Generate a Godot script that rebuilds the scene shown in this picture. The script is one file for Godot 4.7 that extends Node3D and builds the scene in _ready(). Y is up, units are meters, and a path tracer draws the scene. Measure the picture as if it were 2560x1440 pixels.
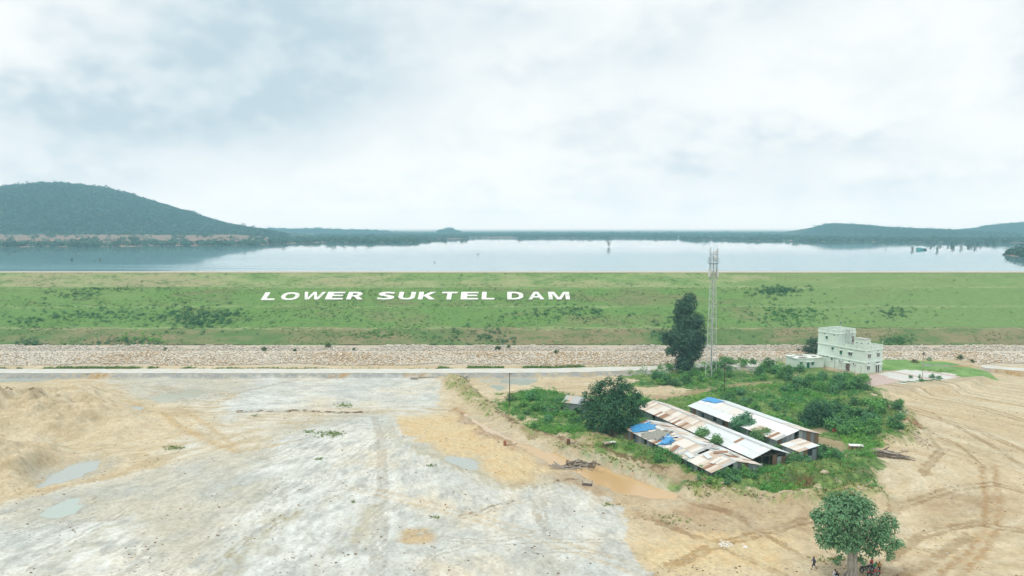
extends Node3D
# An earth dam with its name laid out in white letters, the reservoir behind it, and a building site with tin sheds before it.
# Metres, y up. The site datum is y = 0; the survey helpers turn a bearing read off the photograph into a place on the ground.

const EYE := Vector3(0, 42, 0)
const TILT := 0.08412
const LENS := 1707.0
const GX0 := -176.0
const GZ0 := -62.0
const GW := 352.0
const GD := 156.0
const MW := 1024
const MH := 454
const CELL := 0.6

var rng := RandomNumberGenerator.new()
var n_soft := FastNoiseLite.new()
var n_fine := FastNoiseLite.new()
var n_ridge := FastNoiseLite.new()
var mats := {}
var masks := {}
var hgrid := PackedFloat32Array()
var hw := 0
var hh := 0
var used := {}

# ---------------------------------------------------------------- survey
func bearing(px: float, py: float) -> Vector3:
	var a := (px - 1280.0) / LENS
	var b := (720.0 - py) / LENS
	return Vector3(a, b * cos(TILT) - sin(TILT), -b * sin(TILT) - cos(TILT))

func at(px: float, py: float, y := 0.0) -> Vector3:
	var d := bearing(px, py)
	return EYE + d * ((y - EYE.y) / d.y)

func over(px: float, py: float, z: float) -> Vector3:
	var d := bearing(px, py)
	return EYE + d * (z / d.z)

func on_ground(px: float, py: float) -> Vector3:
	var p := at(px, py)
	for i in 4:
		p = at(px, py, gy(p.x, p.z))
	return p

const DAM := [Vector2(-205.5, 0.2), Vector2(-209, 0.3), Vector2(-215.5, 3.1), Vector2(-217, 3.15), Vector2(-219, 4.8), Vector2(-220, 4.85), Vector2(-229.23, 8.82), Vector2(-231.73, 8.85), Vector2(-244.93, 14.56), Vector2(-247.43, 14.6), Vector2(-260.13, 20.08), Vector2(-262.63, 20.12), Vector2(-274.04, 25.04), Vector2(-281, 25.1), Vector2(-310, 10)]

func dam_y(z: float) -> float:
	for i in DAM.size() - 1:
		if z <= DAM[i].x and z >= DAM[i + 1].x:
			return lerpf(DAM[i].y, DAM[i + 1].y, (z - DAM[i].x) / (DAM[i + 1].x - DAM[i].x))
	return 0.0

func on_dam(px: float, py: float) -> Vector3:
	var d := bearing(px, py)
	for i in range(1, 13):
		var p: Vector2 = DAM[i]
		var q: Vector2 = DAM[i + 1]
		var fa := EYE.y + d.y / d.z * p.x - p.y
		var fb := EYE.y + d.y / d.z * q.x - q.y
		if fa >= 0.0 and fb < 0.0:
			var z := lerpf(p.x, q.x, fa / (fa - fb))
			return EYE + d * (z / d.z)
	return over(px, py, -274.0)

func gy(x: float, z: float) -> float:
	var fx := clampf((x - GX0) / CELL, 0.0, hw - 1.01)
	var fz := clampf((GZ0 - z) / CELL, 0.0, hh - 1.01)
	var i := int(fx)
	var k := int(fz)
	var u := fx - i
	var v := fz - k
	var r := k * hw + i
	return lerpf(lerpf(hgrid[r], hgrid[r + 1], u), lerpf(hgrid[r + hw], hgrid[r + hw + 1], u), v)

func mask(called: String, x: float, z: float) -> float:
	var i := clampi(int((x - GX0) / GW * MW), 0, MW - 1)
	var k := clampi(int((GZ0 - z) / GD * MH), 0, MH - 1)
	return masks[called][k * MW + i] / 255.0

# ---------------------------------------------------------------- nodes
func numbered(called: String) -> String:
	var n: int = used.get(called, 0)
	used[called] = n + 1
	return called if n == 0 else "%s_%03d" % [called, n]

func thing(called: String, label: String, category: String, where := Vector3.ZERO, turn := 0.0, group := "") -> Node3D:
	var o := Node3D.new()
	o.name = numbered(called)
	add_child(o)
	o.position = where
	o.rotation.y = turn
	tag(o, label, category, group)
	return o

func tag(o: Node, label: String, category: String, group := "", kind := "") -> Node:
	if label:
		o.set_meta("label", label)
	if category:
		o.set_meta("category", category)
	if group:
		o.set_meta("group", group)
	if kind:
		o.set_meta("kind", kind)
	elif category and not o.has_meta("kind"):
		o.set_meta("kind", "thing")
	return o

func part(called: String, mesh: Mesh, m: Material, parent: Node = null, where := Vector3.ZERO, turn := Vector3.ZERO) -> MeshInstance3D:
	var o := MeshInstance3D.new()
	o.mesh = mesh
	o.material_override = m
	o.position = where
	o.rotation = turn
	if parent == null:
		o.name = numbered(called)
		add_child(o)
	else:
		o.name = called
		parent.add_child(o, true)
	return o

func struct(called: String, mesh: Mesh, m: Material, label: String, category := "") -> MeshInstance3D:
	var o := part(called, mesh, m)
	o.set_meta("kind", "structure")
	tag(o, label, category if category else called.replace("_", " "))
	return o

func copy(o: Node3D, label := "", group := "") -> Node3D:
	var c: Node3D = o.duplicate()
	var base := String(o.name)
	if base.length() > 4 and base.substr(base.length() - 4, 1) == "_" and base.right(3).is_valid_int():
		base = base.left(base.length() - 4)
	c.name = numbered(base)
	add_child(c)
	if label:
		c.set_meta("label", label)
	if group:
		c.set_meta("group", group)
	return c

func swarm(called: String, mesh: Mesh, m: Material, places: Array, tints: Array, parent: Node = null) -> MultiMeshInstance3D:
	var mm := MultiMesh.new()
	mm.transform_format = MultiMesh.TRANSFORM_3D
	mm.use_colors = true
	mm.mesh = mesh
	mm.instance_count = places.size()
	for i in places.size():
		mm.set_instance_transform(i, places[i])
		mm.set_instance_color(i, tints[i])
	var o := MultiMeshInstance3D.new()
	o.multimesh = mm
	o.material_override = m
	o.set_meta("kind", "stuff")
	if parent == null:
		o.name = numbered(called)
		add_child(o)
	else:
		o.name = called
		parent.add_child(o, true)
	return o

# ---------------------------------------------------------------- materials
func lin(r: float, g: float, b: float) -> Color:
	return Color(r, g, b).linear_to_srgb()

func plain(key: String, r: float, g: float, b: float, rough := 0.85, metal := 0.0, spec := 0.4) -> StandardMaterial3D:
	if mats.has(key):
		return mats[key]
	var m := StandardMaterial3D.new()
	m.resource_name = key
	m.albedo_color = lin(r, g, b)
	m.roughness = rough
	m.metallic = metal
	m.metallic_specular = spec
	mats[key] = m
	return m

func noise_tex(noise: FastNoiseLite, size: int, ramp: Array, bump := false) -> Texture2D:
	var im := noise.get_seamless_image(size, size)
	im.convert(Image.FORMAT_L8)
	if bump:
		im.convert(Image.FORMAT_RGBA8)
		im.bump_map_to_normal_map(6.0)
		return ImageTexture.create_from_image(im)
	var data := im.get_data()
	var out := PackedByteArray()
	out.resize(size * size * 3)
	for i in size * size:
		var t := data[i] / 255.0 * (ramp.size() - 1)
		var k := mini(int(t), ramp.size() - 2)
		var c: Color = ramp[k].lerp(ramp[k + 1], t - k)
		out[i * 3] = int(clampf(c.r, 0, 1) * 255)
		out[i * 3 + 1] = int(clampf(c.g, 0, 1) * 255)
		out[i * 3 + 2] = int(clampf(c.b, 0, 1) * 255)
	return ImageTexture.create_from_image(Image.create_from_data(size, size, false, Image.FORMAT_RGB8, out))

func mottled(key: String, ramp: Array, scale: Vector3, rough := 0.85, freq := 0.02, metal := 0.0) -> StandardMaterial3D:
	if mats.has(key):
		return mats[key]
	var f := FastNoiseLite.new()
	f.seed = key.hash() & 0xffff
	f.frequency = freq
	f.fractal_octaves = 5
	var m := StandardMaterial3D.new()
	m.resource_name = key
	m.albedo_texture = noise_tex(f, 192, ramp)
	m.uv1_triplanar = true
	m.uv1_scale = scale
	m.roughness = rough
	m.metallic = metal
	mats[key] = m
	return m

func leafy(key: String, r: float, g: float, b: float, through := 0.25) -> StandardMaterial3D:
	if mats.has(key):
		return mats[key]
	var m := plain(key, r, g, b, 0.75, 0.0, 0.15)
	m.vertex_color_use_as_albedo = true
	m.cull_mode = BaseMaterial3D.CULL_DISABLED
	m.backlight_enabled = true
	m.backlight = Color(through, through, through * 0.6)
	return m

# ---------------------------------------------------------------- shapes
func tool() -> SurfaceTool:
	var st := SurfaceTool.new()
	st.begin(Mesh.PRIMITIVE_TRIANGLES)
	return st

func quad(st: SurfaceTool, a: Vector3, b: Vector3, c: Vector3, d: Vector3) -> void:
	# clockwise seen from the front
	var n := (c - a).cross(b - a).normalized()
	for p in [a, b, c, a, c, d]:
		st.set_normal(n)
		st.add_vertex(p)

func box(st: SurfaceTool, lo: Vector3, hi: Vector3, t := Transform3D()) -> void:
	var v := []
	for i in 8:
		v.append(t * Vector3(hi.x if i & 1 else lo.x, hi.y if i & 2 else lo.y, hi.z if i & 4 else lo.z))
	for f in [[4, 6, 7, 5], [1, 3, 2, 0], [0, 2, 6, 4], [5, 7, 3, 1], [2, 3, 7, 6], [0, 4, 5, 1]]:
		quad(st, v[f[0]], v[f[1]], v[f[2]], v[f[3]])

func box_mesh(lo: Vector3, hi: Vector3) -> ArrayMesh:
	var st := tool()
	box(st, lo, hi)
	return st.commit()

func tube(st: SurfaceTool, pts: Array, radii: Array, sides := 7, cap := true) -> void:
	var rings := []
	var side := Vector3.ZERO
	for i in pts.size():
		var a: Vector3 = pts[maxi(i - 1, 0)]
		var b: Vector3 = pts[mini(i + 1, pts.size() - 1)]
		var d := (b - a).normalized()
		if side == Vector3.ZERO:
			side = d.cross(Vector3.UP if absf(d.y) < 0.9 else Vector3.RIGHT).normalized()
		side = (side - d * side.dot(d)).normalized()
		var other := d.cross(side)
		var ring := []
		for k in sides:
			var w := TAU * k / sides
			ring.append([pts[i] + (side * cos(w) + other * sin(w)) * radii[i], side * cos(w) + other * sin(w)])
		rings.append(ring)
	for i in pts.size() - 1:
		for k in sides:
			var l := (k + 1) % sides
			for e in [rings[i][k], rings[i + 1][k], rings[i + 1][l], rings[i][k], rings[i + 1][l], rings[i][l]]:
				st.set_normal(e[1])
				st.add_vertex(e[0])
	if cap:
		for end in [0, pts.size() - 1]:
			var c: Vector3 = pts[end]
			var n: Vector3 = (pts[0] - pts[1]).normalized() if end == 0 else (pts[end] - pts[end - 1]).normalized()
			for k in sides:
				var l := (k + 1) % sides
				var e := [c, rings[end][l][0], rings[end][k][0]] if end > 0 else [c, rings[end][k][0], rings[end][l][0]]
				for p in e:
					st.set_normal(n)
					st.add_vertex(p)

func bar_mesh(a: Vector3, b: Vector3, r: float, sides := 6, r2 := -1.0) -> ArrayMesh:
	var st := tool()
	tube(st, [a, b], [r, r if r2 < 0 else r2], sides)
	return st.commit()

func lump_mesh(seed_: int, rough := 0.25, squash := 0.7) -> ArrayMesh:
	# a rough stone: a subdivided octahedron pushed about
	var g := RandomNumberGenerator.new()
	g.seed = seed_
	var st := tool()
	var cache := {}
	var dirs := []
	for a in [Vector3.RIGHT, Vector3.LEFT]:
		for b in [Vector3.UP, Vector3.DOWN]:
			for c in [Vector3.FORWARD, Vector3.BACK]:
				var ab: Vector3 = (a + b).normalized()
				var bc: Vector3 = (b + c).normalized()
				var ca: Vector3 = (c + a).normalized()
				dirs.append_array([[a, ab, ca], [ab, b, bc], [ca, bc, c], [ab, bc, ca]])
	for t in dirs:
		var p := []
		for d: Vector3 in t:
			var key := Vector3i(d * 100)
			if not cache.has(key):
				cache[key] = d * (1.0 + g.randf_range(-rough, rough)) * Vector3(1, squash, 1)
			p.append(cache[key])
		var n: Vector3 = (p[2] - p[0]).cross(p[1] - p[0])
		if n.dot(p[0]) < 0:
			p = [p[0], p[2], p[1]]
			n = -n
		for q in p:
			st.set_normal(n.normalized())
			st.add_vertex(q)
	return st.commit()

func leaf(st: SurfaceTool, at_: Vector3, out_: Vector3, along: Vector3, length: float, width: float, tint: Color) -> void:
	# a folded leaf blade of four triangles
	var d := (along - out_ * along.dot(out_)).normalized()
	if d.length() < 0.5:
		d = out_.cross(Vector3(0.31, 0.2, 0.9)).normalized()
	var s := d.cross(out_).normalized()
	var tip := at_ + d * length - out_ * length * 0.18
	var mid := at_ + d * length * 0.5
	var l := mid + s * width * 0.5 + out_ * width * 0.12
	var r := mid - s * width * 0.5 + out_ * width * 0.12
	st.set_color(tint)
	for t in [[at_, l, mid], [mid, l, tip], [at_, mid, r], [mid, tip, r]]:
		var n: Vector3 = (t[2] - t[0]).cross(t[1] - t[0]).normalized()
		var order := [0, 1, 2]
		if n.dot(out_) < 0:
			n = -n
			order = [0, 2, 1]
		for k in order:
			st.set_normal(n)
			st.add_vertex(t[k])

func puff(st: SurfaceTool, g: RandomNumberGenerator, c: Vector3, r: Vector3, count: int, length: float, fill := 0.35, tone := 0.3, hang := 0.0) -> void:
	# leaves through an ellipsoid, most of them near its skin, in sprays
	var i := 0
	while i < count:
		var d := Vector3(g.randfn(), g.randfn(), g.randfn()).normalized()
		var k := 1.0 - fill * g.randf() * g.randf() * 2.0
		var bump := 1.0 + 0.14 * n_soft.get_noise_3d(c.x * 3 + d.x * 22, c.y * 3 + d.y * 22, c.z + d.z * 22) * 2.0
		var p := c + d * r * k * bump
		var spray := g.randi_range(2, 4)
		var shade := 1.0 + tone * (g.randf() - 0.5)
		for s in spray:
			var out_ := (d * 0.7 + Vector3(g.randf_range(-0.5, 0.5), g.randf_range(0.1, 0.9), g.randf_range(-0.5, 0.5))).normalized()
			var along := Vector3(g.randf_range(-1, 1), g.randf_range(-0.7, 0.25) - hang, g.randf_range(-1, 1)) + d * 0.7
			var q := shade * g.randf_range(0.85, 1.15)
			leaf(st, p + Vector3(g.randf_range(-1, 1), g.randf_range(-1, 1), g.randf_range(-1, 1)) * length * 0.5, out_, along, length * g.randf_range(0.7, 1.25), length * g.randf_range(0.45, 0.6), Color(q * g.randf_range(0.92, 1.1), q, q * g.randf_range(0.9, 1.05)))
		i += spray

func clump_mesh(seed_: int, count: int, length: float, r := Vector3(1, 0.8, 1)) -> ArrayMesh:
	var g := RandomNumberGenerator.new()
	g.seed = seed_
	var st := tool()
	puff(st, g, Vector3(0, r.y * 0.75, 0), r, count, length, 0.5, 0.35)
	return st.commit()

func tuft_mesh(seed_: int, blades: int, h: float, spread: float) -> ArrayMesh:
	var g := RandomNumberGenerator.new()
	g.seed = seed_
	var st := tool()
	for i in blades:
		var w := g.randf() * TAU
		var o := Vector3(cos(w), 0, sin(w)) * spread * g.randf()
		var tip := o * 1.8 + Vector3(g.randf_range(-0.2, 0.2), h * g.randf_range(0.6, 1.1), g.randf_range(-0.2, 0.2))
		var s := Vector3(cos(w * 3.1), 0, sin(w * 3.1)) * h * 0.1
		var q := g.randf_range(0.8, 1.2)
		st.set_color(Color(q, q, q))
		var face := [o - s, tip, o + s]
		var n: Vector3 = (face[2] - face[0]).cross(face[1] - face[0]).normalized()
		if n.y < 0:
			face = [o + s, tip, o - s]
			n = -n
		n = (n + Vector3.UP * 0.6).normalized()
		for p in face:
			st.set_normal(n)
			st.add_vertex(p)
	return st.commit()

# ---------------------------------------------------------------- sky
const VEILS := [[660, 140, 300, 190, 0.72], [600, 290, 190, 70, 0.6], [760, 60, 340, 150, 0.42], [120, 360, 340, 80, 0.6], [330, 340, 260, 70, 0.45], [420, 160, 200, 130, 0.3], [900, 220, 190, 70, 0.45], [180, 470, 300, 40, 0.35], [1400, 160, 110, 60, 0.28], [1640, 150, 120, 70, 0.2], [1790, 430, 260, 60, 0.3], [2080, 370, 220, 34, 0.34], [2570, 210, 90, 90, 0.55], [1240, 30, 170, 50, 0.3], [1880, 50, 200, 60, 0.22], [2330, 470, 260, 40, 0.2], [1560, 330, 200, 60, 0.15], [1700, 520, 700, 30, 0.12]]
var sky_rows := []

func sky_row(k: int) -> void:
	var w := 2048
	var el := 90.0 - (k + 0.5) * 180.0 / 1024.0
	var row := PackedFloat32Array()
	row.resize(w * 3)
	var e := maxf(el, 0.0)
	var y := sin(deg_to_rad(e))
	for i in w:
		var az := wrapf((i + 0.5) * 360.0 / w, -180.0, 180.0)
		var c := Vector3(0.3, 0.28, 0.24)
		if el > -0.3:
			var ce := cos(deg_to_rad(e))
			var dx := sin(deg_to_rad(az)) * ce
			var dz := -cos(deg_to_rad(az)) * ce
			var flat := 1.0 / (y + 0.42)
			var p := Vector3(dx * flat, 0, dz * flat) * 110.0
			var a := n_soft.get_noise_2d(p.x, p.z)
			var b := n_soft.get_noise_2d(p.x * 2.7 + 300, p.z * 2.7)
			var t := n_soft.get_noise_2d(p.x * 8.0, p.z * 8.0 + 90)
			var d := clampf(0.16 + a * 0.9 + b * 0.22, 0.0, 1.0) * 0.42
			if absf(az) < 48.0 and e < 24.0:
				var ta := tan(deg_to_rad(az))
				var px := 1280.0 + LENS * ta + b * 90.0 + t * 35.0
				var py := 720.0 - LENS * tan(deg_to_rad(el + 4.82)) + a * 30.0 + t * 30.0
				var veil := 0.0
				for v in VEILS:
					var u := Vector2((px - v[0]) / v[2], (py - v[1]) / v[3]).length_squared()
					if u < 5.0:
						veil += v[4] * exp(-u)
				var inside := smoothstep(48.0, 38.0, absf(az)) * smoothstep(24.0, 19.0, e)
				d = lerpf(d, clampf((1.0 - exp(-veil * 1.6)) * (1.0 + 0.26 * t + 0.3 * b) + maxf(0.0, 0.05 + 0.26 * b + 0.09 * t), 0, 1), inside)
			d = clampf(d + t * 0.015, 0.0, 1.0)
			c = Vector3(0.965, 1.01, 1.02).lerp(Vector3(0.565, 0.72, 0.80), d)
			c = c.lerp(Vector3(0.83, 0.94, 0.965), exp(-e / 2.6) * 0.9)
			# sky raised to offset the haze; overhead brightened to lift airlight and ground light
			var clear := exp(-0.00037 * minf(4665.0 / maxf(cos(deg_to_rad(clampf(az, -52.0, 52.0))), 0.6), 127.4 / maxf(y, 0.001)))
			c = (c - Vector3(0.25, 0.5, 0.575) * (1.0 - clear)) / clear / 1.03
			c *= 1.0 + 0.65 * smoothstep(16.0, 75.0, e)
		row[i * 3] = c.x
		row[i * 3 + 1] = c.y
		row[i * 3 + 2] = c.z
	sky_rows[k] = row.to_byte_array()

func make_sky() -> PanoramaSkyMaterial:
	sky_rows.resize(1024)
	var job := WorkerThreadPool.add_group_task(sky_row, 1024)
	WorkerThreadPool.wait_for_group_task_completion(job)
	var data := PackedByteArray()
	for r in sky_rows:
		data.append_array(r)
	var m := PanoramaSkyMaterial.new()
	m.panorama = ImageTexture.create_from_image(Image.create_from_data(2048, 1024, false, Image.FORMAT_RGBF, data))
	return m

# ---------------------------------------------------------------- ground cover masks (areas surveyed on the ground)
func cell_of(p: Vector3) -> Vector2:
	return Vector2((p.x - GX0) / GW * MW, (GZ0 - p.z) / GD * MH)

func fill(im: Image, poly: Array, value: float, y := 0.0) -> void:
	var pts := []
	for i in range(0, poly.size(), 2):
		pts.append(cell_of(at(poly[i], poly[i + 1], y)))
	fill_cells(im, pts, value)

func fill_cells(im: Image, pts: Array, value: float) -> void:
	var lo := 1e9
	var hi := -1e9
	for p in pts:
		lo = minf(lo, p.y)
		hi = maxf(hi, p.y)
	for k in range(maxi(int(lo), 0), mini(int(hi) + 1, MH)):
		var xs := []
		for i in pts.size():
			var a: Vector2 = pts[i]
			var b: Vector2 = pts[(i + 1) % pts.size()]
			if (a.y <= k + 0.5) != (b.y <= k + 0.5):
				xs.append(a.x + (k + 0.5 - a.y) / (b.y - a.y) * (b.x - a.x))
		xs.sort()
		for j in range(0, xs.size() - 1, 2):
			var x0 := clampi(int(round(xs[j])), 0, MW)
			var x1 := clampi(int(round(xs[j + 1])), 0, MW)
			if x1 > x0:
				im.fill_rect(Rect2i(x0, k, x1 - x0, 1), Color(value, value, value))

func trail(im: Image, path: Array, width: float, value: float, y := 0.0) -> void:
	for i in range(0, path.size() - 2, 2):
		var a := cell_of(at(path[i], path[i + 1], y))
		var b := cell_of(at(path[i + 2], path[i + 3], y))
		var steps := int(a.distance_to(b) * 1.5) + 1
		var w := width / GW * MW
		for s in steps:
			var p := a.lerp(b, float(s) / steps)
			im.fill_rect(Rect2i(int(p.x - w * 0.5), int(p.y - w * 0.5), maxi(1, int(w)), maxi(1, int(w))), Color(value, value, value))

func soften(im: Image, k: int) -> PackedByteArray:
	if k > 1:
		var half := k / 2
		im.resize(MW / k, MH / k, Image.INTERPOLATE_TRILINEAR)
		im.resize(MW, MH, Image.INTERPOLATE_CUBIC)
	return im.get_data().slice(0, MW * MH)

func area(called: String, polys: Array, k: int, y := 0.0) -> void:
	var im := Image.create(MW, MH, false, Image.FORMAT_L8)
	for p in polys:
		fill(im, p, 1.0, y)
	if k > 1:
		im.generate_mipmaps()
	masks[called] = soften(im, k)

func tracks(called: String, paths: Array, k: int) -> void:
	var im := Image.create(MW, MH, false, Image.FORMAT_L8)
	for p in paths:
		trail(im, p[0], p[1], p[2])
	if k > 1:
		im.generate_mipmaps()
	masks[called] = soften(im, k)

const GREEN := [1242, 1010, 1262, 985, 1330, 978, 1420, 983, 1452, 996, 1590, 990, 1640, 1000, 1720, 994, 1700, 965, 1590, 968, 1566, 950, 1640, 926, 1760, 918, 1880, 892, 1960, 896, 1985, 930, 2052, 930, 2160, 957, 2206, 992, 2218, 1015, 2284, 1050, 2274, 1080, 2205, 1108, 2172, 1140, 2196, 1190, 2192, 1228, 2105, 1240, 1990, 1252, 1850, 1242, 1730, 1228, 1690, 1205, 1620, 1175, 1560, 1152, 1490, 1135, 1425, 1098, 1335, 1078, 1275, 1050]
const PIT := [1962, 1214, 1985, 1204, 2020, 1206, 2042, 1216, 2036, 1226, 2000, 1230, 1970, 1226]
const MUD := [1288, 1106, 1340, 1122, 1400, 1140, 1450, 1156, 1500, 1163, 1545, 1182, 1600, 1205, 1650, 1222, 1692, 1238, 1660, 1244, 1590, 1236, 1540, 1226, 1505, 1214, 1480, 1196, 1440, 1178, 1395, 1164, 1352, 1140, 1310, 1120]

func make_masks() -> void:
	area("silt", [[300, 948, 700, 940, 1090, 940, 1102, 975, 1095, 1025, 900, 1022, 760, 1030, 560, 1040, 545, 1010, 600, 985, 480, 975], [-700, 1700, -700, 1330, 0, 1265, 150, 1225, 330, 1185, 470, 1150, 620, 1130, 760, 1075, 880, 1040, 985, 1042, 1004, 1082, 1060, 1118, 1110, 1150, 1195, 1186, 1260, 1212, 1300, 1218, 1380, 1205, 1450, 1215, 1510, 1240, 1556, 1276, 1576, 1330, 1562, 1380, 1580, 1410, 1640, 1460, 1700, 1700]], 8)
	area("ash", [[560, 1040, 760, 1028, 1000, 1028, 990, 1048, 880, 1050, 760, 1085, 620, 1140, 470, 1160, 380, 1150, 480, 1090, 520, 1050], [230, 945, 600, 940, 640, 1030, 560, 1045, 420, 1010, 300, 985], [640, 1020, 1100, 1015, 1090, 1045, 640, 1060]], 16)
	area("silt_edge", [[1060, 1120, 1110, 1150, 1195, 1186, 1260, 1212, 1300, 1218, 1380, 1205, 1450, 1215, 1510, 1240, 1556, 1276, 1576, 1330, 1562, 1380, 1580, 1410, 1640, 1460, 1700, 1700, 900, 1700, 1000, 1200]], 2)
	area("white", [[180, 1440, 220, 1330, 330, 1290, 330, 1330, 420, 1350, 460, 1440], [500, 1330, 600, 1240, 800, 1180, 1000, 1180, 1010, 1300, 900, 1440, 600, 1440, 560, 1370], [0, 1440, 0, 1390, 180, 1310, 300, 1300, 400, 1440], [540, 1030, 570, 1000, 760, 990, 760, 1020], [620, 1160, 780, 1090, 930, 1060, 960, 1130, 800, 1170, 640, 1200]], 8)
	area("wet", [[0, 1330, 0, 1262, 120, 1235, 260, 1205, 470, 1150, 640, 1130, 700, 1150, 560, 1215, 440, 1330, 330, 1290, 190, 1310], [250, 945, 600, 940, 640, 975, 480, 1010, 340, 1000, 300, 975], [480, 1150, 540, 1130, 640, 1125, 560, 1170, 480, 1200, 300, 1235, 330, 1200], [560, 1220, 690, 1200, 700, 1250, 590, 1290, 440, 1330, 340, 1300, 480, 1260], [340, 1310, 540, 1280, 560, 1360, 430, 1440, 390, 1440], [1090, 1300, 1180, 1290, 1150, 1330, 1080, 1330], [880, 1360, 895, 1280, 950, 1260, 955, 1330, 920, 1370], [330, 960, 440, 975, 560, 1000, 380, 1000], [1010, 1100, 1060, 1115, 1110, 1145, 1210, 1178, 1270, 1215, 1240, 1220, 1130, 1170, 1040, 1140], [700, 1070, 880, 1030, 980, 1030, 800, 1075, 650, 1110], [0, 1320, 0, 1270, 130, 1235, 280, 1215, 240, 1260, 330, 1290, 180, 1320], [1340, 1180, 1440, 1180, 1520, 1225, 1500, 1250, 1400, 1225, 1290, 1222], [1280, 1400, 1400, 1380, 1440, 1440, 1300, 1440]], 8)
	area("pale", [[990, 1045, 1090, 1040, 1140, 1040, 1200, 1075, 1260, 1115, 1330, 1145, 1400, 1170, 1400, 1200, 1280, 1212, 1200, 1180, 1110, 1145, 1060, 1115, 1004, 1080], [1600, 1440, 1590, 1370, 1760, 1330, 1990, 1330, 1980, 1440]], 8)
	area("damp", [[1540, 1240, 1640, 1235, 1800, 1262, 2030, 1262, 2040, 1330, 1900, 1340, 1700, 1330, 1600, 1300], [1390, 1160, 1500, 1190, 1560, 1240, 1640, 1260, 1570, 1300, 1500, 1240, 1400, 1210, 1330, 1150], [2060, 1400, 2300, 1400, 2320, 1445, 2060, 1460], [2300, 1240, 2560, 1240, 2560, 1300, 2330, 1290], [1480, 1095, 1560, 1085, 1640, 1110, 1660, 1135, 1560, 1115, 1500, 1112]], 8)  # damp brown sand, plus painted shade on the ground round the broad tree
	area("green", [GREEN], 8)
	area("dry", [[1130, 945, 1165, 960, 1210, 1000, 1262, 1040, 1330, 1085, 1420, 1105, 1500, 1140, 1590, 1175, 1690, 1210, 1700, 1225, 1600, 1195, 1500, 1160, 1400, 1130, 1290, 1080, 1230, 1050, 1170, 1010, 1110, 960], [1690, 1215, 1830, 1238, 1960, 1246, 2120, 1238, 2190, 1200, 2200, 1240, 2230, 1270, 2100, 1275, 1900, 1268, 1740, 1250], [2150, 1005, 2225, 1010, 2300, 1050, 2290, 1100, 2200, 1120, 2170, 1080, 2210, 1060, 2160, 1030], [1880, 1225, 1960, 1180, 2060, 1165, 2160, 1150, 2190, 1195, 2100, 1220, 2000, 1225], [1425, 1098, 1500, 1098, 1600, 1125, 1690, 1160, 1740, 1200, 1690, 1205, 1560, 1152, 1490, 1135], [1690, 1195, 1800, 1210, 1900, 1215, 1890, 1240, 1730, 1230], [2150, 1000, 2230, 1040, 2215, 1060, 2130, 1035, 2110, 1010]], 4)
	area("bare", [[1606, 990, 1646, 1000, 1800, 978, 1930, 958, 1925, 952, 1800, 972, 1660, 988, 1625, 984], [1985, 1118, 2030, 1095, 2110, 1110, 2130, 1130, 2020, 1140, 1990, 1135], [1470, 1090, 1560, 1085, 1670, 1135, 1640, 1145, 1560, 1112, 1480, 1108], [1235, 1048, 1242, 1035, 1335, 1092, 1450, 1120, 1440, 1130, 1330, 1098], [2055, 932, 2100, 948, 2160, 940, 2090, 925], [1560, 1165, 1680, 1180, 1760, 1225, 1700, 1220], [2020, 1075, 2060, 1070, 2080, 1085, 2040, 1092]], 2)
	area("lawn", [[2170, 890, 2240, 889, 2330, 896, 2440, 921, 2500, 938, 2400, 943, 2330, 928, 2250, 926, 2170, 928]], 2, 1.6)
	area("pad", [[1960, 880, 2300, 880, 2430, 905, 2500, 938, 2420, 965, 2270, 980, 2150, 984, 2050, 960, 1960, 930]], 16, 1.6)
	area("channel", [MUD, [1140, 1020, 1146, 1018, 1180, 1045, 1225, 1070, 1272, 1094, 1300, 1108, 1290, 1112, 1262, 1098, 1215, 1074, 1172, 1050]], 4)
	area("pit", [PIT], 2)
	area("puddle", [[86, 1219, 130, 1190, 180, 1164, 232, 1152, 246, 1156, 236, 1172, 190, 1192, 130, 1212], [108, 1288, 128, 1270, 180, 1246, 202, 1250, 190, 1270, 150, 1294, 118, 1296], [384, 1000, 396, 988, 430, 984, 446, 990, 436, 1002, 404, 1007], [448, 990, 460, 977, 490, 973, 504, 982, 490, 993, 466, 996], [72, 1131, 92, 1116, 118, 1112, 124, 1121, 100, 1130], [304, 1025, 330, 1017, 348, 1020, 342, 1030, 320, 1031], [1114, 1143, 1130, 1138, 1170, 1146, 1196, 1162, 1198, 1172, 1176, 1172, 1144, 1162, 1120, 1152], [1250, 956, 1262, 948, 1310, 945, 1350, 946, 1330, 958, 1312, 964, 1280, 960], [1200, 952, 1222, 947, 1240, 950, 1230, 957], [1222, 966, 1240, 963, 1262, 970, 1250, 978], [0, 946, 60, 944, 130, 948, 90, 953, 0, 955]], 4)
	area("scar", [[18, 1026, 48, 1003, 66, 1012, 92, 1030, 120, 1052, 100, 1058, 70, 1040, 40, 1036], [0, 1025, 20, 1022, 30, 1046, 0, 1045], [130, 1034, 160, 1030, 162, 1038, 140, 1040], [1100, 950, 1140, 938, 1166, 936, 1168, 948, 1140, 950], [60, 938, 110, 933, 108, 940, 62, 943]], 2)
	var still := Image.create(MW, MH, false, Image.FORMAT_L8)
	var sum := PackedByteArray()
	sum.resize(MW * MH)
	for i in MW * MH:
		sum[i] = maxi(masks.channel[i], masks.puddle[i])
	still.set_data(MW, MH, false, Image.FORMAT_L8, sum)
	still.generate_mipmaps()
	masks["still"] = soften(still, 16)
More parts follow.
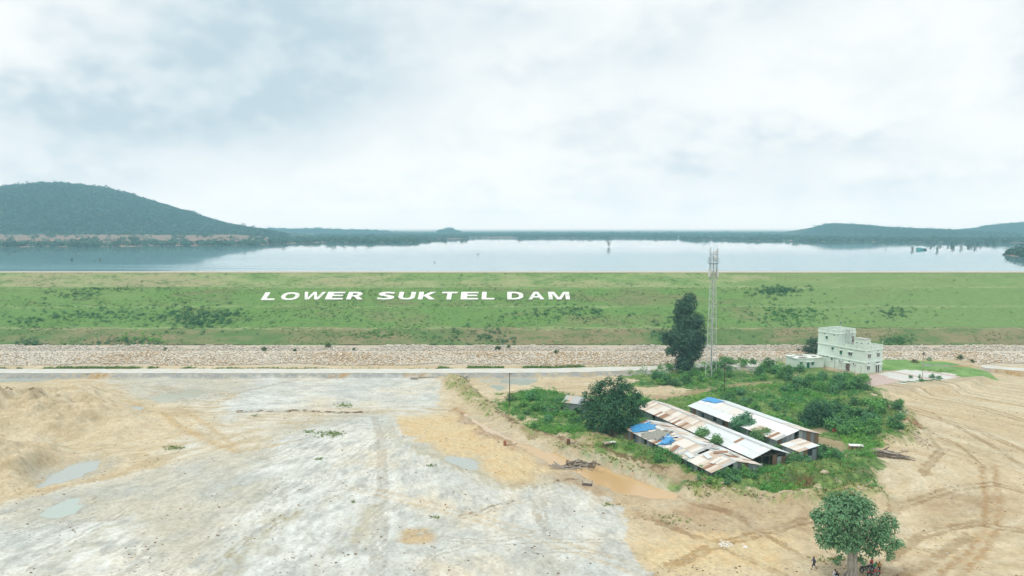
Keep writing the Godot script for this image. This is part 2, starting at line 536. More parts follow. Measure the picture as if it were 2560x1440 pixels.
	tracks("rut", [[[2455, 1165, 2470, 1250, 2464, 1315, 2430, 1370, 2340, 1440, 2300, 1470], 0.9, 1.0], [[2487, 1160, 2500, 1250, 2496, 1315, 2470, 1365, 2400, 1440, 2370, 1470], 0.9, 1.0], [[2440, 1160, 2300, 1060, 2150, 985], 0.6, 0.4], [[2270, 1440, 2350, 1400], 0.5, 0.8], [[2560, 1315, 2350, 1310, 2200, 1340, 2060, 1380, 1960, 1400], 0.8, 0.4], [[1390, 1195, 1440, 1190, 1500, 1192], 0.4, 0.7]], 2)
	tracks("gold", [[[880, 1220, 1080, 1268, 1250, 1315, 1400, 1365, 1640, 1450], 0.6, 0.75], [[900, 1212, 1100, 1258, 1290, 1312, 1450, 1365, 1700, 1450], 0.6, 0.75], [[340, 1010, 420, 1050, 540, 1105, 600, 1128, 700, 1110], 1.6, 0.6], [[440, 1020, 520, 1060, 600, 1120], 1.2, 0.5], [[1040, 1335, 1060, 1345], 4.0, 0.8], [[600, 1127, 760, 1100], 1.0, 0.5]], 2)
	tracks("crack", [[[600, 1031, 660, 1028, 700, 1030, 760, 1024, 800, 1029, 860, 1030, 920, 1028], 1.1, 1.0], [[770, 1016, 800, 1014, 840, 1012], 0.6, 0.7], [[470, 1033, 540, 1031], 0.5, 0.7], [[1165, 955, 1200, 985, 1245, 1028], 0.8, 0.8], [[1240, 1040, 1300, 1068, 1360, 1092, 1440, 1122, 1500, 1130, 1600, 1160, 1680, 1190], 0.7, 0.9], [[1160, 1284, 1200, 1276, 1240, 1262, 1300, 1245], 0.5, 0.5], [[1370, 1209, 1410, 1200, 1450, 1195], 0.4, 0.8], [[2180, 1247, 2260, 1260], 0.4, 0.6], [[2190, 1258, 2270, 1272], 0.4, 0.5], [[540, 985, 600, 980, 700, 960, 780, 942], 1.2, 0.35]], 1)
	# wheel lines pressed into the ground
	var lines := []
	for k in 5:
		var o := k * 9.0
		lines.append([[925 + o, 1460, 938 + o, 1330, 946 + o * 0.7, 1230, 948 + o * 0.5, 1100, 930 + o * 0.4, 1040], 0.35, 0.55])
	for k in 4:
		var o := k * 8.0
		lines.append([[1352 + o, 1246, 1338 + o, 1272, 1344 + o, 1302, 1368 + o, 1330], 0.35, 0.7])
		lines.append([[1375 + o, 1240, 1402 + o, 1262, 1400 + o, 1290], 0.35, 0.45])
		lines.append([[1300 + o, 1172, 1318 + o, 1185, 1300 + o, 1205, 1262 + o, 1214], 0.35, 0.4])
	for e in [[1150, 1288, 1240, 1262, 1330, 1240, 1420, 1212], [1560, 1352, 1400, 1345, 1250, 1352, 1100, 1340], [1600, 1400, 1450, 1370, 1300, 1372], [1020, 1440, 1090, 1380, 1200, 1345, 1340, 1330], [330, 1260, 200, 1340, 60, 1420], [700, 1240, 820, 1180, 930, 1120, 985, 1060], [500, 1440, 620, 1340, 740, 1270, 860, 1220], [20, 1330, 140, 1296, 250, 1238], [640, 1130, 760, 1098, 880, 1046], [655, 1140, 780, 1105, 900, 1052], [400, 960, 470, 1000, 430, 1030], [1180, 1010, 1300, 975, 1480, 955, 1600, 945], [1190, 1018, 1310, 981, 1490, 960]]:
		lines.append([e, 0.4, 0.6])
		var twin := []
		for i in range(0, e.size(), 2):
			twin.append_array([e[i] + 6, e[i + 1] + 9])
		lines.append([twin, 0.4, 0.6])
	for e in [[2050, 988, 2250, 1040, 2400, 1110, 2462, 1165], [2120, 976, 2330, 1032, 2500, 1122, 2600, 1190], [2200, 966, 2400, 1000, 2600, 1060], [2300, 957, 2600, 1016], [2230, 1010, 2420, 1065, 2600, 1140], [2600, 1235, 2480, 1200, 2380, 1215, 2250, 1260, 2160, 1330], [2600, 1330, 2440, 1300, 2300, 1330, 2180, 1420], [1620, 1440, 1800, 1350, 2000, 1300, 2200, 1290], [1700, 1240, 1850, 1290, 2000, 1380], [1640, 1300, 1780, 1350, 1980, 1440], [2240, 1440, 2330, 1390, 2420, 1330], [2300, 1180, 2350, 1120, 2300, 1060]]:
		lines.append([e, 0.7, 0.85])
		var twin := []
		for i in range(0, e.size(), 2):
			twin.append_array([e[i] + 10, e[i + 1] + 9])
		lines.append([twin, 0.7, 0.85])
	tracks("lines", lines, 1)
	tracks("drains", [[[330, 1300, 250, 1340, 120, 1420, 60, 1460], 1.4, 0.7], [[720, 1290, 640, 1350, 590, 1400, 560, 1470], 3.2, 0.9], [[800, 1440, 830, 1380, 860, 1320], 1.6, 0.6], [[560, 1300, 640, 1345, 700, 1390], 1.2, 0.6], [[905, 1370, 915, 1310, 940, 1265], 2.4, 0.8], [[800, 1280, 830, 1250, 860, 1245], 2.0, 0.5], [[1000, 1100, 1080, 1135, 1200, 1182, 1262, 1218, 1370, 1212], 1.6, 0.7], [[985, 1045, 960, 1070, 1010, 1100], 1.4, 0.5]], 4)
	tracks("sidecast", [[[1145, 1022, 1165, 1048, 1210, 1078, 1262, 1104, 1300, 1122], 1.6, 1.0]], 4)

const HEAPS := [[-112, -158, 16, 2.6], [-100, -150, 12, 2.4], [-92, -148, 9, 1.6], [-84, -143, 8, 1.4], [-105, -140, 10, 2.0], [-95, -138, 7, 1.3], [-124, -150, 14, 2.9], [-88, -119, 6, 2.2], [-83.5, -115, 5, 1.6], [-80, -118.5, 4, 1.1], [-91, -111, 6, 2.0], [-84, -110.5, 4.5, 1.5], [-87, -124, 5, 1.3], [-79, -122, 4, 0.9], [-96, -116, 8, 3], [-74, -124, 4, 0.5], [-118, -141, 9, 2.4], [-78, -150, 7, 0.8], [-110, -170, 9, 1.3], [43, -99.5, 3.5, 0.9], [34, -100.5, 4, 0.7], [49, -97, 4, 0.8], [55, -103, 4.5, 0.9], [-17, -186, 4.5, 1.2]]

func raw_height(x: float, z: float) -> float:
	var h := n_soft.get_noise_2d(x * 2.2, z * 2.2) * 0.35 + n_fine.get_noise_2d(x * 1.6, z * 1.6) * 0.1
	for m in HEAPS:
		var dx: float = x - m[0]
		var dz: float = z - m[1]
		var r: float = m[2]
		if absf(dx) < r * 2.2 and absf(dz) < r * 2.2:
			var d := sqrt(dx * dx + dz * dz) / r + n_soft.get_noise_2d(x * 7.0, z * 7.0) * 0.25
			h += m[3] * (1.1 if m[0] < -60 else 1.0) * clampf(1.25 - d, 0.0, 1.0) * (1.0 + 0.4 * n_ridge.get_noise_2d(x * 4, z * 4))
	h *= 1.0 - smoothstep(0.02, 0.25, mask("still", x, z))
	var wx := x + n_fine.get_noise_2d(x * 3, z * 3) * 1.3
	var wz := z + n_fine.get_noise_2d(x * 3 + 70, z * 3) * 1.3
	h -= mask("channel", wx, wz) * 0.55
	h -= mask("puddle", wx, wz) * 0.36
	h -= mask("pit", wx, wz) * 1.7
	h -= mask("crack", wx, wz) * 0.28
	h -= mask("rut", x, z) * 0.10 + mask("lines", x, z) * 0.05 + mask("drains", wx, wz) * 0.08
	h += mask("sidecast", wx, wz) * 0.5
	var g := mask("green", x, z)
	h += g * (0.35 + 0.5 * n_soft.get_noise_2d(x * 5, z * 5))
	h += mask("dry", wx, wz) * (1.0 + 0.6 * n_ridge.get_noise_2d(x * 5, z * 5))
	# the raised bank that carries the site road
	var rz := road_z(x)
	var d := absf(z - rz + n_fine.get_noise_2d(x * 3, 9) * 0.5)
	if x < 95.0 or x > 122.0:
		h = lerpf(h, 0.95, smoothstep(5.4, 3.4, d))
	if z < rz:
		h = lerpf(h, 0.25, smoothstep(3.6, 6.0, d))
	var p := mask("pad", x, z)
	if p > 0.0:
		h = lerpf(h, 1.6, smoothstep(0.15, 0.75, p))
	return h

const ROAD := [-420.0, -197.0, -150.0, -197.2, -33.0, -197.4, 10.0, -198.0, 38.0, -201.0, 64.0, -206.4, 92.0, -207.5, 122.0, -207.5, 141.0, -204.5, 152.0, -199.0, 190.0, -190.0, 420.0, -170.0]

func road_z(x: float) -> float:
	for i in range(0, ROAD.size() - 2, 2):
		if x < ROAD[i + 2]:
			return lerpf(ROAD[i + 1], ROAD[i + 3], smoothstep(0, 1, clampf((x - ROAD[i]) / (ROAD[i + 2] - ROAD[i]), 0, 1)))
	return -170.0

var paint_rows := []
const PW := 2048
const PH := 908

func paint_row(k: int) -> void:
	var row := PackedByteArray()
	row.resize(PW * 3)
	var z := GZ0 - (k + 0.5) / PH * GD
	var silt: PackedByteArray = masks.silt
	var edge: PackedByteArray = masks.silt_edge
	var ash: PackedByteArray = masks.ash
	var white: PackedByteArray = masks.white
	var wet: PackedByteArray = masks.wet
	var pale: PackedByteArray = masks.pale
	var damp: PackedByteArray = masks.damp
	var green: PackedByteArray = masks.green
	var dry: PackedByteArray = masks.dry
	var bare: PackedByteArray = masks.bare
	var lawn: PackedByteArray = masks.lawn
	var channel: PackedByteArray = masks.channel
	var puddle: PackedByteArray = masks.puddle
	var still_: PackedByteArray = masks.still
	var scar: PackedByteArray = masks.scar
	var rut: PackedByteArray = masks.rut
	var gold: PackedByteArray = masks.gold
	var crack: PackedByteArray = masks.crack
	var pit: PackedByteArray = masks.pit
	var sidecast: PackedByteArray = masks.sidecast
	var pad: PackedByteArray = masks.pad
	var lines: PackedByteArray = masks.lines
	var drains: PackedByteArray = masks.drains
	for i in PW:
		var x := GX0 + (i + 0.5) / PW * GW
		var a := n_soft.get_noise_2d(x * 3.0, z * 3.0)
		var b := n_soft.get_noise_2d(x * 11.0 + 200, z * 11.0)
		var f := n_fine.get_noise_2d(x * 7.0, z * 7.0)
		# streaks: along the haul direction on the left, round the turning circle on the right
		var s := 0.0
		var s2 := 0.0
		if x > 48.0 + (z + 100.0) * -0.3:
			var rx := x - 58.0
			var rz := z + 116.0
			var r := sqrt(rx * rx + rz * rz)
			var w := atan2(rz, rx) * 26.0
			s = n_fine.get_noise_2d(r * 4.5, w * 0.6)
			s2 = n_soft.get_noise_2d(r * 9.0, w * 1.5)
		else:
			# haul lines run together towards the culvert; nearer the road they follow it
			var hx := x + 22.0
			var hz := z + 185.0
			var along := sqrt(hx * hx + hz * hz)
			var across := atan2(hx, hz) * 75.0 + a * 2.2 + b * 0.3
			s = n_fine.get_noise_2d(across * 4.2, along * 1.5)
			s2 = n_fine.get_noise_2d(across * 15.0, along * 4.2 + 300.0)
			var k2 := smoothstep(-128.0, -150.0, z)
			if k2 > 0.0:
				var zz := z + a * 3.0 + b * 0.5
				s = lerpf(s, n_fine.get_noise_2d(zz * 7.0, x * 1.0), k2)
				s2 = lerpf(s2, n_fine.get_noise_2d(zz * 20.0, x * 3.0 + 300.0), k2)
		var wx := x + b * 2.2 + f * 0.5 + s * 0.8
		var wz := z + a * 1.6 + s2 * 1.4 + f * 0.5
		var j := clampi(int((GZ0 - wz) / GD * MH), 0, MH - 1) * MW + clampi(int((wx - GX0) / GW * MW), 0, MW - 1)
		var j2 := clampi(int((GZ0 - z - f * 0.3) / GD * MH), 0, MH - 1) * MW + clampi(int((x + f * 0.3 - GX0) / GW * MW), 0, MW - 1)
		var c := Color(0.45, 0.365, 0.235).lerp(Color(0.545, 0.47, 0.335), clampf(0.5 + a * 0.6 + s * 1.0, 0, 1))
		c = c.lerp(Color(0.37, 0.275, 0.16), clampf(s2 * 1.2 - 0.12 + b * 0.4, 0, 0.5))
		c = c.lerp(Color(0.56, 0.455, 0.28).lerp(Color(0.47, 0.345, 0.19), clampf(0.3 + b * 0.9 + f, 0, 1)), pale[j] / 255.0)
		var si := silt[j] / 255.0
		if x > -5.0:
			si = minf(si, maxf(edge[j] / 255.0, 1.0 if z < -128.0 else 0.0))
		var crisp := smoothstep(0.36, 0.62, si + f * 0.16 + s * 0.12)
		si = lerpf(si, crisp, 0.55 if x < -5.0 else 0.9)
		si = maxf(si, ash[j] / 255.0 * clampf(0.55 + s * 0.9 + b * 0.5, 0.15, 0.85))
		if si > 0.0:
			var lime := clampf(0.52 + s * 0.4 + s2 * 0.3 + b * 0.35 + n_ridge.get_noise_2d(x * 7.0 + s * 9.0, z * 7.0) * 0.22, 0, 1)
			var g := Color(0.425, 0.43, 0.395).lerp(Color(0.535, 0.535, 0.49), lime)
			g = g.lerp(Color(0.545, 0.49, 0.385), clampf(0.12 - a * 1.5 + s * 0.8, 0, 0.85))
			g = g.lerp(Color(0.405, 0.435, 0.425), clampf(a * 1.4 + s2 * 0.8 - 0.15, 0, 0.65))
			var wh := white[j] / 255.0
			g = g.lerp(Color(0.575, 0.59, 0.565), wh * clampf(0.45 + s * 0.7 + s2 * 0.5, 0, 0.8))
			# leftover damp, torn into flakes by the wheels
			var flake := s * 0.9 + b * 0.55 + s2 * 0.45 + n_fine.get_noise_2d(x * 13.0, z * 7.0) * 0.35
			g = g.lerp(Color(0.40, 0.415, 0.395), smoothstep(0.24, 0.34, -flake) * (0.2 + 0.35 * wh))
			g = g.lerp(Color(0.57, 0.575, 0.545), smoothstep(0.36, 0.5, flake) * 0.35)
			c = c.lerp(g, si)
		var we := wet[j] / 255.0
		c = c.lerp(Color(0.36, 0.345, 0.28).lerp(Color(0.44, 0.42, 0.35), clampf(0.5 + s * 1.2 + b, 0, 1)), we * clampf(0.65 + b * 0.9, 0.0, 1.0))
		c = c.lerp(Color(0.33, 0.235, 0.14), damp[j] / 255.0 * clampf(0.55 + b * 0.8 + s * 0.4, 0, 0.9))  # brown of the damp sand and of the shade painted under the broad tree
		var gz := wz + n_fine.get_noise_2d(x * 1.6 + 60.0, z * 1.6) * 5.0
		var gx := wx + n_fine.get_noise_2d(x * 1.6, z * 1.6 + 60.0) * 6.0
		var gr := green[clampi(int((GZ0 - gz) / GD * MH), 0, MH - 1) * MW + clampi(int((gx - GX0) / GW * MW), 0, MW - 1)] / 255.0
		var dr := dry[j] / 255.0
		if gr > 0.0 or dr > 0.0:
			c = c.lerp(Color(0.31, 0.27, 0.12).lerp(Color(0.17, 0.23, 0.075), clampf(0.45 + b * 1.3 + f, 0, 1)), clampf(dr * (0.75 + a * 1.2 + f), 0, 0.9))
			c = c.lerp(Color(0.085, 0.15, 0.05).lerp(Color(0.17, 0.235, 0.075), clampf(0.4 + b * 0.9 + f, 0, 1)), smoothstep(0.3, 0.8, gr + f * 0.6 + b * 0.35))
		var br := bare[j] / 255.0
		c = c.lerp(Color(0.37, 0.29, 0.19).lerp(Color(0.26, 0.19, 0.11), clampf(0.4 + b + f, 0, 1)), br * 0.85)
		c = c.lerp(Color(0.43, 0.36, 0.25), smoothstep(0.5, 0.8, pad[j] / 255.0) * (1.0 - gr))
		c = c.lerp(Color(0.14, 0.27, 0.08).lerp(Color(0.20, 0.315, 0.115), clampf(0.5 + b * 1.2, 0, 1)), lawn[j2] / 255.0)
		c = c.lerp(Color(0.42, 0.29, 0.15), channel[j] / 255.0)
		c = c.lerp(Color(0.30, 0.17, 0.085), sidecast[j] / 255.0 * clampf(0.7 + f, 0, 1))
		c = c.lerp(Color(0.36, 0.345, 0.29), smoothstep(0.02, 0.4, still_[j] / 255.0) * clampf(0.75 + f + s, 0, 1) * (0.85 if x < 0.0 else 0.5))
		c = c.lerp(Color(0.37, 0.38, 0.34), puddle[j] / 255.0 * 0.8)
		c = c.lerp(Color(0.20, 0.145, 0.08), scar[j] / 255.0 * clampf(0.75 + f + b, 0, 1))
		c = c.lerp(Color(0.15, 0.085, 0.045), pit[j] / 255.0)
		c = c.lerp(Color(0.32, 0.205, 0.10), rut[j2] / 255.0 * clampf(0.75 + f * 1.2, 0, 0.95))
		c = c.lerp(Color(0.43, 0.305, 0.15), gold[j2] / 255.0 * clampf(0.95 + b * 1.5, 0, 1))
		c = c.lerp(Color(0.15, 0.10, 0.055), maxf(crack[j], crack[j2]) / 255.0 * clampf(0.75 + f * 1.5 + b, 0, 0.95))
		c = c.lerp(Color(0.36, 0.335, 0.245), drains[j] / 255.0 * clampf(0.7 + s * 0.7 + f, 0, 1))
		c = c.lerp(c * Color(0.64, 0.58, 0.51), lines[j2] / 255.0 * clampf(0.85 + f * 1.2 + b, 0, 1))
		# the worn bank of the site road: grey stone dust, with red earth in its cuts
		var rd := z - road_z(x)
		if (x < 93.0 or x > 124.0) and rd > -7.5 and rd < 8.0:
			var e := rd + b * 1.6
			if e > 2.6:
				c = c.lerp(Color(0.27, 0.275, 0.265).lerp(Color(0.36, 0.24, 0.12), smoothstep(0.1, 0.35, n_soft.get_noise_2d(x * 3.0, 40))), smoothstep(6.5, 4.5, e) * clampf(0.75 + f, 0, 1))
			elif e < -2.6:
				c = c.lerp(Color(0.44, 0.36, 0.21), smoothstep(-8.0, -4.0, e))
		# wheel polish, clods and crusts: fine light and dark streaks that follow the traffic
		var loose := 1.0 - clampf(gr * 1.5, 0, 1)
		var r1 := n_ridge.get_noise_2d(x * 26.0 + s * 14.0, z * 26.0 + a * 30.0)
		var r2 := n_ridge.get_noise_2d(x * 9.0 + 40.0 + s2 * 7.0, z * 14.0 + s * 6.0)
		var g2 := n_fine.get_noise_2d(x * 22.0, z * 22.0)
		var g3 := n_fine.get_noise_2d(s2 * 90.0 + x * 3.0, s * 60.0 + z * 9.0)
		c = c.lerp(c * 0.80, clampf((r1 - 0.35) * 1.5 * loose, 0, 0.8))
		c = c.lerp(c * 1.16, clampf((r2 - 0.45) * 1.6 * loose, 0, 1))
		c = c.lerp(Color(0.47, 0.39, 0.265), clampf((g3 - 0.25) * 0.9, 0, 0.4) * loose * si)
		c = c.lerp(Color(0.41, 0.43, 0.415), clampf((g3 * -1.0 - 0.25) * 0.8, 0, 0.35) * si)
		if x > 60.0:
			# the fan of furrows left by turning vehicles
			var fr := n_ridge.get_noise_2d(sqrt((x - 58.0) * (x - 58.0) + (z + 116.0) * (z + 116.0)) * 17.0 + a * 40.0 + b * 10.0, atan2(z + 116.0, x - 58.0) * 70.0)
			c = c.lerp(c * 0.72, clampf((fr - 0.3) * 1.6, 0, 0.7) * clampf(0.4 + s * 1.5 + f, 0, 1) * loose * clampf(0.5 + a * 2.0 + smoothstep(-110.0, -150.0, z) * 0.5, 0, 1))
			c = c.lerp(c * 1.18, clampf((-fr - 0.35) * 1.5, 0, 1) * loose)
		if g2 > 0.62 and b > 0.1:
			c *= 0.72
		var grain := 1.0 + f * 0.14 + b * 0.12 + s2 * 0.14 + g2 * 0.18
		c *= grain
		c = c.linear_to_srgb()
		row[i * 3] = int(clampf(c.r, 0, 1) * 255)
		row[i * 3 + 1] = int(clampf(c.g, 0, 1) * 255)
		row[i * 3 + 2] = int(clampf(c.b, 0, 1) * 255)
	paint_rows[k] = row

func join_rows(rows: Array, w: int, h: int) -> ImageTexture:
	var data := PackedByteArray()
	for r in rows:
		data.append_array(r)
	return ImageTexture.create_from_image(Image.create_from_data(w, h, false, Image.FORMAT_RGB8, data))

func sheet_mesh(xs: PackedFloat32Array, zs: PackedFloat32Array, hs: PackedFloat32Array, uv0: Vector2, uvs: Vector2) -> ArrayMesh:
	# a height field as one smooth sheet; zs run away from the viewer
	var w := xs.size()
	var h := zs.size()
	var v := PackedVector3Array()
	var nn := PackedVector3Array()
	var uv := PackedVector2Array()
	var idx := PackedInt32Array()
	v.resize(w * h)
	nn.resize(w * h)
	uv.resize(w * h)
	idx.resize((w - 1) * (h - 1) * 6)
	var n := 0
	for k in h:
		for i in w:
			var r := k * w + i
			v[r] = Vector3(xs[i], hs[r], zs[k])
			var i0 := maxi(i - 1, 0)
			var i1 := mini(i + 1, w - 1)
			var k0 := maxi(k - 1, 0)
			var k1 := mini(k + 1, h - 1)
			nn[r] = Vector3(-(hs[k * w + i1] - hs[k * w + i0]) / (xs[i1] - xs[i0]), 1.0, -(hs[k1 * w + i] - hs[k0 * w + i]) / (zs[k1] - zs[k0])).normalized()
			uv[r] = Vector2((xs[i] - uv0.x) / uvs.x, (uv0.y - zs[k]) / uvs.y)
			if i < w - 1 and k < h - 1:
				idx[n] = r
				idx[n + 1] = r + w
				idx[n + 2] = r + w + 1
				idx[n + 3] = r
				idx[n + 4] = r + w + 1
				idx[n + 5] = r + 1
				n += 6
	var arr := []
	arr.resize(Mesh.ARRAY_MAX)
	arr[Mesh.ARRAY_VERTEX] = v
	arr[Mesh.ARRAY_NORMAL] = nn
	arr[Mesh.ARRAY_TEX_UV] = uv
	arr[Mesh.ARRAY_INDEX] = idx
	var m := ArrayMesh.new()
	m.add_surface_from_arrays(Mesh.PRIMITIVE_TRIANGLES, arr)
	return m

var relief: Texture2D

func make_ground() -> void:
	make_masks()
	hw = int(GW / CELL) + 1
	hh = int(GD / CELL) + 1
	hgrid.resize(hw * hh)
	for k in hh:
		for i in hw:
			hgrid[k * hw + i] = raw_height(GX0 + i * CELL, GZ0 - k * CELL)
	paint_rows.resize(PH)
	var job := WorkerThreadPool.add_group_task(paint_row, PH)
	WorkerThreadPool.wait_for_group_task_completion(job)
	var m := StandardMaterial3D.new()
	m.resource_name = "site_earth"
	m.albedo_texture = join_rows(paint_rows, PW, PH)
	m.roughness = 0.95
	m.metallic_specular = 0.2
	relief = noise_tex(n_relief(), 512, [], true)
	m.normal_enabled = true
	m.normal_texture = relief
	m.normal_scale = 0.5
	# the surveyed sheet, carried on flat to the horizon on both sides and behind the camera
	var xs := PackedFloat32Array([-6000, -2500, -900, -400, -240])
	var zs := PackedFloat32Array([3000, 600, 60, -20])
	for i in hw:
		xs.append(GX0 + i * CELL)
	xs.append_array([240, 400, 900, 2500, 6000])
	for k in hh:
		zs.append(GZ0 - k * CELL)
	zs.append_array([-222, -300])
	var hs := PackedFloat32Array()
	for k in zs.size():
		for i in xs.size():
			var h := gy(xs[i], zs[k])
			if i < 5 or i >= xs.size() - 5 or k < 4 or k >= zs.size() - 2:
				h = 0.2
			hs.append(h)
	m.uv1_triplanar = false
	var g := struct("ground", sheet_mesh(xs, zs, hs, Vector2(GX0, GZ0), Vector2(GW, GD)), m, "bare sandy ground of the works site before the dam", "ground")
	# the relief repeats much finer than the colours, through the second set of coordinates
	m.normal_enabled = false
	m.heightmap_enabled = false
	m.detail_enabled = false
	g.cast_shadow = GeometryInstance3D.SHADOW_CASTING_SETTING_ON

func n_relief() -> FastNoiseLite:
	var f := FastNoiseLite.new()
	f.seed = 91
	f.frequency = 0.03
	f.fractal_octaves = 5
	return f

# flat water in a hollow of the ground
func pool(called: String, poly: Array, y: float, m: Material, label: String, grow := 1.0) -> void:
	var pts := PackedVector2Array()
	var mid := Vector2.ZERO
	for i in range(0, poly.size(), 2):
		var p := at(poly[i], poly[i + 1], 0)
		pts.append(Vector2(p.x, p.z))
		mid += Vector2(p.x, p.z)
	mid /= pts.size()
	var soft := PackedVector2Array()
	for i in pts.size():
		for s in 6:
			var p0 := pts[(i + pts.size() - 1) % pts.size()]
			var p3 := pts[(i + 2) % pts.size()]
			var q := pts[i].cubic_interpolate(pts[(i + 1) % pts.size()], p0, p3, s / 6.0)
			q += Vector2(n_soft.get_noise_2d(q.x * 22, q.y * 22), n_soft.get_noise_2d(q.x * 22 + 50, q.y * 22)) * grow * 0.9
			soft.append(q)
	if grow > 0.0:
		var wide := Geometry2D.offset_polygon(soft, grow * 1.1)
		if wide.size():
			soft = wide[0]
	var st := tool()
	var tri := Geometry2D.triangulate_polygon(soft)
	for i in range(0, tri.size(), 3):
		var p := [soft[tri[i]], soft[tri[i + 1]], soft[tri[i + 2]]]
		if (p[1] - p[0]).cross(p[2] - p[0]) < 0:
			p = [p[0], p[2], p[1]]
		for q in p:
			st.set_normal(Vector3.UP)
			st.add_vertex(Vector3(q.x, y, q.y))
	struct(called, st.commit(), m, label, "puddle")

func make_waters() -> void:
	var grey := plain("grey_water", 0.36, 0.385, 0.36, 0.12, 0.0, 0.5)
	var teal := plain("teal_water", 0.37, 0.43, 0.385, 0.12, 0.0, 0.5)
	var tan_ := plain("tan_water", 0.41, 0.395, 0.32, 0.14, 0.0, 0.5)
	var mud := plain("mud_water", 0.50, 0.335, 0.165, 0.14, 0.0, 0.5)
	pool("muddy_water", MUD, -0.16, mud, "orange muddy water standing in the channel beside the log pile", 0.6)
	pool("muddy_water", [1140, 1020, 1148, 1019, 1180, 1044, 1225, 1069, 1272, 1093, 1300, 1108, 1290, 1112, 1262, 1099, 1215, 1075, 1172, 1051], -0.18, plain("pink_water", 0.53, 0.39, 0.26, 0.12), "narrow pale orange rill running down into the muddy channel", 0.2)
	var n := 0
	for d in [[[86, 1219, 130, 1190, 180, 1164, 232, 1152, 246, 1156, 236, 1172, 190, 1192, 130, 1212], grey, "large grey puddle below the yellow sand dunes"], [[108, 1288, 128, 1270, 180, 1246, 202, 1250, 190, 1270, 150, 1294, 118, 1296], teal, "pale green puddle lying in the wet silt, nearest the camera"], [[384, 1000, 396, 988, 430, 984, 446, 990, 436, 1002, 404, 1007], tan_, "round tan puddle, the left one of a touching pair"], [[448, 990, 460, 977, 490, 973, 504, 982, 490, 993, 466, 996], tan_, "round tan puddle, the right one of a touching pair"], [[72, 1131, 92, 1116, 118, 1112, 124, 1121, 100, 1130], grey, "small bright puddle above the lower sand dunes"], [[304, 1025, 330, 1017, 348, 1020, 342, 1030, 320, 1031], grey, "small blue grey puddle right of the excavated sand heap"], [[1114, 1143, 1130, 1138, 1170, 1146, 1196, 1162, 1198, 1172, 1176, 1172, 1144, 1162, 1120, 1152], grey, "grey puddle on the border of silt and yellow sand"], [[1250, 956, 1262, 948, 1310, 945, 1350, 946, 1330, 958, 1312, 964, 1280, 960], grey, "wide grey puddle behind the left utility pole"], [[1222, 966, 1240, 963, 1262, 970, 1250, 978], grey, "small puddle beside the drain, left of the utility pole"], [[0, 946, 60, 944, 130, 948, 90, 953, 0, 955], grey, "long shallow puddle below the road bank at the far left"]]:
		pool("puddle", d[0], -0.1 - 0.004 * n, d[1], d[2], 1.0)
		n += 1

func make_road() -> void:
	var m := StandardMaterial3D.new()
	m.resource_name = "stone_dust"
	var f := FastNoiseLite.new()
	f.seed = 12
	f.frequency = 0.02
	f.fractal_octaves = 5
	m.albedo_texture = noise_tex(f, 256, [lin(0.40, 0.36, 0.28), lin(0.50, 0.47, 0.40), lin(0.55, 0.545, 0.50), lin(0.58, 0.58, 0.55), lin(0.46, 0.46, 0.44)])
	m.roughness = 0.95
	m.uv1_triplanar = true
	m.uv1_world_triplanar = true
	m.uv1_scale = Vector3(0.03, 0.03, 0.16)
	for span in [[-420.0, 93.0, "pale gravel site road running along the foot of the rockfill"], [123.0, 420.0, "short stretch of gravel road beyond the bright green lawn"]]:
		var st := tool()
		var x: float = span[0]
		while x < span[1]:
			var r := []
			for q in [x, minf(x + 2.0, span[1])]:
				var z := road_z(q)
				var e := -absf(n_fine.get_noise_2d(q * 3, 3)) * 1.2 - absf(n_fine.get_noise_2d(q * 12, 30)) * 0.8 + 0.3
				r.append([Vector3(q, 1.0, z + 3.4 + e), Vector3(q, 1.06, z + 1.2), Vector3(q, 1.06, z - 1.2), Vector3(q, 0.98, z - 3.2 - e)])
			for i in 3:
				quad(st, r[0][i], r[0][i + 1], r[1][i + 1], r[1][i])
			x += 2.0
		struct("road", st.commit(), m, span[2], "road")

# ---------------------------------------------------------------- the dam
var dam_rows := []
const DW := 2048
const DH := 320
const DX := 460.0
var slope_len := 0.0

func slope_at(s: float) -> Vector2:
	# (z, height) after s metres up the grass face
	var left := s
	for i in range(5, 12):
		var l: float = (DAM[i + 1] - DAM[i]).length()
		if left <= l:
			return DAM[i].lerp(DAM[i + 1], left / l)
		left -= l
	return DAM[12]

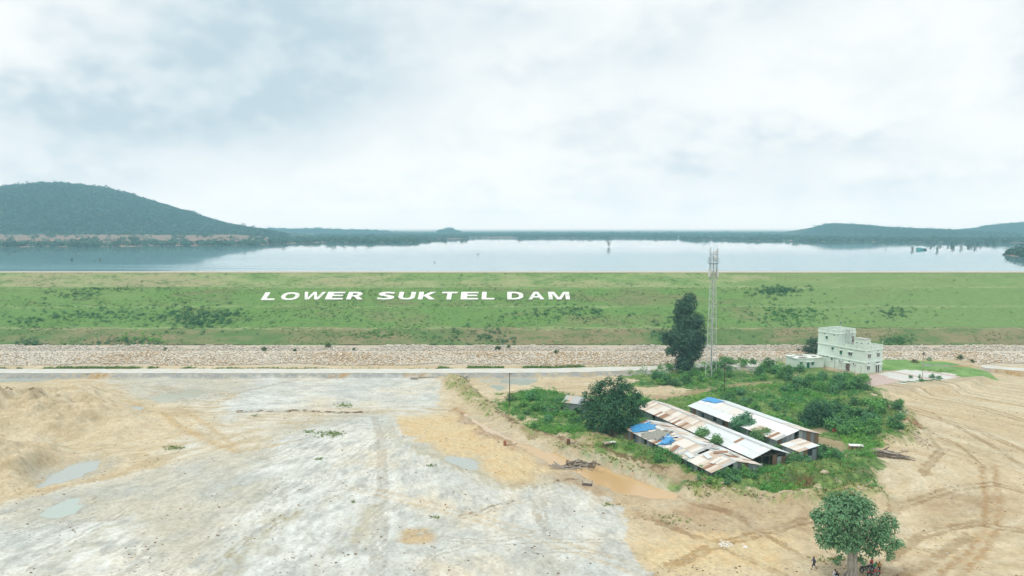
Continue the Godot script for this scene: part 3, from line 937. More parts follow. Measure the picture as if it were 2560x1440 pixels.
func dam_row(k: int) -> void:
	var row := PackedByteArray()
	row.resize(DW * 3)
	var s := (k + 0.5) / DH * slope_len
	var p := slope_at(s)
	for i in DW:
		var x := (i + 0.5) / DW * DX - DX * 0.5
		var a := n_soft.get_noise_2d(x * 1.2, s * 3.5 + 500)
		var b := n_soft.get_noise_2d(x * 5.0, s * 14.0 + 500)
		var f := n_fine.get_noise_2d(x * 5.0, s * 11.0)
		var h := p.y + a * 0.25
		var green := Color(0.128, 0.235, 0.072)
		var brown := Color(0.225, 0.205, 0.115)
		var c: Color
		if h > 20.2:
			c = Color(0.285, 0.315, 0.16).lerp(Color(0.19, 0.285, 0.11), clampf(0.35 + a * 1.6 + b, 0, 1)).lerp(Color(0.31, 0.275, 0.17), clampf(-a * 1.5 + f * 0.8 - 0.05, 0, 0.6))
		elif h > 14.6:
			c = green.lerp(Color(0.16, 0.25, 0.085), clampf(0.5 + a * 1.2 + b, 0, 1)).lerp(brown, clampf(-a * 1.4 + b * 0.7 - 0.1, 0, 0.6))
		elif h > 8.85:
			c = green.lerp(Color(0.15, 0.25, 0.08), clampf(0.5 + b * 1.3 + a, 0, 1)).lerp(brown, clampf(a * 1.2 + b * 0.6 - 0.12, 0, 0.55))
		else:
			c = brown.lerp(Color(0.12, 0.19, 0.07), clampf(0.5 + a * 1.6 + b * 0.8, 0, 1))
		c = c.lerp(Color(0.07, 0.14, 0.05), clampf((f + b * 0.6 - 0.12) * 2.2, 0, 0.7))
		if x > 85.0 and h > 9.0:
			c = c.lerp(Color(0.165, 0.255, 0.095), clampf((x - 85.0) / 20.0 + b, 0, 0.75))
		# the mown berms show as paler lines
		var berm := 0.0
		for z0 in [-230.4, -246.0, -261.4]:
			berm = maxf(berm, smoothstep(1.9, 0.7, absf(p.x - z0 + b * 1.6 + a * 1.5)) * clampf(0.75 + a * 1.8 + f, 0.15, 1.0))
		c = c.lerp(Color(0.235, 0.29, 0.135), berm * clampf(0.7 + f, 0, 1))
		c *= 1.0 + f * 0.2
		c = c.linear_to_srgb()
		row[i * 3] = int(clampf(c.r, 0, 1) * 255)
		row[i * 3 + 1] = int(clampf(c.g, 0, 1) * 255)
		row[i * 3 + 2] = int(clampf(c.b, 0, 1) * 255)
	dam_rows[k] = row

func make_dam() -> void:
	for i in range(5, 12):
		slope_len += (DAM[i + 1] - DAM[i]).length()
	dam_rows.resize(DH)
	var job := WorkerThreadPool.add_group_task(dam_row, DH)
	WorkerThreadPool.wait_for_group_task_completion(job)
	var dam := thing("earth_dam", "long grassy earth dam with three narrow berms and a stone toe", "dam")
	var gm := StandardMaterial3D.new()
	gm.resource_name = "slope_turf"
	gm.albedo_texture = join_rows(dam_rows, DW, DH)
	gm.roughness = 0.95
	gm.metallic_specular = 0.2
	# the turf face, a little lumpy
	var xs := PackedFloat32Array()
	var x := -900.0
	while x <= 900.0:
		xs.append(x)
		x += 1.25 if absf(x) < 235.0 else 25.0
	var rows := 64
	var v := PackedVector3Array()
	var uv := PackedVector2Array()
	var st := tool()
	for k in rows + 1:
		var s := slope_len * k / rows
		var p := slope_at(s)
		for i in xs.size():
			var lump := (n_fine.get_noise_2d(xs[i] * 2.4, s * 3.0) * 0.16 + n_soft.get_noise_2d(xs[i] * 3.0, s * 6.0) * 0.25) * (1.0 if k < rows else 0.25)
			st.set_uv(Vector2((xs[i] + DX * 0.5) / DX, s / slope_len))
			st.add_vertex(Vector3(xs[i], p.y + lump, p.x))
	for k in rows:
		for i in xs.size() - 1:
			var r := k * xs.size() + i
			for q in [r, r + xs.size(), r + xs.size() + 1, r, r + xs.size() + 1, r + 1]:
				st.add_index(q)
	st.generate_normals()
	part("grass_face", st.commit(), gm, dam)
	# crest road and the pitched water side
	var sand := mottled("crest_sand", [lin(0.46, 0.39, 0.29), lin(0.54, 0.47, 0.37), lin(0.58, 0.52, 0.43)], Vector3(0.05, 0.05, 0.05))
	st = tool()
	quad(st, Vector3(-900, 25.09, -273.9), Vector3(-900, 25.14, -281), Vector3(900, 25.14, -281), Vector3(900, 25.09, -273.9))
	part("crest_road", st.commit(), sand, dam)
	st = tool()
	quad(st, Vector3(-900, 25.14, -281), Vector3(-900, 10, -310), Vector3(900, 10, -310), Vector3(900, 25.14, -281))
	part("water_side", st.commit(), mottled("pitching", [lin(0.2, 0.19, 0.17), lin(0.35, 0.33, 0.3)], Vector3(0.3, 0.3, 0.3)), dam)
	for e in [-274.15, -280.8]:
		part("kerb", box_mesh(Vector3(-900, 24.9, e - 0.14), Vector3(900, 25.2, e + 0.14)), mottled("kerb_stone", [lin(0.46, 0.40, 0.31), lin(0.56, 0.5, 0.41)], Vector3(0.2, 0.2, 0.2)), dam)
	# the stone toe: a bed and its loose stones
	var bed := mottled("toe_bed", [lin(0.40, 0.35, 0.27), lin(0.48, 0.42, 0.335), lin(0.54, 0.48, 0.39)], Vector3(0.4, 0.4, 0.4))
	st = tool()
	for i in range(0, 5):
		var p: Vector2 = DAM[i]
		var q: Vector2 = DAM[i + 1]
		quad(st, Vector3(-900, p.y - 0.1, p.x), Vector3(-900, q.y - 0.1, q.x), Vector3(900, q.y - 0.1, q.x), Vector3(900, p.y - 0.1, p.x))
	part("stone_toe", st.commit(), bed, dam)
	var g := RandomNumberGenerator.new()
	g.seed = 5
	var stone := plain("toe_stone", 1, 1, 1, 0.9)
	stone.vertex_color_use_as_albedo = true
	var places := [[], [], []]
	var tints := [[], [], []]
	for i in 52000:
		var px := g.randf_range(-215, 215)
		var z := g.randf_range(-219.9, -208.6)
		if z > -209.4 + n_soft.get_noise_2d(px * 3, 5) * 1.5:
			continue
		if z < -219.0 + n_soft.get_noise_2d(px * 4, 77) * 1.6 + n_fine.get_noise_2d(px * 6, 7) * 1.2:
			continue
		var r := 0.13 + 0.22 * g.randf() * g.randf() + 0.04
		var b := Basis.from_euler(Vector3(g.randf_range(-0.6, 0.6), g.randf() * TAU, g.randf_range(-0.6, 0.6))).scaled(Vector3(r * g.randf_range(0.9, 1.4), r, r))
		var k := i % 3
		places[k].append(Transform3D(b, Vector3(px, dam_y(z) + r * 0.15, z)))
		var zone := n_soft.get_noise_2d(px * 1.5, z * 4)
		var c := Color(0.60, 0.53, 0.43).lerp(Color(0.62, 0.575, 0.505), g.randf())
		if g.randf() < 0.22 + zone * 0.6:
			c = Color(0.44, 0.32, 0.19)
		elif g.randf() < 0.15:
			c = Color(0.46, 0.43, 0.38)
		if z < -216.9:
			c = c.lerp(Color(0.53, 0.50, 0.45), 0.6)
		tints[k].append(c * g.randf_range(0.88, 1.12))
	for k in 3:
		swarm("loose_stones", lump_mesh(40 + k, 0.3, 0.75), stone, places[k], tints[k], dam)

func make_letters() -> void:
	var white := mottled("whitewash", [lin(0.42, 0.44, 0.36), lin(0.68, 0.69, 0.64), lin(0.76, 0.76, 0.73), lin(0.8, 0.8, 0.78)], Vector3(0.25, 0.25, 0.25))
	var font := SystemFont.new()
	font.font_names = PackedStringArray(["Droid Sans"])
	font.font_weight = 700
	# letter, left and right ends of its foot in the survey, then what sets it apart
	var set_out := [["L", 653, 686, "first letter of LOWER"], ["O", 699, 744, "second letter of LOWER"], ["W", 752, 806, "third letter of LOWER"], ["E", 812, 856, "fourth letter of LOWER"], ["R", 865, 907, "last letter of LOWER"], ["S", 942, 984, "first letter of SUKTEL"], ["U", 994, 1036, "second letter of SUKTEL"], ["K", 1044, 1087, "third letter of SUKTEL"], ["T", 1101, 1142, "fourth letter of SUKTEL"], ["E", 1151, 1195, "fifth letter of SUKTEL"], ["L", 1204, 1236, "last letter of SUKTEL"], ["D", 1268, 1309, "first letter of DAM"], ["A", 1321, 1361, "middle letter of DAM"], ["M", 1372, 1425, "last letter of DAM"]]
	var foot := on_dam(1000, 750.0)
	var head := on_dam(1000, 731.5)
	var up := (head - foot).normalized()
	up.x = 0
	up = up.normalized()
	var tall := Vector2(head.z - foot.z, head.y - foot.y).length()
	var out_ := Vector3(0, -up.z, up.y).normalized()
	if out_.y < 0:
		out_ = -out_
	for l in set_out:
		var sink := 0.4 if l[1] < 750 else 0.0
		var t := TextMesh.new()
		t.text = l[0]
		t.font = font
		t.font_size = 64
		t.pixel_size = 0.02
		t.depth = 0.35
		var bb := t.get_aabb()
		var x0 := on_dam(l[1], 750).x
		var x1 := on_dam(l[2], 750).x
		if l[0] == "T":
			x0 += 0.2
		var sx := (x1 - x0) / bb.size.x
		var sy := tall / bb.size.y
		var o := part("white_letter", t, white)
		var b := Basis(Vector3.RIGHT * sx, up * sy, out_)
		var corner := Vector3(x0, foot.y, foot.z) - up * sink
		o.transform = Transform3D(b, corner - b * Vector3(bb.position.x, bb.position.y, 0) + out_ * 0.16)
		tag(o, "white letter %s laid on the dam slope, %s" % [l[0], l[3]], "letter", "letters of the dam name")

# ---------------------------------------------------------------- reservoir, far bank and hills
const SHORE := [-2500, 700, -600, 820, 0, 905, 300, 925, 500, 985, 640, 1050, 700, 1120, 760, 1190, 900, 1240, 1035, 1260, 1075, 1480, 1120, 1640, 1180, 1800, 1290, 2000, 1560, 2040, 1690, 1880, 1730, 1600, 1880, 1520, 2030, 1360, 2250, 1290, 2400, 1260, 2620, 1180, 3200, 1000, 5000, 800]

func table(t: Array, x: float) -> float:
	for i in range(0, t.size() - 2, 2):
		if x < t[i + 2]:
			return lerpf(t[i + 1], t[i + 3], clampf((x - t[i]) / (t[i + 2] - t[i]), 0, 1))
	return t[-1]

func far_height(x: float, z: float) -> float:
	var d := -z
	var px := 1280.0 + LENS * x / d
	var bay := table(SHORE, px) * (1.0 + 0.035 * n_soft.get_noise_2d(px * 0.5, 3.0) + 0.02 * n_fine.get_noise_2d(px * 0.6, 8.0))
	var t := d - bay
	var h := 17.0
	if t > 0.0:
		h = 20.25 + minf(t * 0.02, 1.4) + smoothstep(1500.0, 4200.0, d) * 2.5
		if px < 760.0:
			h += smoothstep(20.0, 420.0, t) * 13.0 * smoothstep(760.0, 560.0, px)
	h += n_soft.get_noise_2d(x * 0.12, z * 0.12) * 1.6 if t > 60.0 else 0.0
	# arms of the lake that shine behind the first trees
	if (px > 1170.0 and px < 1295.0 and d > 1800.0 and d < 2150.0) or (px > 1690.0 and px < 1872.0 and d > 1760.0 + absf(px - 1780.0) and d < 2250.0) or (px > 1075.0 and px < 1200.0 and d > 1650.0 and d < 1800.0):
		h = 18.0
	# a wooded spur at the right edge of the picture
	var spur := Vector2((x - 505.0) / 95.0, (z + 575.0) / 75.0).length() + n_soft.get_noise_2d(x * 0.9, z * 0.9) * 0.22
	if spur < 1.2:
		h = maxf(h, 16.0 + 13.0 * smoothstep(1.15, 0.2, spur))
	return h

func make_lake() -> void:
	var m := StandardMaterial3D.new()
	m.resource_name = "lake_water"
	m.albedo_color = lin(0.17, 0.31, 0.35)
	m.metallic_specular = 0.5
	# a breeze roughens the water near the left bank, in long cat's paws
	var im := Image.create(512, 512, false, Image.FORMAT_L8)
	for k in 512:
		for i in 512:
			var x := -1200.0 + i / 512.0 * 2400.0
			var z := -281.0 - k / 512.0 * 1400.0
			var near := smoothstep(-640.0, -340.0, z + (x + 150.0) * 0.25) * smoothstep(20.0, -160.0, x)
			var paw := smoothstep(-0.1, 0.25, n_soft.get_noise_2d(x * 0.35, z * 3.2) + n_soft.get_noise_2d(x * 0.08, z * 0.5) * 0.8)
			var r := 0.04 + 0.12 * near * (0.35 + 0.65 * paw)
			im.set_pixel(i, k, Color(r, r, r))
	m.roughness = 1.0
	m.roughness_texture = ImageTexture.create_from_image(im)
	m.texture_repeat = false
	var st := tool()
	for p in [Vector3(-9000, 20, -281.5), Vector3(-9000, 20, -4300), Vector3(9000, 20, -4300), Vector3(-9000, 20, -281.5), Vector3(9000, 20, -4300), Vector3(9000, 20, -281.5)]:
		st.set_normal(Vector3.UP)
		st.set_uv(Vector2((p.x + 1200.0) / 2400.0, (-281.0 - p.z) / 1400.0))
		st.add_vertex(p)
	struct("lake", st.commit(), m, "still pale reservoir behind the dam mirroring the sky", "lake")

var bush_a: ArrayMesh
var bush_b: ArrayMesh
var haze_tinted_leaf: StandardMaterial3D

func make_far_bank() -> void:
	var soil := mottled("bank_soil", [lin(0.08, 0.13, 0.07), lin(0.13, 0.16, 0.09), lin(0.26, 0.15, 0.11), lin(0.30, 0.17, 0.13), lin(0.34, 0.24, 0.19)], Vector3(0.012, 0.02, 0.03))
	var st := tool()
	var ds := []
	var d := 470.0
	while d < 4300.0:
		ds.append(d)
		d *= 1.012 if d < 2300.0 else 1.05
	var cols := 420
	for k in ds.size():
		for i in cols + 1:
			var x: float = (i / float(cols) * 2.6 - 1.3) * ds[k]
			st.add_vertex(Vector3(x, far_height(x, -ds[k]), -ds[k]))
	for k in ds.size() - 1:
		for i in cols:
			var r: int = k * (cols + 1) + i
			for q in [r, r + cols + 1, r + cols + 2, r, r + cols + 2, r + 1]:
				st.add_index(q)
	st.generate_normals()
	struct("far_bank", st.commit(), soil, "low land of the far bank with bare red earth under the hill", "land")

const HILLS := [
	{"z": -1720.0, "front": 520.0, "back": 700.0, "base": 26.0, "line": [-900, 560, -500, 520, -200, 500, 0, 488, 60, 473, 105, 461, 160, 459, 220, 464, 270, 476, 330, 494, 400, 516, 470, 536, 520, 555, 560, 562, 620, 570, 680, 580, 720, 590], "label": "large wooded hill rising behind the left bank of the reservoir"},
	{"z": -2500.0, "front": 600.0, "back": 600.0, "base": 26.0, "line": [2010, 592, 2040, 576, 2062, 566, 2085, 560, 2115, 562, 2140, 568, 2200, 569, 2250, 572, 2300, 578, 2350, 584, 2420, 588, 2470, 590], "label": "small wooded hill with a steep left end across the lake"},
	{"z": -2700.0, "front": 650.0, "back": 600.0, "base": 26.0, "line": [2330, 592, 2400, 584, 2450, 576, 2500, 564, 2560, 558, 2640, 552, 2760, 560, 2900, 590], "label": "wooded hill cut off by the right edge of the picture"},
	{"z": -3600.0, "front": 400.0, "back": 400.0, "base": 28.0, "line": [1060, 592, 1090, 584, 1110, 578, 1127, 573, 1140, 578, 1160, 582, 1190, 590], "label": "tiny pointed hill in the middle of the far forest"},
	{"z": -4000.0, "front": 400.0, "back": 250.0, "base": 28.0, "line": [560, 582, 640, 576, 690, 573, 740, 576, 800, 574, 850, 576, 900, 578, 1000, 580], "label": "faint low ridge on the horizon right of the large hill"},
]
var hill_forest := [[], []]

func make_hills() -> void:
	var g := RandomNumberGenerator.new()
	g.seed = 77
	var soil := mottled("hill_soil", [lin(0.035, 0.06, 0.03), lin(0.06, 0.085, 0.04)], Vector3(0.02, 0.02, 0.02))
	for hill in HILLS:
		var line := []
		for i in range(0, hill.line.size(), 2):
			var p := over(hill.line[i], hill.line[i + 1], hill.z)
			line.append_array([p.x, p.y - 5.0])
		var x0: float = line[0]
		var x1: float = line[-2]
		var height := func(x: float, z: float) -> float:
			var w: float = hill.front if z > hill.z else hill.back
			var u := clampf(absf(z - hill.z) / w + n_soft.get_noise_2d(x * 0.14, z * 0.14) * 0.12, 0.0, 1.0)
			var top := maxf(table(line, x) - hill.base, 0.0)
			return hill.base - 9.0 * smoothstep(0.8, 1.0, u) + top * pow(cos(u * PI * 0.5), 1.7) + n_soft.get_noise_2d(x * 0.4, z * 0.4) * minf(top * 0.1, 5.0) * (1.0 - u)
		var st := tool()
		var nx := 110
		var nz := 46
		for k in nz + 1:
			for i in nx + 1:
				var p := Vector3(lerpf(x0, x1, i / float(nx)), 0, hill.z + lerpf(hill.front, -hill.back, k / float(nz)))
				p.y = height.call(p.x, p.z)
				st.add_vertex(p)
		for k in nz:
			for i in nx:
				var r := k * (nx + 1) + i
				for q in [r, r + nx + 1, r + nx + 2, r, r + nx + 2, r + 1]:
					st.add_index(q)
		st.generate_normals()
		struct("hill", st.commit(), soil, hill.label, "hill")
		var count := int((x1 - x0) * hill.front * (0.021 if hill.z > -3000.0 else 0.004))
		var places := [[], []]
		var tints := [[], []]
		for i in count:
			var x := g.randf_range(x0, x1)
			var z: float = hill.z + hill.front * (g.randf() * 1.1 - 0.14)
			var y: float = height.call(x, z)
			if y < hill.base + 1.0:
				continue
			var s := g.randf_range(3.6, 6.2) * (1.0 if hill.z > -3000.0 else 1.7) * (1.25 if g.randf() < 0.1 else 1.0)
			places[i & 1].append(Transform3D(Basis(Vector3.UP, g.randf() * TAU).scaled(Vector3(s, s * g.randf_range(0.75, 1.15), s)), Vector3(x, y - 1.2, z)))
			var q := g.randf_range(0.7, 1.25)
			tints[i & 1].append(Color(q * g.randf_range(0.9, 1.15), q, q * g.randf_range(0.9, 1.05)))
		for k in 2:
			var o := swarm("hill_forest", bush_a if k == 0 else bush_b, haze_tinted_leaf, places[k], tints[k])
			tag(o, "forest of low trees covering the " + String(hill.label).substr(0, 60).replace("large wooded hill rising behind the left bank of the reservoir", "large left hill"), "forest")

func make_far_forest() -> void:
	var g := RandomNumberGenerator.new()
	g.seed = 31
	var places := [[], []]
	var tints := [[], []]
	for i in 34000:
		var px := g.randf_range(-500, 3060)
		var bay := table(SHORE, px)
		var d := bay * 0.97 + pow(g.randf(), 2.4) * (4200.0 - bay)
		var x := (px - 1280.0) / LENS * d
		if i % 14 == 0:
			x = 505.0 + g.randf_range(-115, 115)
			d = 575.0 + g.randf_range(-90, 90)
		var y := far_height(x, -d)
		if y < 20.2:
			continue
		# bare red terraces stay open under the left hill
		if px < 800.0 and i % 14 and y > 23.0 and y < 33.5 and g.randf() < 0.94 - 0.6 * maxf(0.0, n_soft.get_noise_2d(x * 0.7, d * 0.7) * 2.0):
			continue
		if px < 900.0 and d < 1300.0 and g.randf() < 0.3:
			continue
		var s := g.randf_range(2.2, 4.2) * (1.0 + maxf(0.0, d - 1500.0) / 6500.0)
		if g.randf() < 0.06:
			s *= 1.5
		places[i & 1].append(Transform3D(Basis(Vector3.UP, g.randf() * TAU).scaled(Vector3(s * g.randf_range(0.9, 1.5), s * g.randf_range(0.8, 1.2), s)), Vector3(x, y - s * 0.15, -d)))
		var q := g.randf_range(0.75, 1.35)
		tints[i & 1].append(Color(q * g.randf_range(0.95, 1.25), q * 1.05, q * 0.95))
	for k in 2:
		tag(swarm("far_forest", bush_a if k == 0 else bush_b, haze_tinted_leaf, places[k], tints[k]), "hazy mass of trees along the far bank of the lake", "forest")

# ---------------------------------------------------------------- plants
const SHED_U := Vector2(0.37, 0.929)
const SHED_V := Vector2(0.929, -0.37)
# origin x, z (back left corner), length, width
const SHEDS := [[23.3, -134.3, 26.4, 9.4], [28.7, -150.0, 36.4, 7.2], [40.2, -151.0, 26.8, 10.2]]

func in_shed(x: float, z: float, margin := 0.6) -> bool:
	for s in SHEDS:
		var d := Vector2(x - s[0], z - s[1])
		var u := d.dot(SHED_U)
		var v := d.dot(SHED_V)
		if u > -margin and u < s[2] + margin and v > -margin and v < s[3] + margin:
			return true
	if Vector2(x - 52.7, z + 122.2).length() < 3.6 or (x > 84.0 and x < 116.0 and z < -184.0 and z > -206.0):
		return true
	return false

func bole(st: SurfaceTool, pts: Array, radii: Array, sides := 9) -> void:
	tube(st, pts, radii, sides)

func survey_puffs(list: Array, base: Vector3, z: float, seed_: int, deep := 0.9) -> Array:
	# bearings and radii of a crown's masses, turned into metres round the tree's foot
	var g := RandomNumberGenerator.new()
	g.seed = seed_
	var out := []
	for p in list:
		var q := over(p[0], p[1], z)
		var r: float = p[2] * (-z + (42.0 - q.y) * 0.084) / LENS
		var off := g.randf_range(-0.75, 0.75) * deep if out.size() else 0.0
		var biggest: float = list[0][2] * -z / LENS
		var dz := off * maxf(biggest - r * 0.55, 0.2)
		q = over(p[0], p[1], z + dz)
		out.append([q - base, Vector3(r, r * 0.88, r * g.randf_range(0.9, 1.15))])
	return out

func tree(called: String, label: String, base: Vector3, puffs: Array, trunk_r: float, bark: Material, leaf_m: Material, length: float, per_m2: float, seed_: int, group := "", fork := 0.45, hang := 0.0) -> Node3D:
	var g := RandomNumberGenerator.new()
	g.seed = seed_
	var o := thing(called, label, "tree", base, 0.0, group)
	var mid: Vector3 = puffs[0][0]
	var neck := Vector3(mid.x * 0.35, mid.y * fork, mid.z * 0.35)
	var st := tool()
	bole(st, [Vector3(0, -0.5, 0), Vector3(0, 0.15, 0), neck * 0.45 + Vector3(trunk_r * 0.2, 0, 0), neck, neck.lerp(mid, 0.5)], [trunk_r * 1.35, trunk_r * 1.12, trunk_r, trunk_r * 0.85, trunk_r * 0.5])
	part("trunk", st.commit(), bark, o)
	for i in range(1, mini(puffs.size(), 9)):
		var e: Vector3 = puffs[i][0]
		st = tool()
		var a := neck.lerp(mid, 0.25 * g.randf())
		bole(st, [a, a.lerp(e, 0.5) + Vector3(0, -0.06, 0) * a.distance_to(e), e], [trunk_r * 0.42, trunk_r * 0.26, trunk_r * 0.08], 6)
		part("branch", st.commit(), bark, o)
	st = tool()
	for p in puffs:
		var r: Vector3 = p[1]
		puff(st, g, p[0], r, int(per_m2 * r.x * r.y) + 8, length, 0.55, 0.5, hang)
	part("crown", st.commit(), leaf_m, o)
	return o

var shrub_forms := []

func make_shrub_forms() -> void:
	var g := RandomNumberGenerator.new()
	g.seed = 404
	for k in 6:
		var st := tool()
		var n := 4 + k % 3
		for i in n:
			var w := TAU * i / n + k
			var far := 0.45 if i else 0.0
			puff(st, g, Vector3(cos(w) * far, g.randf_range(0.35, 0.75) + (0.25 if i == 0 else 0.0), sin(w) * far), Vector3(0.42, 0.4, 0.42) * g.randf_range(0.8, 1.25), 70, 0.24 if k != 3 else 0.34, 0.45, 0.35)
		var stems := tool()
		for i in 4:
			var w := TAU * i / 4.0 + k
			tube(stems, [Vector3(cos(w) * 0.06, -0.15, sin(w) * 0.06), Vector3(cos(w) * 0.15, 0.35, sin(w) * 0.15), Vector3(cos(w) * 0.35, 0.8, sin(w) * 0.35)], [0.03, 0.022, 0.01], 5)
		shrub_forms.append([st.commit(), stems.commit()])

var shrub_count := {}

func shrub(where: Vector3, size: float, m: Material, label: String, group := "", tall := 1.0, called := "shrub") -> Node3D:
	var k := rng.randi() % 6
	var key := "%d%s" % [k, m.resource_name]
	var o := thing(called, label, "shrub", where, rng.randf() * TAU, group)
	part("foliage", shrub_forms[k][0], m, o)
	part("stem", shrub_forms[k][1], plain("twig", 0.13, 0.1, 0.07), o)
	o.scale = Vector3(size, size * tall, size)
	return o

func scatter_in(px0: float, px1: float, py0: float, py1: float, n: int, size0: float, size1: float, g: RandomNumberGenerator, places: Array, tints: Array, tint: Color) -> void:
	for i in n:
		var u := g.randfn() * 0.28 + 0.5
		var v := g.randfn() * 0.26 + 0.5
		var p := on_dam(lerpf(px0, px1, u), clampf(lerpf(py0, py1, v), 686, 862))
		var s := g.randf_range(size0, size1)
		places.append(Transform3D(Basis(Vector3.UP, g.randf() * TAU).scaled(Vector3(s, s * g.randf_range(0.7, 1.1), s)), p + Vector3(0, -s * 0.15, 0)))
		var q := g.randf_range(0.75, 1.25)
		tints.append(Color(tint.r * q, tint.g * q, tint.b * q))

func make_dam_plants() -> void:
	var g := RandomNumberGenerator.new()
	g.seed = 62
	var leaf_m := leafy("slope_leaves", 0.105, 0.235, 0.105, 0.5)
	var bush := clump_mesh(9, 60, 0.45)
	var places := []
	var tints := []
	var deep := Color(0.75, 0.9, 1.05)
	var lime := Color(2.0, 2.1, 1.0)
	scatter_in(400, 610, 762, 825, 260, 0.45, 1.0, g, places, tints, deep)
	scatter_in(90, 420, 765, 812, 130, 0.4, 0.9, g, places, tints, deep)
	scatter_in(0, 140, 785, 820, 40, 0.4, 0.8, g, places, tints, deep)
	scatter_in(100, 250, 722, 750, 70, 0.35, 0.8, g, places, tints, deep)
	scatter_in(190, 430, 718, 728, 40, 0.35, 0.7, g, places, tints, deep)
	scatter_in(230, 420, 845, 866, 90, 0.35, 0.7, g, places, tints, deep)
	scatter_in(300, 400, 822, 862, 40, 0.35, 0.7, g, places, tints, lime)
	scatter_in(370, 410, 842, 862, 22, 0.4, 0.7, g, places, tints, lime)
	scatter_in(40, 110, 845, 872, 40, 0.4, 0.9, g, places, tints, deep)
	scatter_in(1880, 2010, 716, 740, 110, 0.45, 1.0, g, places, tints, deep)
	scatter_in(1890, 2060, 765, 815, 170, 0.4, 0.85, g, places, tints, Color(0.9, 1.15, 0.9))
	scatter_in(2190, 2290, 765, 795, 50, 0.4, 0.8, g, places, tints, deep)
	scatter_in(2200, 2280, 840, 866, 50, 0.4, 0.9, g, places, tints, Color(0.9, 1.1, 0.9))
	scatter_in(1100, 1300, 820, 866, 120, 0.35, 0.8, g, places, tints, deep)
	scatter_in(860, 1020, 828, 850, 70, 0.35, 0.7, g, places, tints, Color(1.1, 1.4, 0.9))
	scatter_in(1620, 1700, 800, 860, 60, 0.4, 0.9, g, places, tints, deep)
	scatter_in(1250, 1560, 760, 800, 90, 0.4, 0.9, g, places, tints, deep)
	scatter_in(720, 1000, 770, 815, 40, 0.3, 0.6, g, places, tints, deep)
	for i in 420:
		scatter_in(g.randf_range(-20, 2560), g.randf_range(-20, 2560), 690 + 40 * g.randf(), 860, 1, 0.25, 0.6, g, places, tints, deep)
	tag(swarm("slope_shrubs", bush, leaf_m, places, tints), "low dark bushes scattered over the grass face of the dam", "shrubs")
	# rank grass over the whole face
	var tuft := tuft_mesh(3, 7, 0.5, 0.28)
	places = []
	tints = []
	for i in 26000:
		var x := g.randf_range(-222, 222)
		var s := g.randf() * slope_len
		var p := slope_at(s)
		var a := n_soft.get_noise_2d(x * 2.2, s * 5.0)
		var high := 1.0
		if p.y > 20.1 or (x > 100.0 and p.y > 9.0):
			high = 0.55
		if g.randf() > 0.55 + a * 1.6:
			continue
		var k := g.randf_range(0.55, 1.2) * high
		places.append(Transform3D(Basis(Vector3.UP, g.randf() * TAU).scaled(Vector3(k * 1.3, k * 0.85, k * 1.3)), Vector3(x, p.y - 0.03, p.x)))
		var q := g.randf_range(0.75, 1.2)
		var c := Color(1.15, 1.35, 0.9).lerp(Color(1.7, 1.5, 1.2), clampf(-a * 2.0 + (0.45 if p.y > 20.0 or p.y < 8.8 else 0.0), 0, 1))
		tints.append(c * q)
	tag(swarm("slope_grass", tuft, leafy("slope_blades", 0.105, 0.155, 0.068, 0.2), places, tints), "rank grass growing all over the face of the dam", "grass")
	# single bushes in the stone toe
	var m := leafy("toe_leaves", 0.085, 0.15, 0.06, 0.2)
	for b in [[1245, 873, 1.05, "round green bush in the stone toe, left of the darker one"], [1391, 882, 1.1, "lone round bush on the stone toe left of the tall dark tree"], [1272, 868, 0.8, "small pale bush beside a round one at the top of the stones"], [737, 878, 0.75, "small bush in the pale stones below the middle of the dam"], [885, 874, 0.7, "thin sprig of green at the top edge of the stones"], [660, 876, 1.1, "leafy weed clump where grass meets the stone toe on the left"], [415, 874, 0.8, "dark bush at the grass edge near a gap in the stones"], [2430, 905, 0.9, "pale weed clump at the foot of the right hand stones"], [2402, 898, 1.3, "larger grey green bush between lawn and stone toe"], [1995, 876, 0.6, "small weed in the stones left of the mint building"], [820, 866, 1.2, "dark flat bush at the lower grass edge of the dam"]]:
		shrub(on_dam(b[0], b[1]) + Vector3(0, -0.1, 0), b[2], m, b[3])

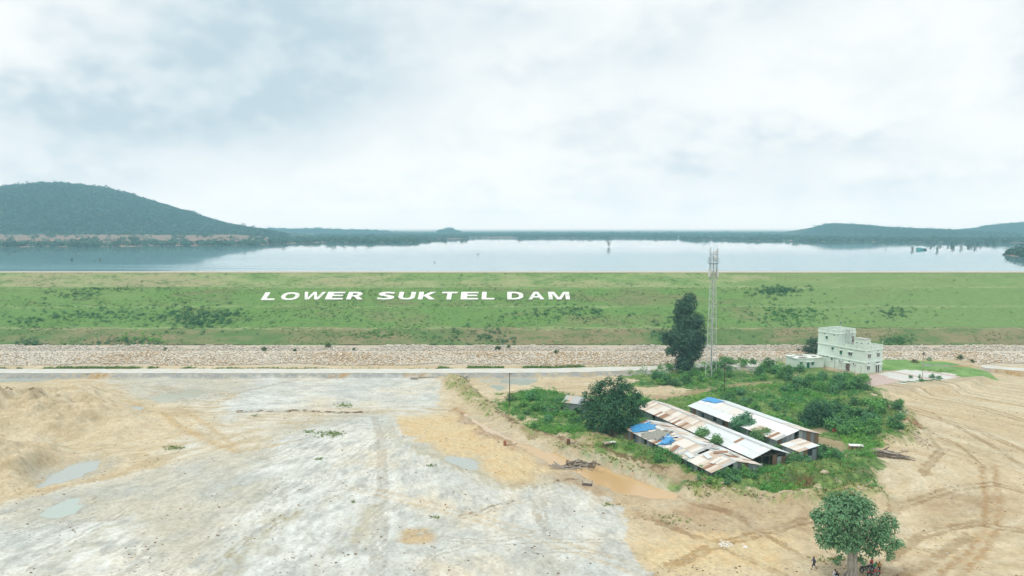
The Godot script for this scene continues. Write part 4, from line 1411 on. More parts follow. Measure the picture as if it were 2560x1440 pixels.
func make_undergrowth() -> void:
	var g := RandomNumberGenerator.new()
	g.seed = 15
	var leaf_a := leafy("weed_leaves", 0.14, 0.38, 0.1, 0.8)
	var clumps := [clump_mesh(21, 54, 0.3), clump_mesh(22, 54, 0.36, Vector3(0.8, 1.0, 0.8)), clump_mesh(23, 64, 0.22, Vector3(1.1, 0.6, 1.1))]
	var places := [[], [], []]
	var tints := [[], [], []]
	var n := 0
	while n < 15000:
		var p := at(g.randf_range(1230, 2300), g.randf_range(890, 1262))
		n += 1
		if mask("green", p.x + n_fine.get_noise_2d(p.x * 1.6, p.z * 1.6 + 60.0) * 6.0, p.z + n_fine.get_noise_2d(p.x * 1.6 + 60.0, p.z * 1.6) * 5.0) < 0.25 + 0.5 * g.randf() + n_fine.get_noise_2d(p.x * 3, p.z * 3) * 0.3 or mask("bare", p.x, p.z) > 0.3 or mask("pit", p.x, p.z) > 0.2 or in_shed(p.x, p.z):
			continue
		var zone := n_soft.get_noise_2d(p.x * 6.0, p.z * 6.0)
		var dry := mask("dry", p.x, p.z)
		if dry > 0.35 and g.randf() < 0.85:
			continue
		var s := clampf(0.58 + zone * 1.1, 0.22, 1.25) * g.randf_range(0.7, 1.3)
		var k := g.randi() % 3
		places[k].append(Transform3D(Basis(Vector3.UP, g.randf() * TAU).scaled(Vector3(s, s * g.randf_range(0.7, 1.2), s)), Vector3(p.x, gy(p.x, p.z) - s * 0.2, p.z)))
		var q := g.randf_range(0.75, 1.25)
		var warm := n_soft.get_noise_2d(p.x * 4.0 + 90, p.z * 4.0)
		tints[k].append(Color(1.0 + warm * 1.2, 1.0 + warm * 0.5, 1.0) * q)
	for k in 3:
		tag(swarm("undergrowth", clumps[k], leaf_a, places[k], tints[k]), "lush green weeds and creepers covering the waste ground round the sheds", "undergrowth")
	# dry and green grass: banks, road verge, odd tufts out on the sand
	var tuft := tuft_mesh(5, 12, 0.45, 0.3)
	var spots := []
	var shades := []
	for i in 16000:
		var p := at(g.randf_range(1100, 2330), g.randf_range(935, 1280))
		var dry := mask("dry", p.x, p.z)
		var gr := mask("green", p.x, p.z)
		if maxf(dry, gr * 0.6) < 0.35 + g.randf() * 0.4 or in_shed(p.x, p.z) or mask("channel", p.x, p.z) > 0.1 or mask("bare", p.x, p.z) > 0.4:
			continue
		if dry > gr and n_soft.get_noise_2d(p.x * 9, p.z * 9) < -0.05:
			continue
		var k := g.randf_range(0.5, 1.1)
		spots.append(Transform3D(Basis(Vector3.UP, g.randf() * TAU).scaled(Vector3(k, k, k)), Vector3(p.x, gy(p.x, p.z) - 0.03, p.z)))
		shades.append(Color(1.3, 1.3, 1.0).lerp(Color(2.4, 1.9, 1.3), clampf(dry + g.randf_range(-0.5, 0.3), 0, 1)) * g.randf_range(0.75, 1.2))
	for verge in [[-165.0, -98.0, 1.0], [-98.0, -60.0, 0.35], [-60.0, -20.0, 0.12], [-22.0, 22.0, 1.3], [22.0, 60.0, 0.25], [-160, 70, 0.12]]:
		for i in int((verge[1] - verge[0]) * 30.0 * verge[2]):
			var x := g.randf_range(verge[0], verge[1])
			var z := road_z(x) - g.randf_range(3.6, 8.0)
			if n_soft.get_noise_2d(x * 5, z * 3) < -0.1:
				continue
			var k := g.randf_range(0.7, 1.8) * minf(verge[2] + 0.4, 1.2)
			spots.append(Transform3D(Basis(Vector3.UP, g.randf() * TAU).scaled(Vector3(k, k, k)), Vector3(x, maxf(gy(x, z), dam_y(z)) - 0.03, z)))
			shades.append(Color(1.25, 1.5, 1.0).lerp(Color(1.9, 1.7, 1.2), g.randf() * 0.6) * g.randf_range(0.75, 1.2))
	for patch in [[826, 1087, 30, 6, 130], [775, 1082, 12, 3, 30], [862, 1014, 18, 5, 70], [437, 1118, 20, 4, 60], [798, 1150, 8, 2, 20], [1075, 1166, 14, 3, 14], [1085, 1294, 10, 4, 10], [2350, 942, 40, 5, 60], [2080, 1395, 40, 5, 30], [1680, 1300, 50, 12, 40], [1520, 1265, 14, 4, 14], [640, 1040, 12, 4, 12], [885, 1255, 5, 2, 6], [2200, 1110, 30, 8, 60], [2230, 1060, 40, 16, 90], [2290, 1085, 14, 8, 24], [1160, 960, 12, 10, 50]]:
		for i in patch[4]:
			var p := at(patch[0] + g.randfn() * patch[2] * 0.6, patch[1] + g.randfn() * patch[3] * 0.6)
			var k := g.randf_range(0.4, 0.9)
			spots.append(Transform3D(Basis(Vector3.UP, g.randf() * TAU).scaled(Vector3(k, k, k)), Vector3(p.x, gy(p.x, p.z) - 0.02, p.z)))
			shades.append(Color(1.5, 1.7, 1.0).lerp(Color(2.2, 1.9, 1.2), g.randf()) * g.randf_range(0.8, 1.15))
	tag(swarm("grass", tuft, leafy("blades", 0.105, 0.16, 0.065, 0.25), spots, shades), "green and dry grass on the banks and along the road verge", "grass")
	# the taller shrubs of the thicket, one by one
	var greens := [leafy("shrub_bright", 0.17, 0.38, 0.12, 0.8), leafy("shrub_dark", 0.1, 0.235, 0.1, 0.7), leafy("shrub_blue", 0.135, 0.31, 0.15, 0.7), leafy("shrub_mid", 0.145, 0.34, 0.12, 0.8)]
	var zones := [[1262, 1000, 1420, 1030, 16, 1.5, "leafy shrub in the thicket round the left utility pole", "shrubs round the left utility pole"], [1300, 1035, 1470, 1078, 16, 1.3, "leafy shrub in the green patch left of the round tree", "shrubs left of the round tree"], [1600, 935, 1760, 975, 22, 1.7, "leafy shrub in the thicket at the foot of the lattice tower", "shrubs at the foot of the lattice tower"], [1780, 920, 1960, 955, 26, 1.9, "leafy shrub in the thicket between lattice tower and mint hut", "shrubs between tower and hut"], [1800, 985, 2000, 1035, 26, 1.5, "leafy shrub on the slope behind the three tin sheds", "shrubs behind the tin sheds"], [1960, 945, 2160, 990, 34, 1.9, "leafy shrub in the thicket below the mint building", "shrubs below the mint building"], [2060, 1030, 2250, 1098, 44, 1.9, "leafy shrub on the waste ground right of the sheds", "shrubs right of the sheds"], [1940, 1148, 2090, 1178, 18, 1.5, "leafy shrub before the open end of the middle shed", "shrubs before the middle shed"], [1780, 1175, 1880, 1215, 12, 1.3, "leafy shrub against the near end of the front shed", "shrubs against the front shed"], [1640, 1140, 1740, 1180, 12, 0.9, "low leafy shrub along the long wall of the front shed", "shrubs along the front shed wall"], [1700, 1215, 1870, 1238, 8, 0.9, "low shrub on the grassy bank above the damp sand", "shrubs on the grassy bank"]]
	for z in zones:
		var made := 0
		var tries := 0
		while made < z[4] and tries < 400:
			tries += 1
			var p := at(g.randf_range(z[0], z[2]), g.randf_range(minf(z[1], z[3]) - 6.0, maxf(z[1], z[3])))
			if in_shed(p.x, p.z, 0.4) or mask("bare", p.x, p.z) > 0.3 or mask("green", p.x, p.z) < 0.3:
				continue
			var s: float = z[5] * g.randf_range(0.6, 1.25)
			var hue := g.randi() % 4
			var tall := g.randf_range(0.85, 1.25)
			var rel: float = s / z[5]
			var look: String = ("small" if rel < 0.8 else "large" if rel > 1.05 else "middling") + (" upright " if tall > 1.1 else " spreading " if tall < 0.95 else " ") + ["bright green", "dark green", "bluish green", "fresh green"][hue]
			shrub(Vector3(p.x, gy(p.x, p.z) - 0.1, p.z), s, greens[hue], look + " " + String(z[6]).trim_prefix("low ").trim_prefix("leafy "), z[7], tall)
			made += 1
	# a clipped run of hedge plants above the thicket, and the planting round the lamp post
	for i in 9:
		var p := on_ground(2092 + i * 9.0, 962 + i * 1.6)
		shrub(p + Vector3(0, -0.1, 0), 1.25 + 0.2 * (i % 3), greens[1], "dark hedge shrub at the edge of the paved yard below the mint building", "hedge below the paved yard")
	for b in [[2276, 946, 0.7, 1.5, "round clipped bush left of the lamp post on the paving"], [2299, 946, 0.45, 2.6, "slender young plant close to the lamp post"], [2303, 952, 0.8, 1.0, "low bush in front of the lamp post"], [2330, 945, 1.1, 1.0, "broad bush right of the lamp post"], [2346, 947, 1.0, 1.0, "broad bush farthest right of the lamp post"], [2285, 906, 1.7, 0.5, "large brownish straggling bush on the bright lawn"], [2232, 892, 1.1, 0.8, "green bush on the lawn edge nearest the mint building"], [2262, 893, 0.9, 0.7, "green bush in the middle of the back lawn edge"], [2322, 901, 1.1, 0.8, "green bush on the back lawn edge behind the lamp post"], [2208, 890, 1.0, 0.9, "green bush half hidden by the corner of the mint building"]]:
		var p := on_ground(b[0], b[1])
		shrub(p + Vector3(0, -0.1, 0), b[2], greens[2] if b[2] != 1.7 else leafy("straw_leaves", 0.17, 0.17, 0.09), b[4], "", b[3])
	for i in 16:
		var p := on_ground(2250 + i * 7.0, 956 - i * 0.55 + (i % 3))
		shrub(p + Vector3(0, -0.15, 0), 0.6, greens[i % 2 * 2], "low plant in the green border along the front of the paving", "border plants along the paving", 0.6)

func make_trees() -> void:
	var grey := mottled("grey_bark", [lin(0.22, 0.20, 0.17), lin(0.36, 0.335, 0.29), lin(0.45, 0.42, 0.38)], Vector3(0.6, 0.3, 0.6))
	var brown := mottled("brown_bark", [lin(0.09, 0.07, 0.05), lin(0.17, 0.13, 0.09)], Vector3(0.8, 0.4, 0.8))
	var big := leafy("big_leaves", 0.165, 0.33, 0.18, 0.7)
	var mango := leafy("mango_leaves", 0.055, 0.145, 0.075, 0.4)
	var dusk := leafy("dusky_leaves", 0.07, 0.14, 0.09, 0.3)
	var fresh := leafy("fresh_leaves", 0.16, 0.32, 0.13, 0.7)
	# the tree in front, over the motorcycles: two fused pale stems on a buttressed foot
	var base := on_ground(2126, 1443)
	var puffs := survey_puffs([[2112, 1284, 58], [2064, 1298, 36], [2072, 1336, 32], [2112, 1345, 38], [2152, 1338, 40], [2150, 1282, 40], [2090, 1252, 28], [2136, 1248, 30], [2164, 1262, 22], [2212, 1320, 27], [2224, 1300, 20], [2210, 1346, 28], [2196, 1334, 24], [2236, 1358, 14], [2226, 1378, 9], [2224, 1392, 7], [2180, 1372, 18], [2178, 1384, 8], [2132, 1352, 22], [2092, 1356, 15], [2062, 1352, 18], [2044, 1288, 16], [2252, 1356, 8], [2100, 1392, 7], [2090, 1398, 6], [2150, 1392, 11], [2160, 1406, 6], [2094, 1406, 5]], base, base.z, 5, 0.75)
	var o := tree("broad_tree", "broad leafy tree with two fused pale trunks shading the parked motorcycles", base, puffs, 0.34, grey, big, 0.38, 330, 6, "", 0.62, 0.25)
	var st := tool()
	tube(st, [Vector3(0.46, -0.4, 0.1), Vector3(0.44, 0.4, 0.05), Vector3(0.46, 2.2, 0), Vector3(0.6, 4.2, -0.1), Vector3(1.4, 5.6, -0.4), Vector3(2.8, 6.6, -0.5)], [0.42, 0.34, 0.29, 0.26, 0.2, 0.08], 9)
	part("trunk", st.commit(), grey, o)
	for r in [[-0.6, 0.3], [-0.3, 0.6], [0.85, 0.4], [0.9, -0.3], [-0.6, -0.4]]:
		st = tool()
		tube(st, [Vector3(r[0] * 1.25, -0.25, r[1] * 1.25), Vector3(r[0] * 0.8, 0.25, r[1] * 0.8), Vector3(r[0] * 0.3, 1.1, r[1] * 0.3)], [0.08, 0.13, 0.06], 6)
		part("root", st.commit(), grey, o)
	# the round dense tree by the sheds
	base = on_ground(1530, 1088)
	puffs = survey_puffs([[1532, 1012, 46], [1484, 1006, 28], [1576, 1000, 28], [1496, 972, 24], [1552, 964, 22], [1586, 1026, 20], [1474, 1036, 24], [1508, 1052, 30], [1552, 1050, 28], [1592, 984, 14], [1572, 966, 14], [1522, 952, 13], [1506, 956, 10], [1478, 1062, 15], [1582, 1052, 16], [1538, 985, 28], [1462, 1008, 12], [1464, 984, 8], [1608, 1010, 9], [1606, 1034, 8], [1548, 944, 8], [1512, 1070, 16], [1548, 1070, 14]], base, base.z, 9, 0.8)
	tree("round_tree", "round dense dark green tree at the back end of the front shed", base, puffs, 0.32, brown, mango, 0.46, 190, 11, "", 0.35)
	# the tall dark tree beside the lattice tower
	base = on_ground(1716, 922)
	puffs = survey_puffs([[1720, 800, 32], [1718, 762, 26], [1704, 760, 17], [1736, 824, 30], [1714, 842, 36], [1702, 794, 20], [1742, 852, 24], [1682, 842, 20], [1668, 848, 13], [1690, 866, 20], [1674, 876, 11], [1722, 880, 30], [1710, 902, 22], [1738, 876, 20], [1724, 744, 15], [1744, 800, 18], [1752, 846, 13], [1712, 822, 30], [1662, 836, 8], [1682, 884, 6], [1694, 776, 10], [1700, 912, 14], [1722, 908, 14]], base, base.z, 13, 0.8)
	tree("tall_tree", "tall dark narrow tree standing beside the lattice tower", base, puffs, 0.4, brown, dusk, 0.6, 170, 14, "", 0.3)
	# smaller trees
	base = on_ground(2044, 1062)
	puffs = survey_puffs([[2042, 1034, 34], [2012, 1038, 20], [2070, 1034, 22], [2046, 1014, 22], [2026, 1050, 22], [2064, 1050, 20], [2014, 1054, 13], [2030, 1020, 18], [2080, 1046, 10]], base, base.z, 17)
	tree("bushy_tree", "spreading dark green tree behind the near end of the right shed", base, puffs, 0.18, brown, mango, 0.4, 190, 18, "", 0.3)
	base = on_ground(2027, 893)
	puffs = survey_puffs([[2028, 866, 17], [2018, 878, 12], [2036, 850, 12], [2038, 872, 14], [2026, 852, 9], [2012, 870, 6], [2040, 858, 10]], base, base.z, 19)
	tree("dark_tree", "dark tree in the corner between mint hut and building", base, puffs, 0.2, brown, dusk, 0.5, 110, 20, "", 0.3)
	base = Vector3(45.3, 0, -136.5)
	base.y = gy(base.x, base.z)
	puffs = survey_puffs([[1862, 1062, 28], [1844, 1056, 18], [1882, 1066, 18], [1866, 1042, 14], [1852, 1074, 14], [1890, 1080, 8]], base, base.z, 21)
	tree("shed_tree", "blue green tree between the middle and the right shed", base, puffs, 0.12, brown, leafy("blue_leaves", 0.11, 0.27, 0.15, 0.6), 0.5, 300, 22, "", 0.4)
	base = Vector3(48.4, 0, -130.2)
	base.y = gy(base.x, base.z)
	puffs = survey_puffs([[1908, 1088, 23], [1926, 1096, 20], [1888, 1086, 17], [1938, 1108, 11], [1916, 1078, 12], [1900, 1100, 14]], base, base.z, 23)
	tree("shed_tree", "yellow green bushy tree before the right shed's long wall", base, puffs, 0.1, brown, fresh, 0.34, 330, 24, "", 0.3)
	for p in [[36.3, -129.6, 1757, 1082, 16, "young papaya tree rising between front and middle shed, the taller one"], [38.4, -124.2, 1791, 1096, 11, "young papaya tree rising between front and middle shed, the shorter one"]]:
		base = Vector3(p[0], gy(p[0], p[1]), p[1])
		puffs = survey_puffs([[p[2], p[3], p[4]], [p[2] - 7, p[3] + 4, p[4] * 0.55], [p[2] + 8, p[3] + 3, p[4] * 0.55], [p[2], p[3] + 10, p[4] * 0.5]], base, base.z, 25)
		tree("papaya_tree", p[5], base, puffs, 0.07, grey, fresh, 0.5, 380, 26, "", 0.7)
	for p in [[1987, 978, [[1987, 964, 10], [1987, 952, 6], [1986, 974, 9]], "slim dark sapling standing out of the thicket below the mint hut"], [1962, 1040, [[1962, 1024, 9], [1962, 1010, 7], [1958, 1034, 8]], "slim grey green sapling left of the spreading tree"], [1573, 1118, [[1574, 1104, 7], [1580, 1110, 5], [1570, 1112, 5]], "sapling beside the low plank table by the front shed"], [1585, 1142, [[1584, 1124, 5], [1588, 1132, 5]], "thin bare looking sapling on the grass before the front shed"], [1640, 1146, [[1642, 1120, 9], [1636, 1132, 9], [1648, 1136, 8]], "sapling touching the eave of the front shed"], [1806, 1205, [[1806, 1188, 13], [1816, 1182, 11], [1798, 1196, 10]], "dark leafy sapling hiding the corner of the front shed"], [1860, 1188, [[1862, 1168, 17], [1848, 1174, 12], [1880, 1172, 12]], "broad leafy sapling covering the gable of the front shed"]]:
		base = on_ground(p[0], p[1])
		puffs = survey_puffs(p[2], base, base.z, 27)
		tree("sapling", p[3], base, puffs, 0.05, brown, fresh if p[0] != 1987 and p[0] != 1806 else mango, 0.34, 190, 28 + p[0] % 7, "", 0.5)

func make_drowned() -> void:
	var m := leafy("drowned_leaves", 0.05, 0.09, 0.06, 0.1)
	var dead := plain("dead_wood", 0.12, 0.11, 0.1)
	# bare crowns that stand out of the water behind the crest
	for d in [[492, 3.2, 1, "leftmost of the three dead trees poking out of the water behind the crest"], [512, 3.4, 2, "middle one of the three dead trees poking out behind the crest"], [532, 3.8, 3, "rightmost and largest of the three dead trees behind the crest"]]:
		var z := -318.0
		var p := over(d[0], 681, z)
		var o := thing("dead_tree", d[3], "tree", Vector3(p.x, 19.6, z))
		var g := RandomNumberGenerator.new()
		g.seed = d[2]
		var top: float = over(d[0], 664, z).y - 19.6
		part("trunk", bar_mesh(Vector3(0, -4, 0), Vector3(0.1, top * 0.5, 0), 0.1, 6, 0.06), dead, o)
		for i in 6:
			var w := g.randf_range(-1, 1)
			part("branch", bar_mesh(Vector3(0.05, top * 0.2 + i * 0.12 * top * 0.5, 0), Vector3(w * 1.9, top * g.randf_range(0.7, 1.1), g.randf_range(-1, 1)), 0.045, 5, 0.012), dead, o)
	# drowned trees and bushes far out
	for d in [[1522, 617, 9, "tall thin dead looking tree far out in the lake, left of the lattice tower"], [1195, 636, 4, "small drowned bush in the open lake left of the tall dead tree"], [1087, 656, 4, "lone drowned bush in open water above the word SUKTEL"], [1298, 601, 6, "dark islet bush in the middle of the far lake"], [2281, 625, 9, "round drowned tree left of the flooded turquoise house"], [2343, 626, 7, "upright drowned tree right of the flooded turquoise house"], [2328, 617, 5, "small drowned tree above the flooded turquoise house"], [180, 650, 6, "dark drowned bush near the left shore"], [250, 650, 6, "yellow green drowned bush near the left shore"], [236, 653, 3, "tiny dark drowned bush beside the yellow green one"], [2214, 625, 3, "tiny drowned bush left of the flooded house"], [2048, 623, 3, "small reddish drowned stump below the small wooded hill"]]:
		var p := at(d[0], d[1], 20.0)
		var r: float = d[2] * -p.z / LENS * 0.62
		var o := thing("drowned_tree", d[3], "tree", p)
		part("trunk", bar_mesh(Vector3(0, -3, 0), Vector3(0, r * 1.1, 0), r * 0.09, 6, r * 0.05), dead, o)
		var c := part("crown", bush_b if d[2] > 6 else bush_a, m if d[0] != 250 else leafy("yellow_leaves", 0.13, 0.16, 0.05), o)
		c.scale = Vector3(r * 0.75, r * (1.35 if d[0] == 1522 or d[0] == 2343 else 0.95), r * 0.75)
		c.position.y = r * (0.8 if d[0] == 1522 else 0.1)
	var hp := at(2303, 625, 20.0)
	var turq := plain("turquoise_paint", 0.14, 0.42, 0.42)
	var shade := plain("old_tile", 0.05, 0.10, 0.12)
	var house := thing("flooded_house", "turquoise house standing flooded in the lake at the right", "house", hp, 0.25)
	part("wall", box_mesh(Vector3(-5.5, -3, -3), Vector3(0.5, 2.2, 3)), turq, house)
	part("wall", box_mesh(Vector3(0.5, -3, -2.4), Vector3(6.5, 1.8, 2.4)), shade, house)
	var rt := tool()
	quad(rt, Vector3(-5.9, 2.1, 3.4), Vector3(-5.9, 3.3, 0), Vector3(0.9, 3.3, 0), Vector3(0.9, 2.1, 3.4))
	quad(rt, Vector3(0.9, 2.1, -3.4), Vector3(0.9, 3.3, 0), Vector3(-5.9, 3.3, 0), Vector3(-5.9, 2.1, -3.4))
	part("roof", rt.commit(), plain("turquoise_roof", 0.18, 0.46, 0.45), house)
	part("roof", box_mesh(Vector3(0.55, 1.8, -2.7), Vector3(6.8, 2.0, 2.7)), shade, house)
	for x in [-4.2, -2.0]:
		part("window", box_mesh(Vector3(x - 0.5, 0.5, 3.0), Vector3(x + 0.5, 1.6, 3.06)), shade, house)
	house.scale = Vector3.ONE * 0.85
	var g := RandomNumberGenerator.new()
	g.seed = 88
	for i in 46:
		var right := i % 2 == 0
		var px := g.randf_range(2300, 2500) if right else g.randf_range(1050, 1180)
		var py := (g.randf_range(609, 614) if i % 4 == 0 else g.randf_range(617, 621)) if right else g.randf_range(601, 606.5)
		var p := at(px, py, 20.0)
		if far_height(p.x, p.z) > 20.0:
			continue
		var r := g.randf_range(1.2, 2.6)
		var o := thing("drowned_tree", "small drowned tree in the shallows at the right end of the lake" if right else "small drowned tree in the shallows below the tiny pointed hill", "tree", p, 0.0, "drowned trees at the right end of the lake" if right else "drowned trees below the tiny pointed hill")
		var c := part("crown", bush_b if i % 3 else bush_a, m, o)
		c.scale = Vector3(r, r * g.randf_range(0.8, 1.4), r)

# ---------------------------------------------------------------- sheds
func sheet_form(length: float, width: float, g: RandomNumberGenerator) -> ArrayMesh:
	# a corrugated sheet: waves across z, running down x, a little buckled
	var st := tool()
	var n := 12
	var rows := []
	var lift := g.randf_range(0.0, 0.03)
	var curl := g.randf_range(-0.02, 0.05)
	for e in 2:
		var row := []
		for i in n + 1:
			row.append(Vector3(length * e, (0.02 if i % 2 else -0.02) + lift + (curl * absf(i - n * 0.5) / n if e else 0.0), width * (i / float(n) - 0.5)))
		rows.append(row)
	for i in n:
		quad(st, rows[0][i], rows[1][i], rows[1][i + 1], rows[0][i + 1])
	return st.commit()

func streaked(key: String, a: Color, b: Color, c: Color, freq := 0.03) -> StandardMaterial3D:
	return mottled(key, [c, b, a, a, b, a, c], Vector3(0.35, 0.35, 1.6), 0.6, freq, 0.0)

func tin_materials() -> Dictionary:
	return {
		"zinc": streaked("zinc", lin(0.62, 0.66, 0.67), lin(0.59, 0.625, 0.635), lin(0.53, 0.565, 0.575), 0.012),
		"white": streaked("white_tin", lin(0.76, 0.77, 0.76), lin(0.74, 0.75, 0.74), lin(0.68, 0.68, 0.66), 0.012),
		"dull": streaked("dull_zinc", lin(0.44, 0.455, 0.45), lin(0.37, 0.38, 0.37), lin(0.28, 0.25, 0.21), 0.02),
		"pink": streaked("weathered_tin", lin(0.60, 0.53, 0.46), lin(0.57, 0.495, 0.42), lin(0.46, 0.32, 0.21)),
		"cream": streaked("chalky_tin", lin(0.66, 0.63, 0.59), lin(0.63, 0.585, 0.53), lin(0.50, 0.39, 0.29)),
		"rust": streaked("rusty_tin", lin(0.27, 0.14, 0.08), lin(0.33, 0.185, 0.11), lin(0.42, 0.28, 0.19)),
		"mixed": streaked("rust_streaked_tin", lin(0.54, 0.47, 0.40), lin(0.40, 0.26, 0.16), lin(0.32, 0.18, 0.10), 0.05),
		"wall": streaked("wall_tin", lin(0.25, 0.275, 0.285), lin(0.21, 0.235, 0.245), lin(0.17, 0.15, 0.13), 0.02),
		"wall_pale": streaked("pale_wall_tin", lin(0.38, 0.41, 0.42), lin(0.32, 0.34, 0.35), lin(0.23, 0.19, 0.15), 0.02),
		"wall_rust": streaked("rusty_wall_tin", lin(0.20, 0.11, 0.065), lin(0.26, 0.16, 0.10), lin(0.14, 0.07, 0.04), 0.03),
	}

func shed(label: String, s: Array, eave: float, ridge: float, pick: Callable, seed_: int, open_front: bool, doors: Array) -> Node3D:
	var g := RandomNumberGenerator.new()
	g.seed = seed_
	var tin := tin_materials()
	var length: float = s[2]
	var width: float = s[3]
	var wood := plain("shed_timber", 0.12, 0.09, 0.065)
	var low := 1e9
	for u in [0.0, length]:
		for v in [0.0, width]:
			var q: Vector2 = Vector2(s[0], s[1]) + SHED_U * u + SHED_V * v
			low = minf(low, gy(q.x, q.y))
	var o := thing("tin_shed", label, "shed", Vector3(s[0], low - 0.05, s[1]), atan2(SHED_U.x, SHED_U.y))
	# roof frame, then every sheet of the covering
	var half := width * 0.5
	var over_ := 0.45
	var fall := Vector2(half + over_, -(ridge - eave) * (half + over_) / half)
	var run := fall.length()
	var pitch := atan2(-fall.y, fall.x)
	var st := tool()
	tube(st, [Vector3(half, ridge - 0.1, -0.3), Vector3(half, ridge - 0.1, length + 0.3)], [0.06, 0.06], 6)
	for side in [-1, 1]:
		for k in 3:
			var t := (k + 0.5) / 3.0
			tube(st, [Vector3(half + side * half * t, lerpf(ridge, eave, t) - 0.1, -0.3), Vector3(half + side * half * t, lerpf(ridge, eave, t) - 0.1, length + 0.3)], [0.04, 0.04], 5)
	var roof := part("roof", st.commit(), wood, o)
	var forms := []
	var rows := 2
	var lap := 0.25
	var piece := run / rows + lap
	for k in 4:
		forms.append(sheet_form(piece, 0.94, g))
	var n := int(round((length + 0.7) / 0.82))
	for side in [-1, 1]:
		for r in rows:
			for i in n:
				var z := -0.35 + (i + 0.5) * (length + 0.7) / n
				var kind: String = pick.call(side, r, z / length, g)
				if kind == "":
					continue
				var d := r * (run / rows) - (lap * 0.5 if r else 0.0)
				var sheet := part("roof_sheet", forms[g.randi() % 4], tin[kind], roof)
				var b := Basis(Vector3.FORWARD, pitch) if side > 0 else Basis(Vector3.UP, PI) * Basis(Vector3.FORWARD, pitch)
				b = b * Basis(Vector3.UP, g.randf_range(-0.02, 0.02))
				sheet.transform = Transform3D(b, Vector3(half + side * cos(pitch) * d, ridge - sin(pitch) * d + 0.03 - r * 0.03 + g.randf_range(0, 0.02), z))
	st = tool()
	for side in [-1, 1]:
		quad(st, Vector3(half, ridge + 0.09, -0.4), Vector3(half, ridge + 0.09, length + 0.4), Vector3(half + side * 0.3, ridge + 0.02, length + 0.4), Vector3(half + side * 0.3, ridge + 0.02, -0.4))
	part("ridge_cap", st.commit(), tin["dull"], roof)
	# posts and walls of upright sheets, with gaps where doors and windows are
	for z in range(0, int(length) + 1, 3):
		for x in [0.06, width - 0.06]:
			part("post", box_mesh(Vector3(-0.05, -0.6, -0.05), Vector3(0.05, eave - 0.05, 0.05)), wood, o, Vector3(x, 0, minf(z + 0.1, length - 0.1)))
	var wall_pick := func() -> Material:
		var t := g.randf()
		return tin["wall_rust"] if t < 0.16 else tin["wall_pale"] if t < 0.4 else tin["wall"]
	var panel := sheet_form(eave + 0.4, 1.0, g)
	var count := int(length / 0.96)
	for side in [0, 1]:
		for i in count:
			var z := (i + 0.5) * length / count
			var gap := 0
			if side == 0:
				for dd in doors:
					if absf(z - dd[0]) < 0.55:
						gap = dd[1]
			elif i % 7 == 3:
				gap = 1
			if gap == 1:
				# a doorway: boards set back, half open
				part("door", box_mesh(Vector3(-0.03, -0.4, -0.42), Vector3(0.03, 1.95, 0.42)), plain("shed_door", 0.10, 0.07, 0.05) if i % 2 else plain("shed_door_blue", 0.05, 0.11, 0.16), o, Vector3(0.35 if side == 0 else width - 0.35, 0, z), Vector3(0, 0.5, 0))
				part("wall_sheet", box_mesh(Vector3(-0.02, 1.98, -0.5), Vector3(0.02, eave, 0.5)), tin["wall"], o, Vector3(0.0 if side == 0 else width, 0, z))
				continue
			var w := part("wall_sheet", panel, wall_pick.call(), o)
			w.transform = Transform3D(Basis(Vector3.UP, PI if side else 0.0) * Basis(Vector3.FORWARD, PI * 0.5), Vector3(0.0 if side == 0 else width, eave, z))
			if gap == 2:
				w.transform.origin.y = eave - 1.45
				part("wall_sheet", box_mesh(Vector3(-0.02, eave - 0.45, -0.48), Vector3(0.02, eave, 0.48)), tin["wall"], o, Vector3(0.0 if side == 0 else width, 0, z))
	count = int(width / 0.96)
	for end in [0, 1]:
		for i in count:
			var x := (i + 0.5) * width / count
			var top := lerpf(ridge, eave, absf(x - half) / half) - 0.12
			if end == 1 and open_front:
				# an open gable: only some low sheets
				if i < 2:
					top = 1.0
				elif i == 2 or i == 3:
					top = 0.0
				elif i > count - 3:
					top = 1.7
				else:
					top = 2.1
			if end == 1 and not open_front and i == count / 2 - 1:
				top = -1.0
			if top < 0.1:
				continue
			var m: Material = wall_pick.call()
			if end == 1 and i == count - 3:
				m = tin["wall_rust"]
			var w := part("wall_sheet", box_mesh(Vector3(-0.48, -0.5, -0.015), Vector3(0.48, top, 0.015)), m, o, Vector3(x, 0, -0.02 if end == 0 else length + 0.02 + 0.03 * (i % 2)))
			w.rotation.z = g.randf_range(-0.012, 0.012)
	for e in [0.1, length - 0.1]:
		part("tie_beam", box_mesh(Vector3(0, eave - 0.18, -0.06), Vector3(width, eave - 0.06, 0.06)), wood, o, Vector3(0, 0, e))
		for side in [-1, 1]:
			st = tool()
			tube(st, [Vector3(half, ridge - 0.16, e), Vector3(half + side * half, eave - 0.1, e)], [0.055, 0.055], 6)
			part("rafter", st.commit(), wood, o)
		for k in 3:
			var x := width * (k + 1) / 4.0
			part("post", box_mesh(Vector3(-0.05, -0.6, -0.05), Vector3(0.05, lerpf(ridge, eave, absf(x - half) / half) - 0.15, 0.05)), wood, o, Vector3(x, 0, e))
	return o

func on_roof(o: Node3D, s: Array, eave: float, ridge: float, x: float, z: float) -> Vector3:
	var half: float = s[3] * 0.5
	return o.transform * Vector3(x, lerpf(ridge, eave, absf(x - half) / half) + 0.12, z)

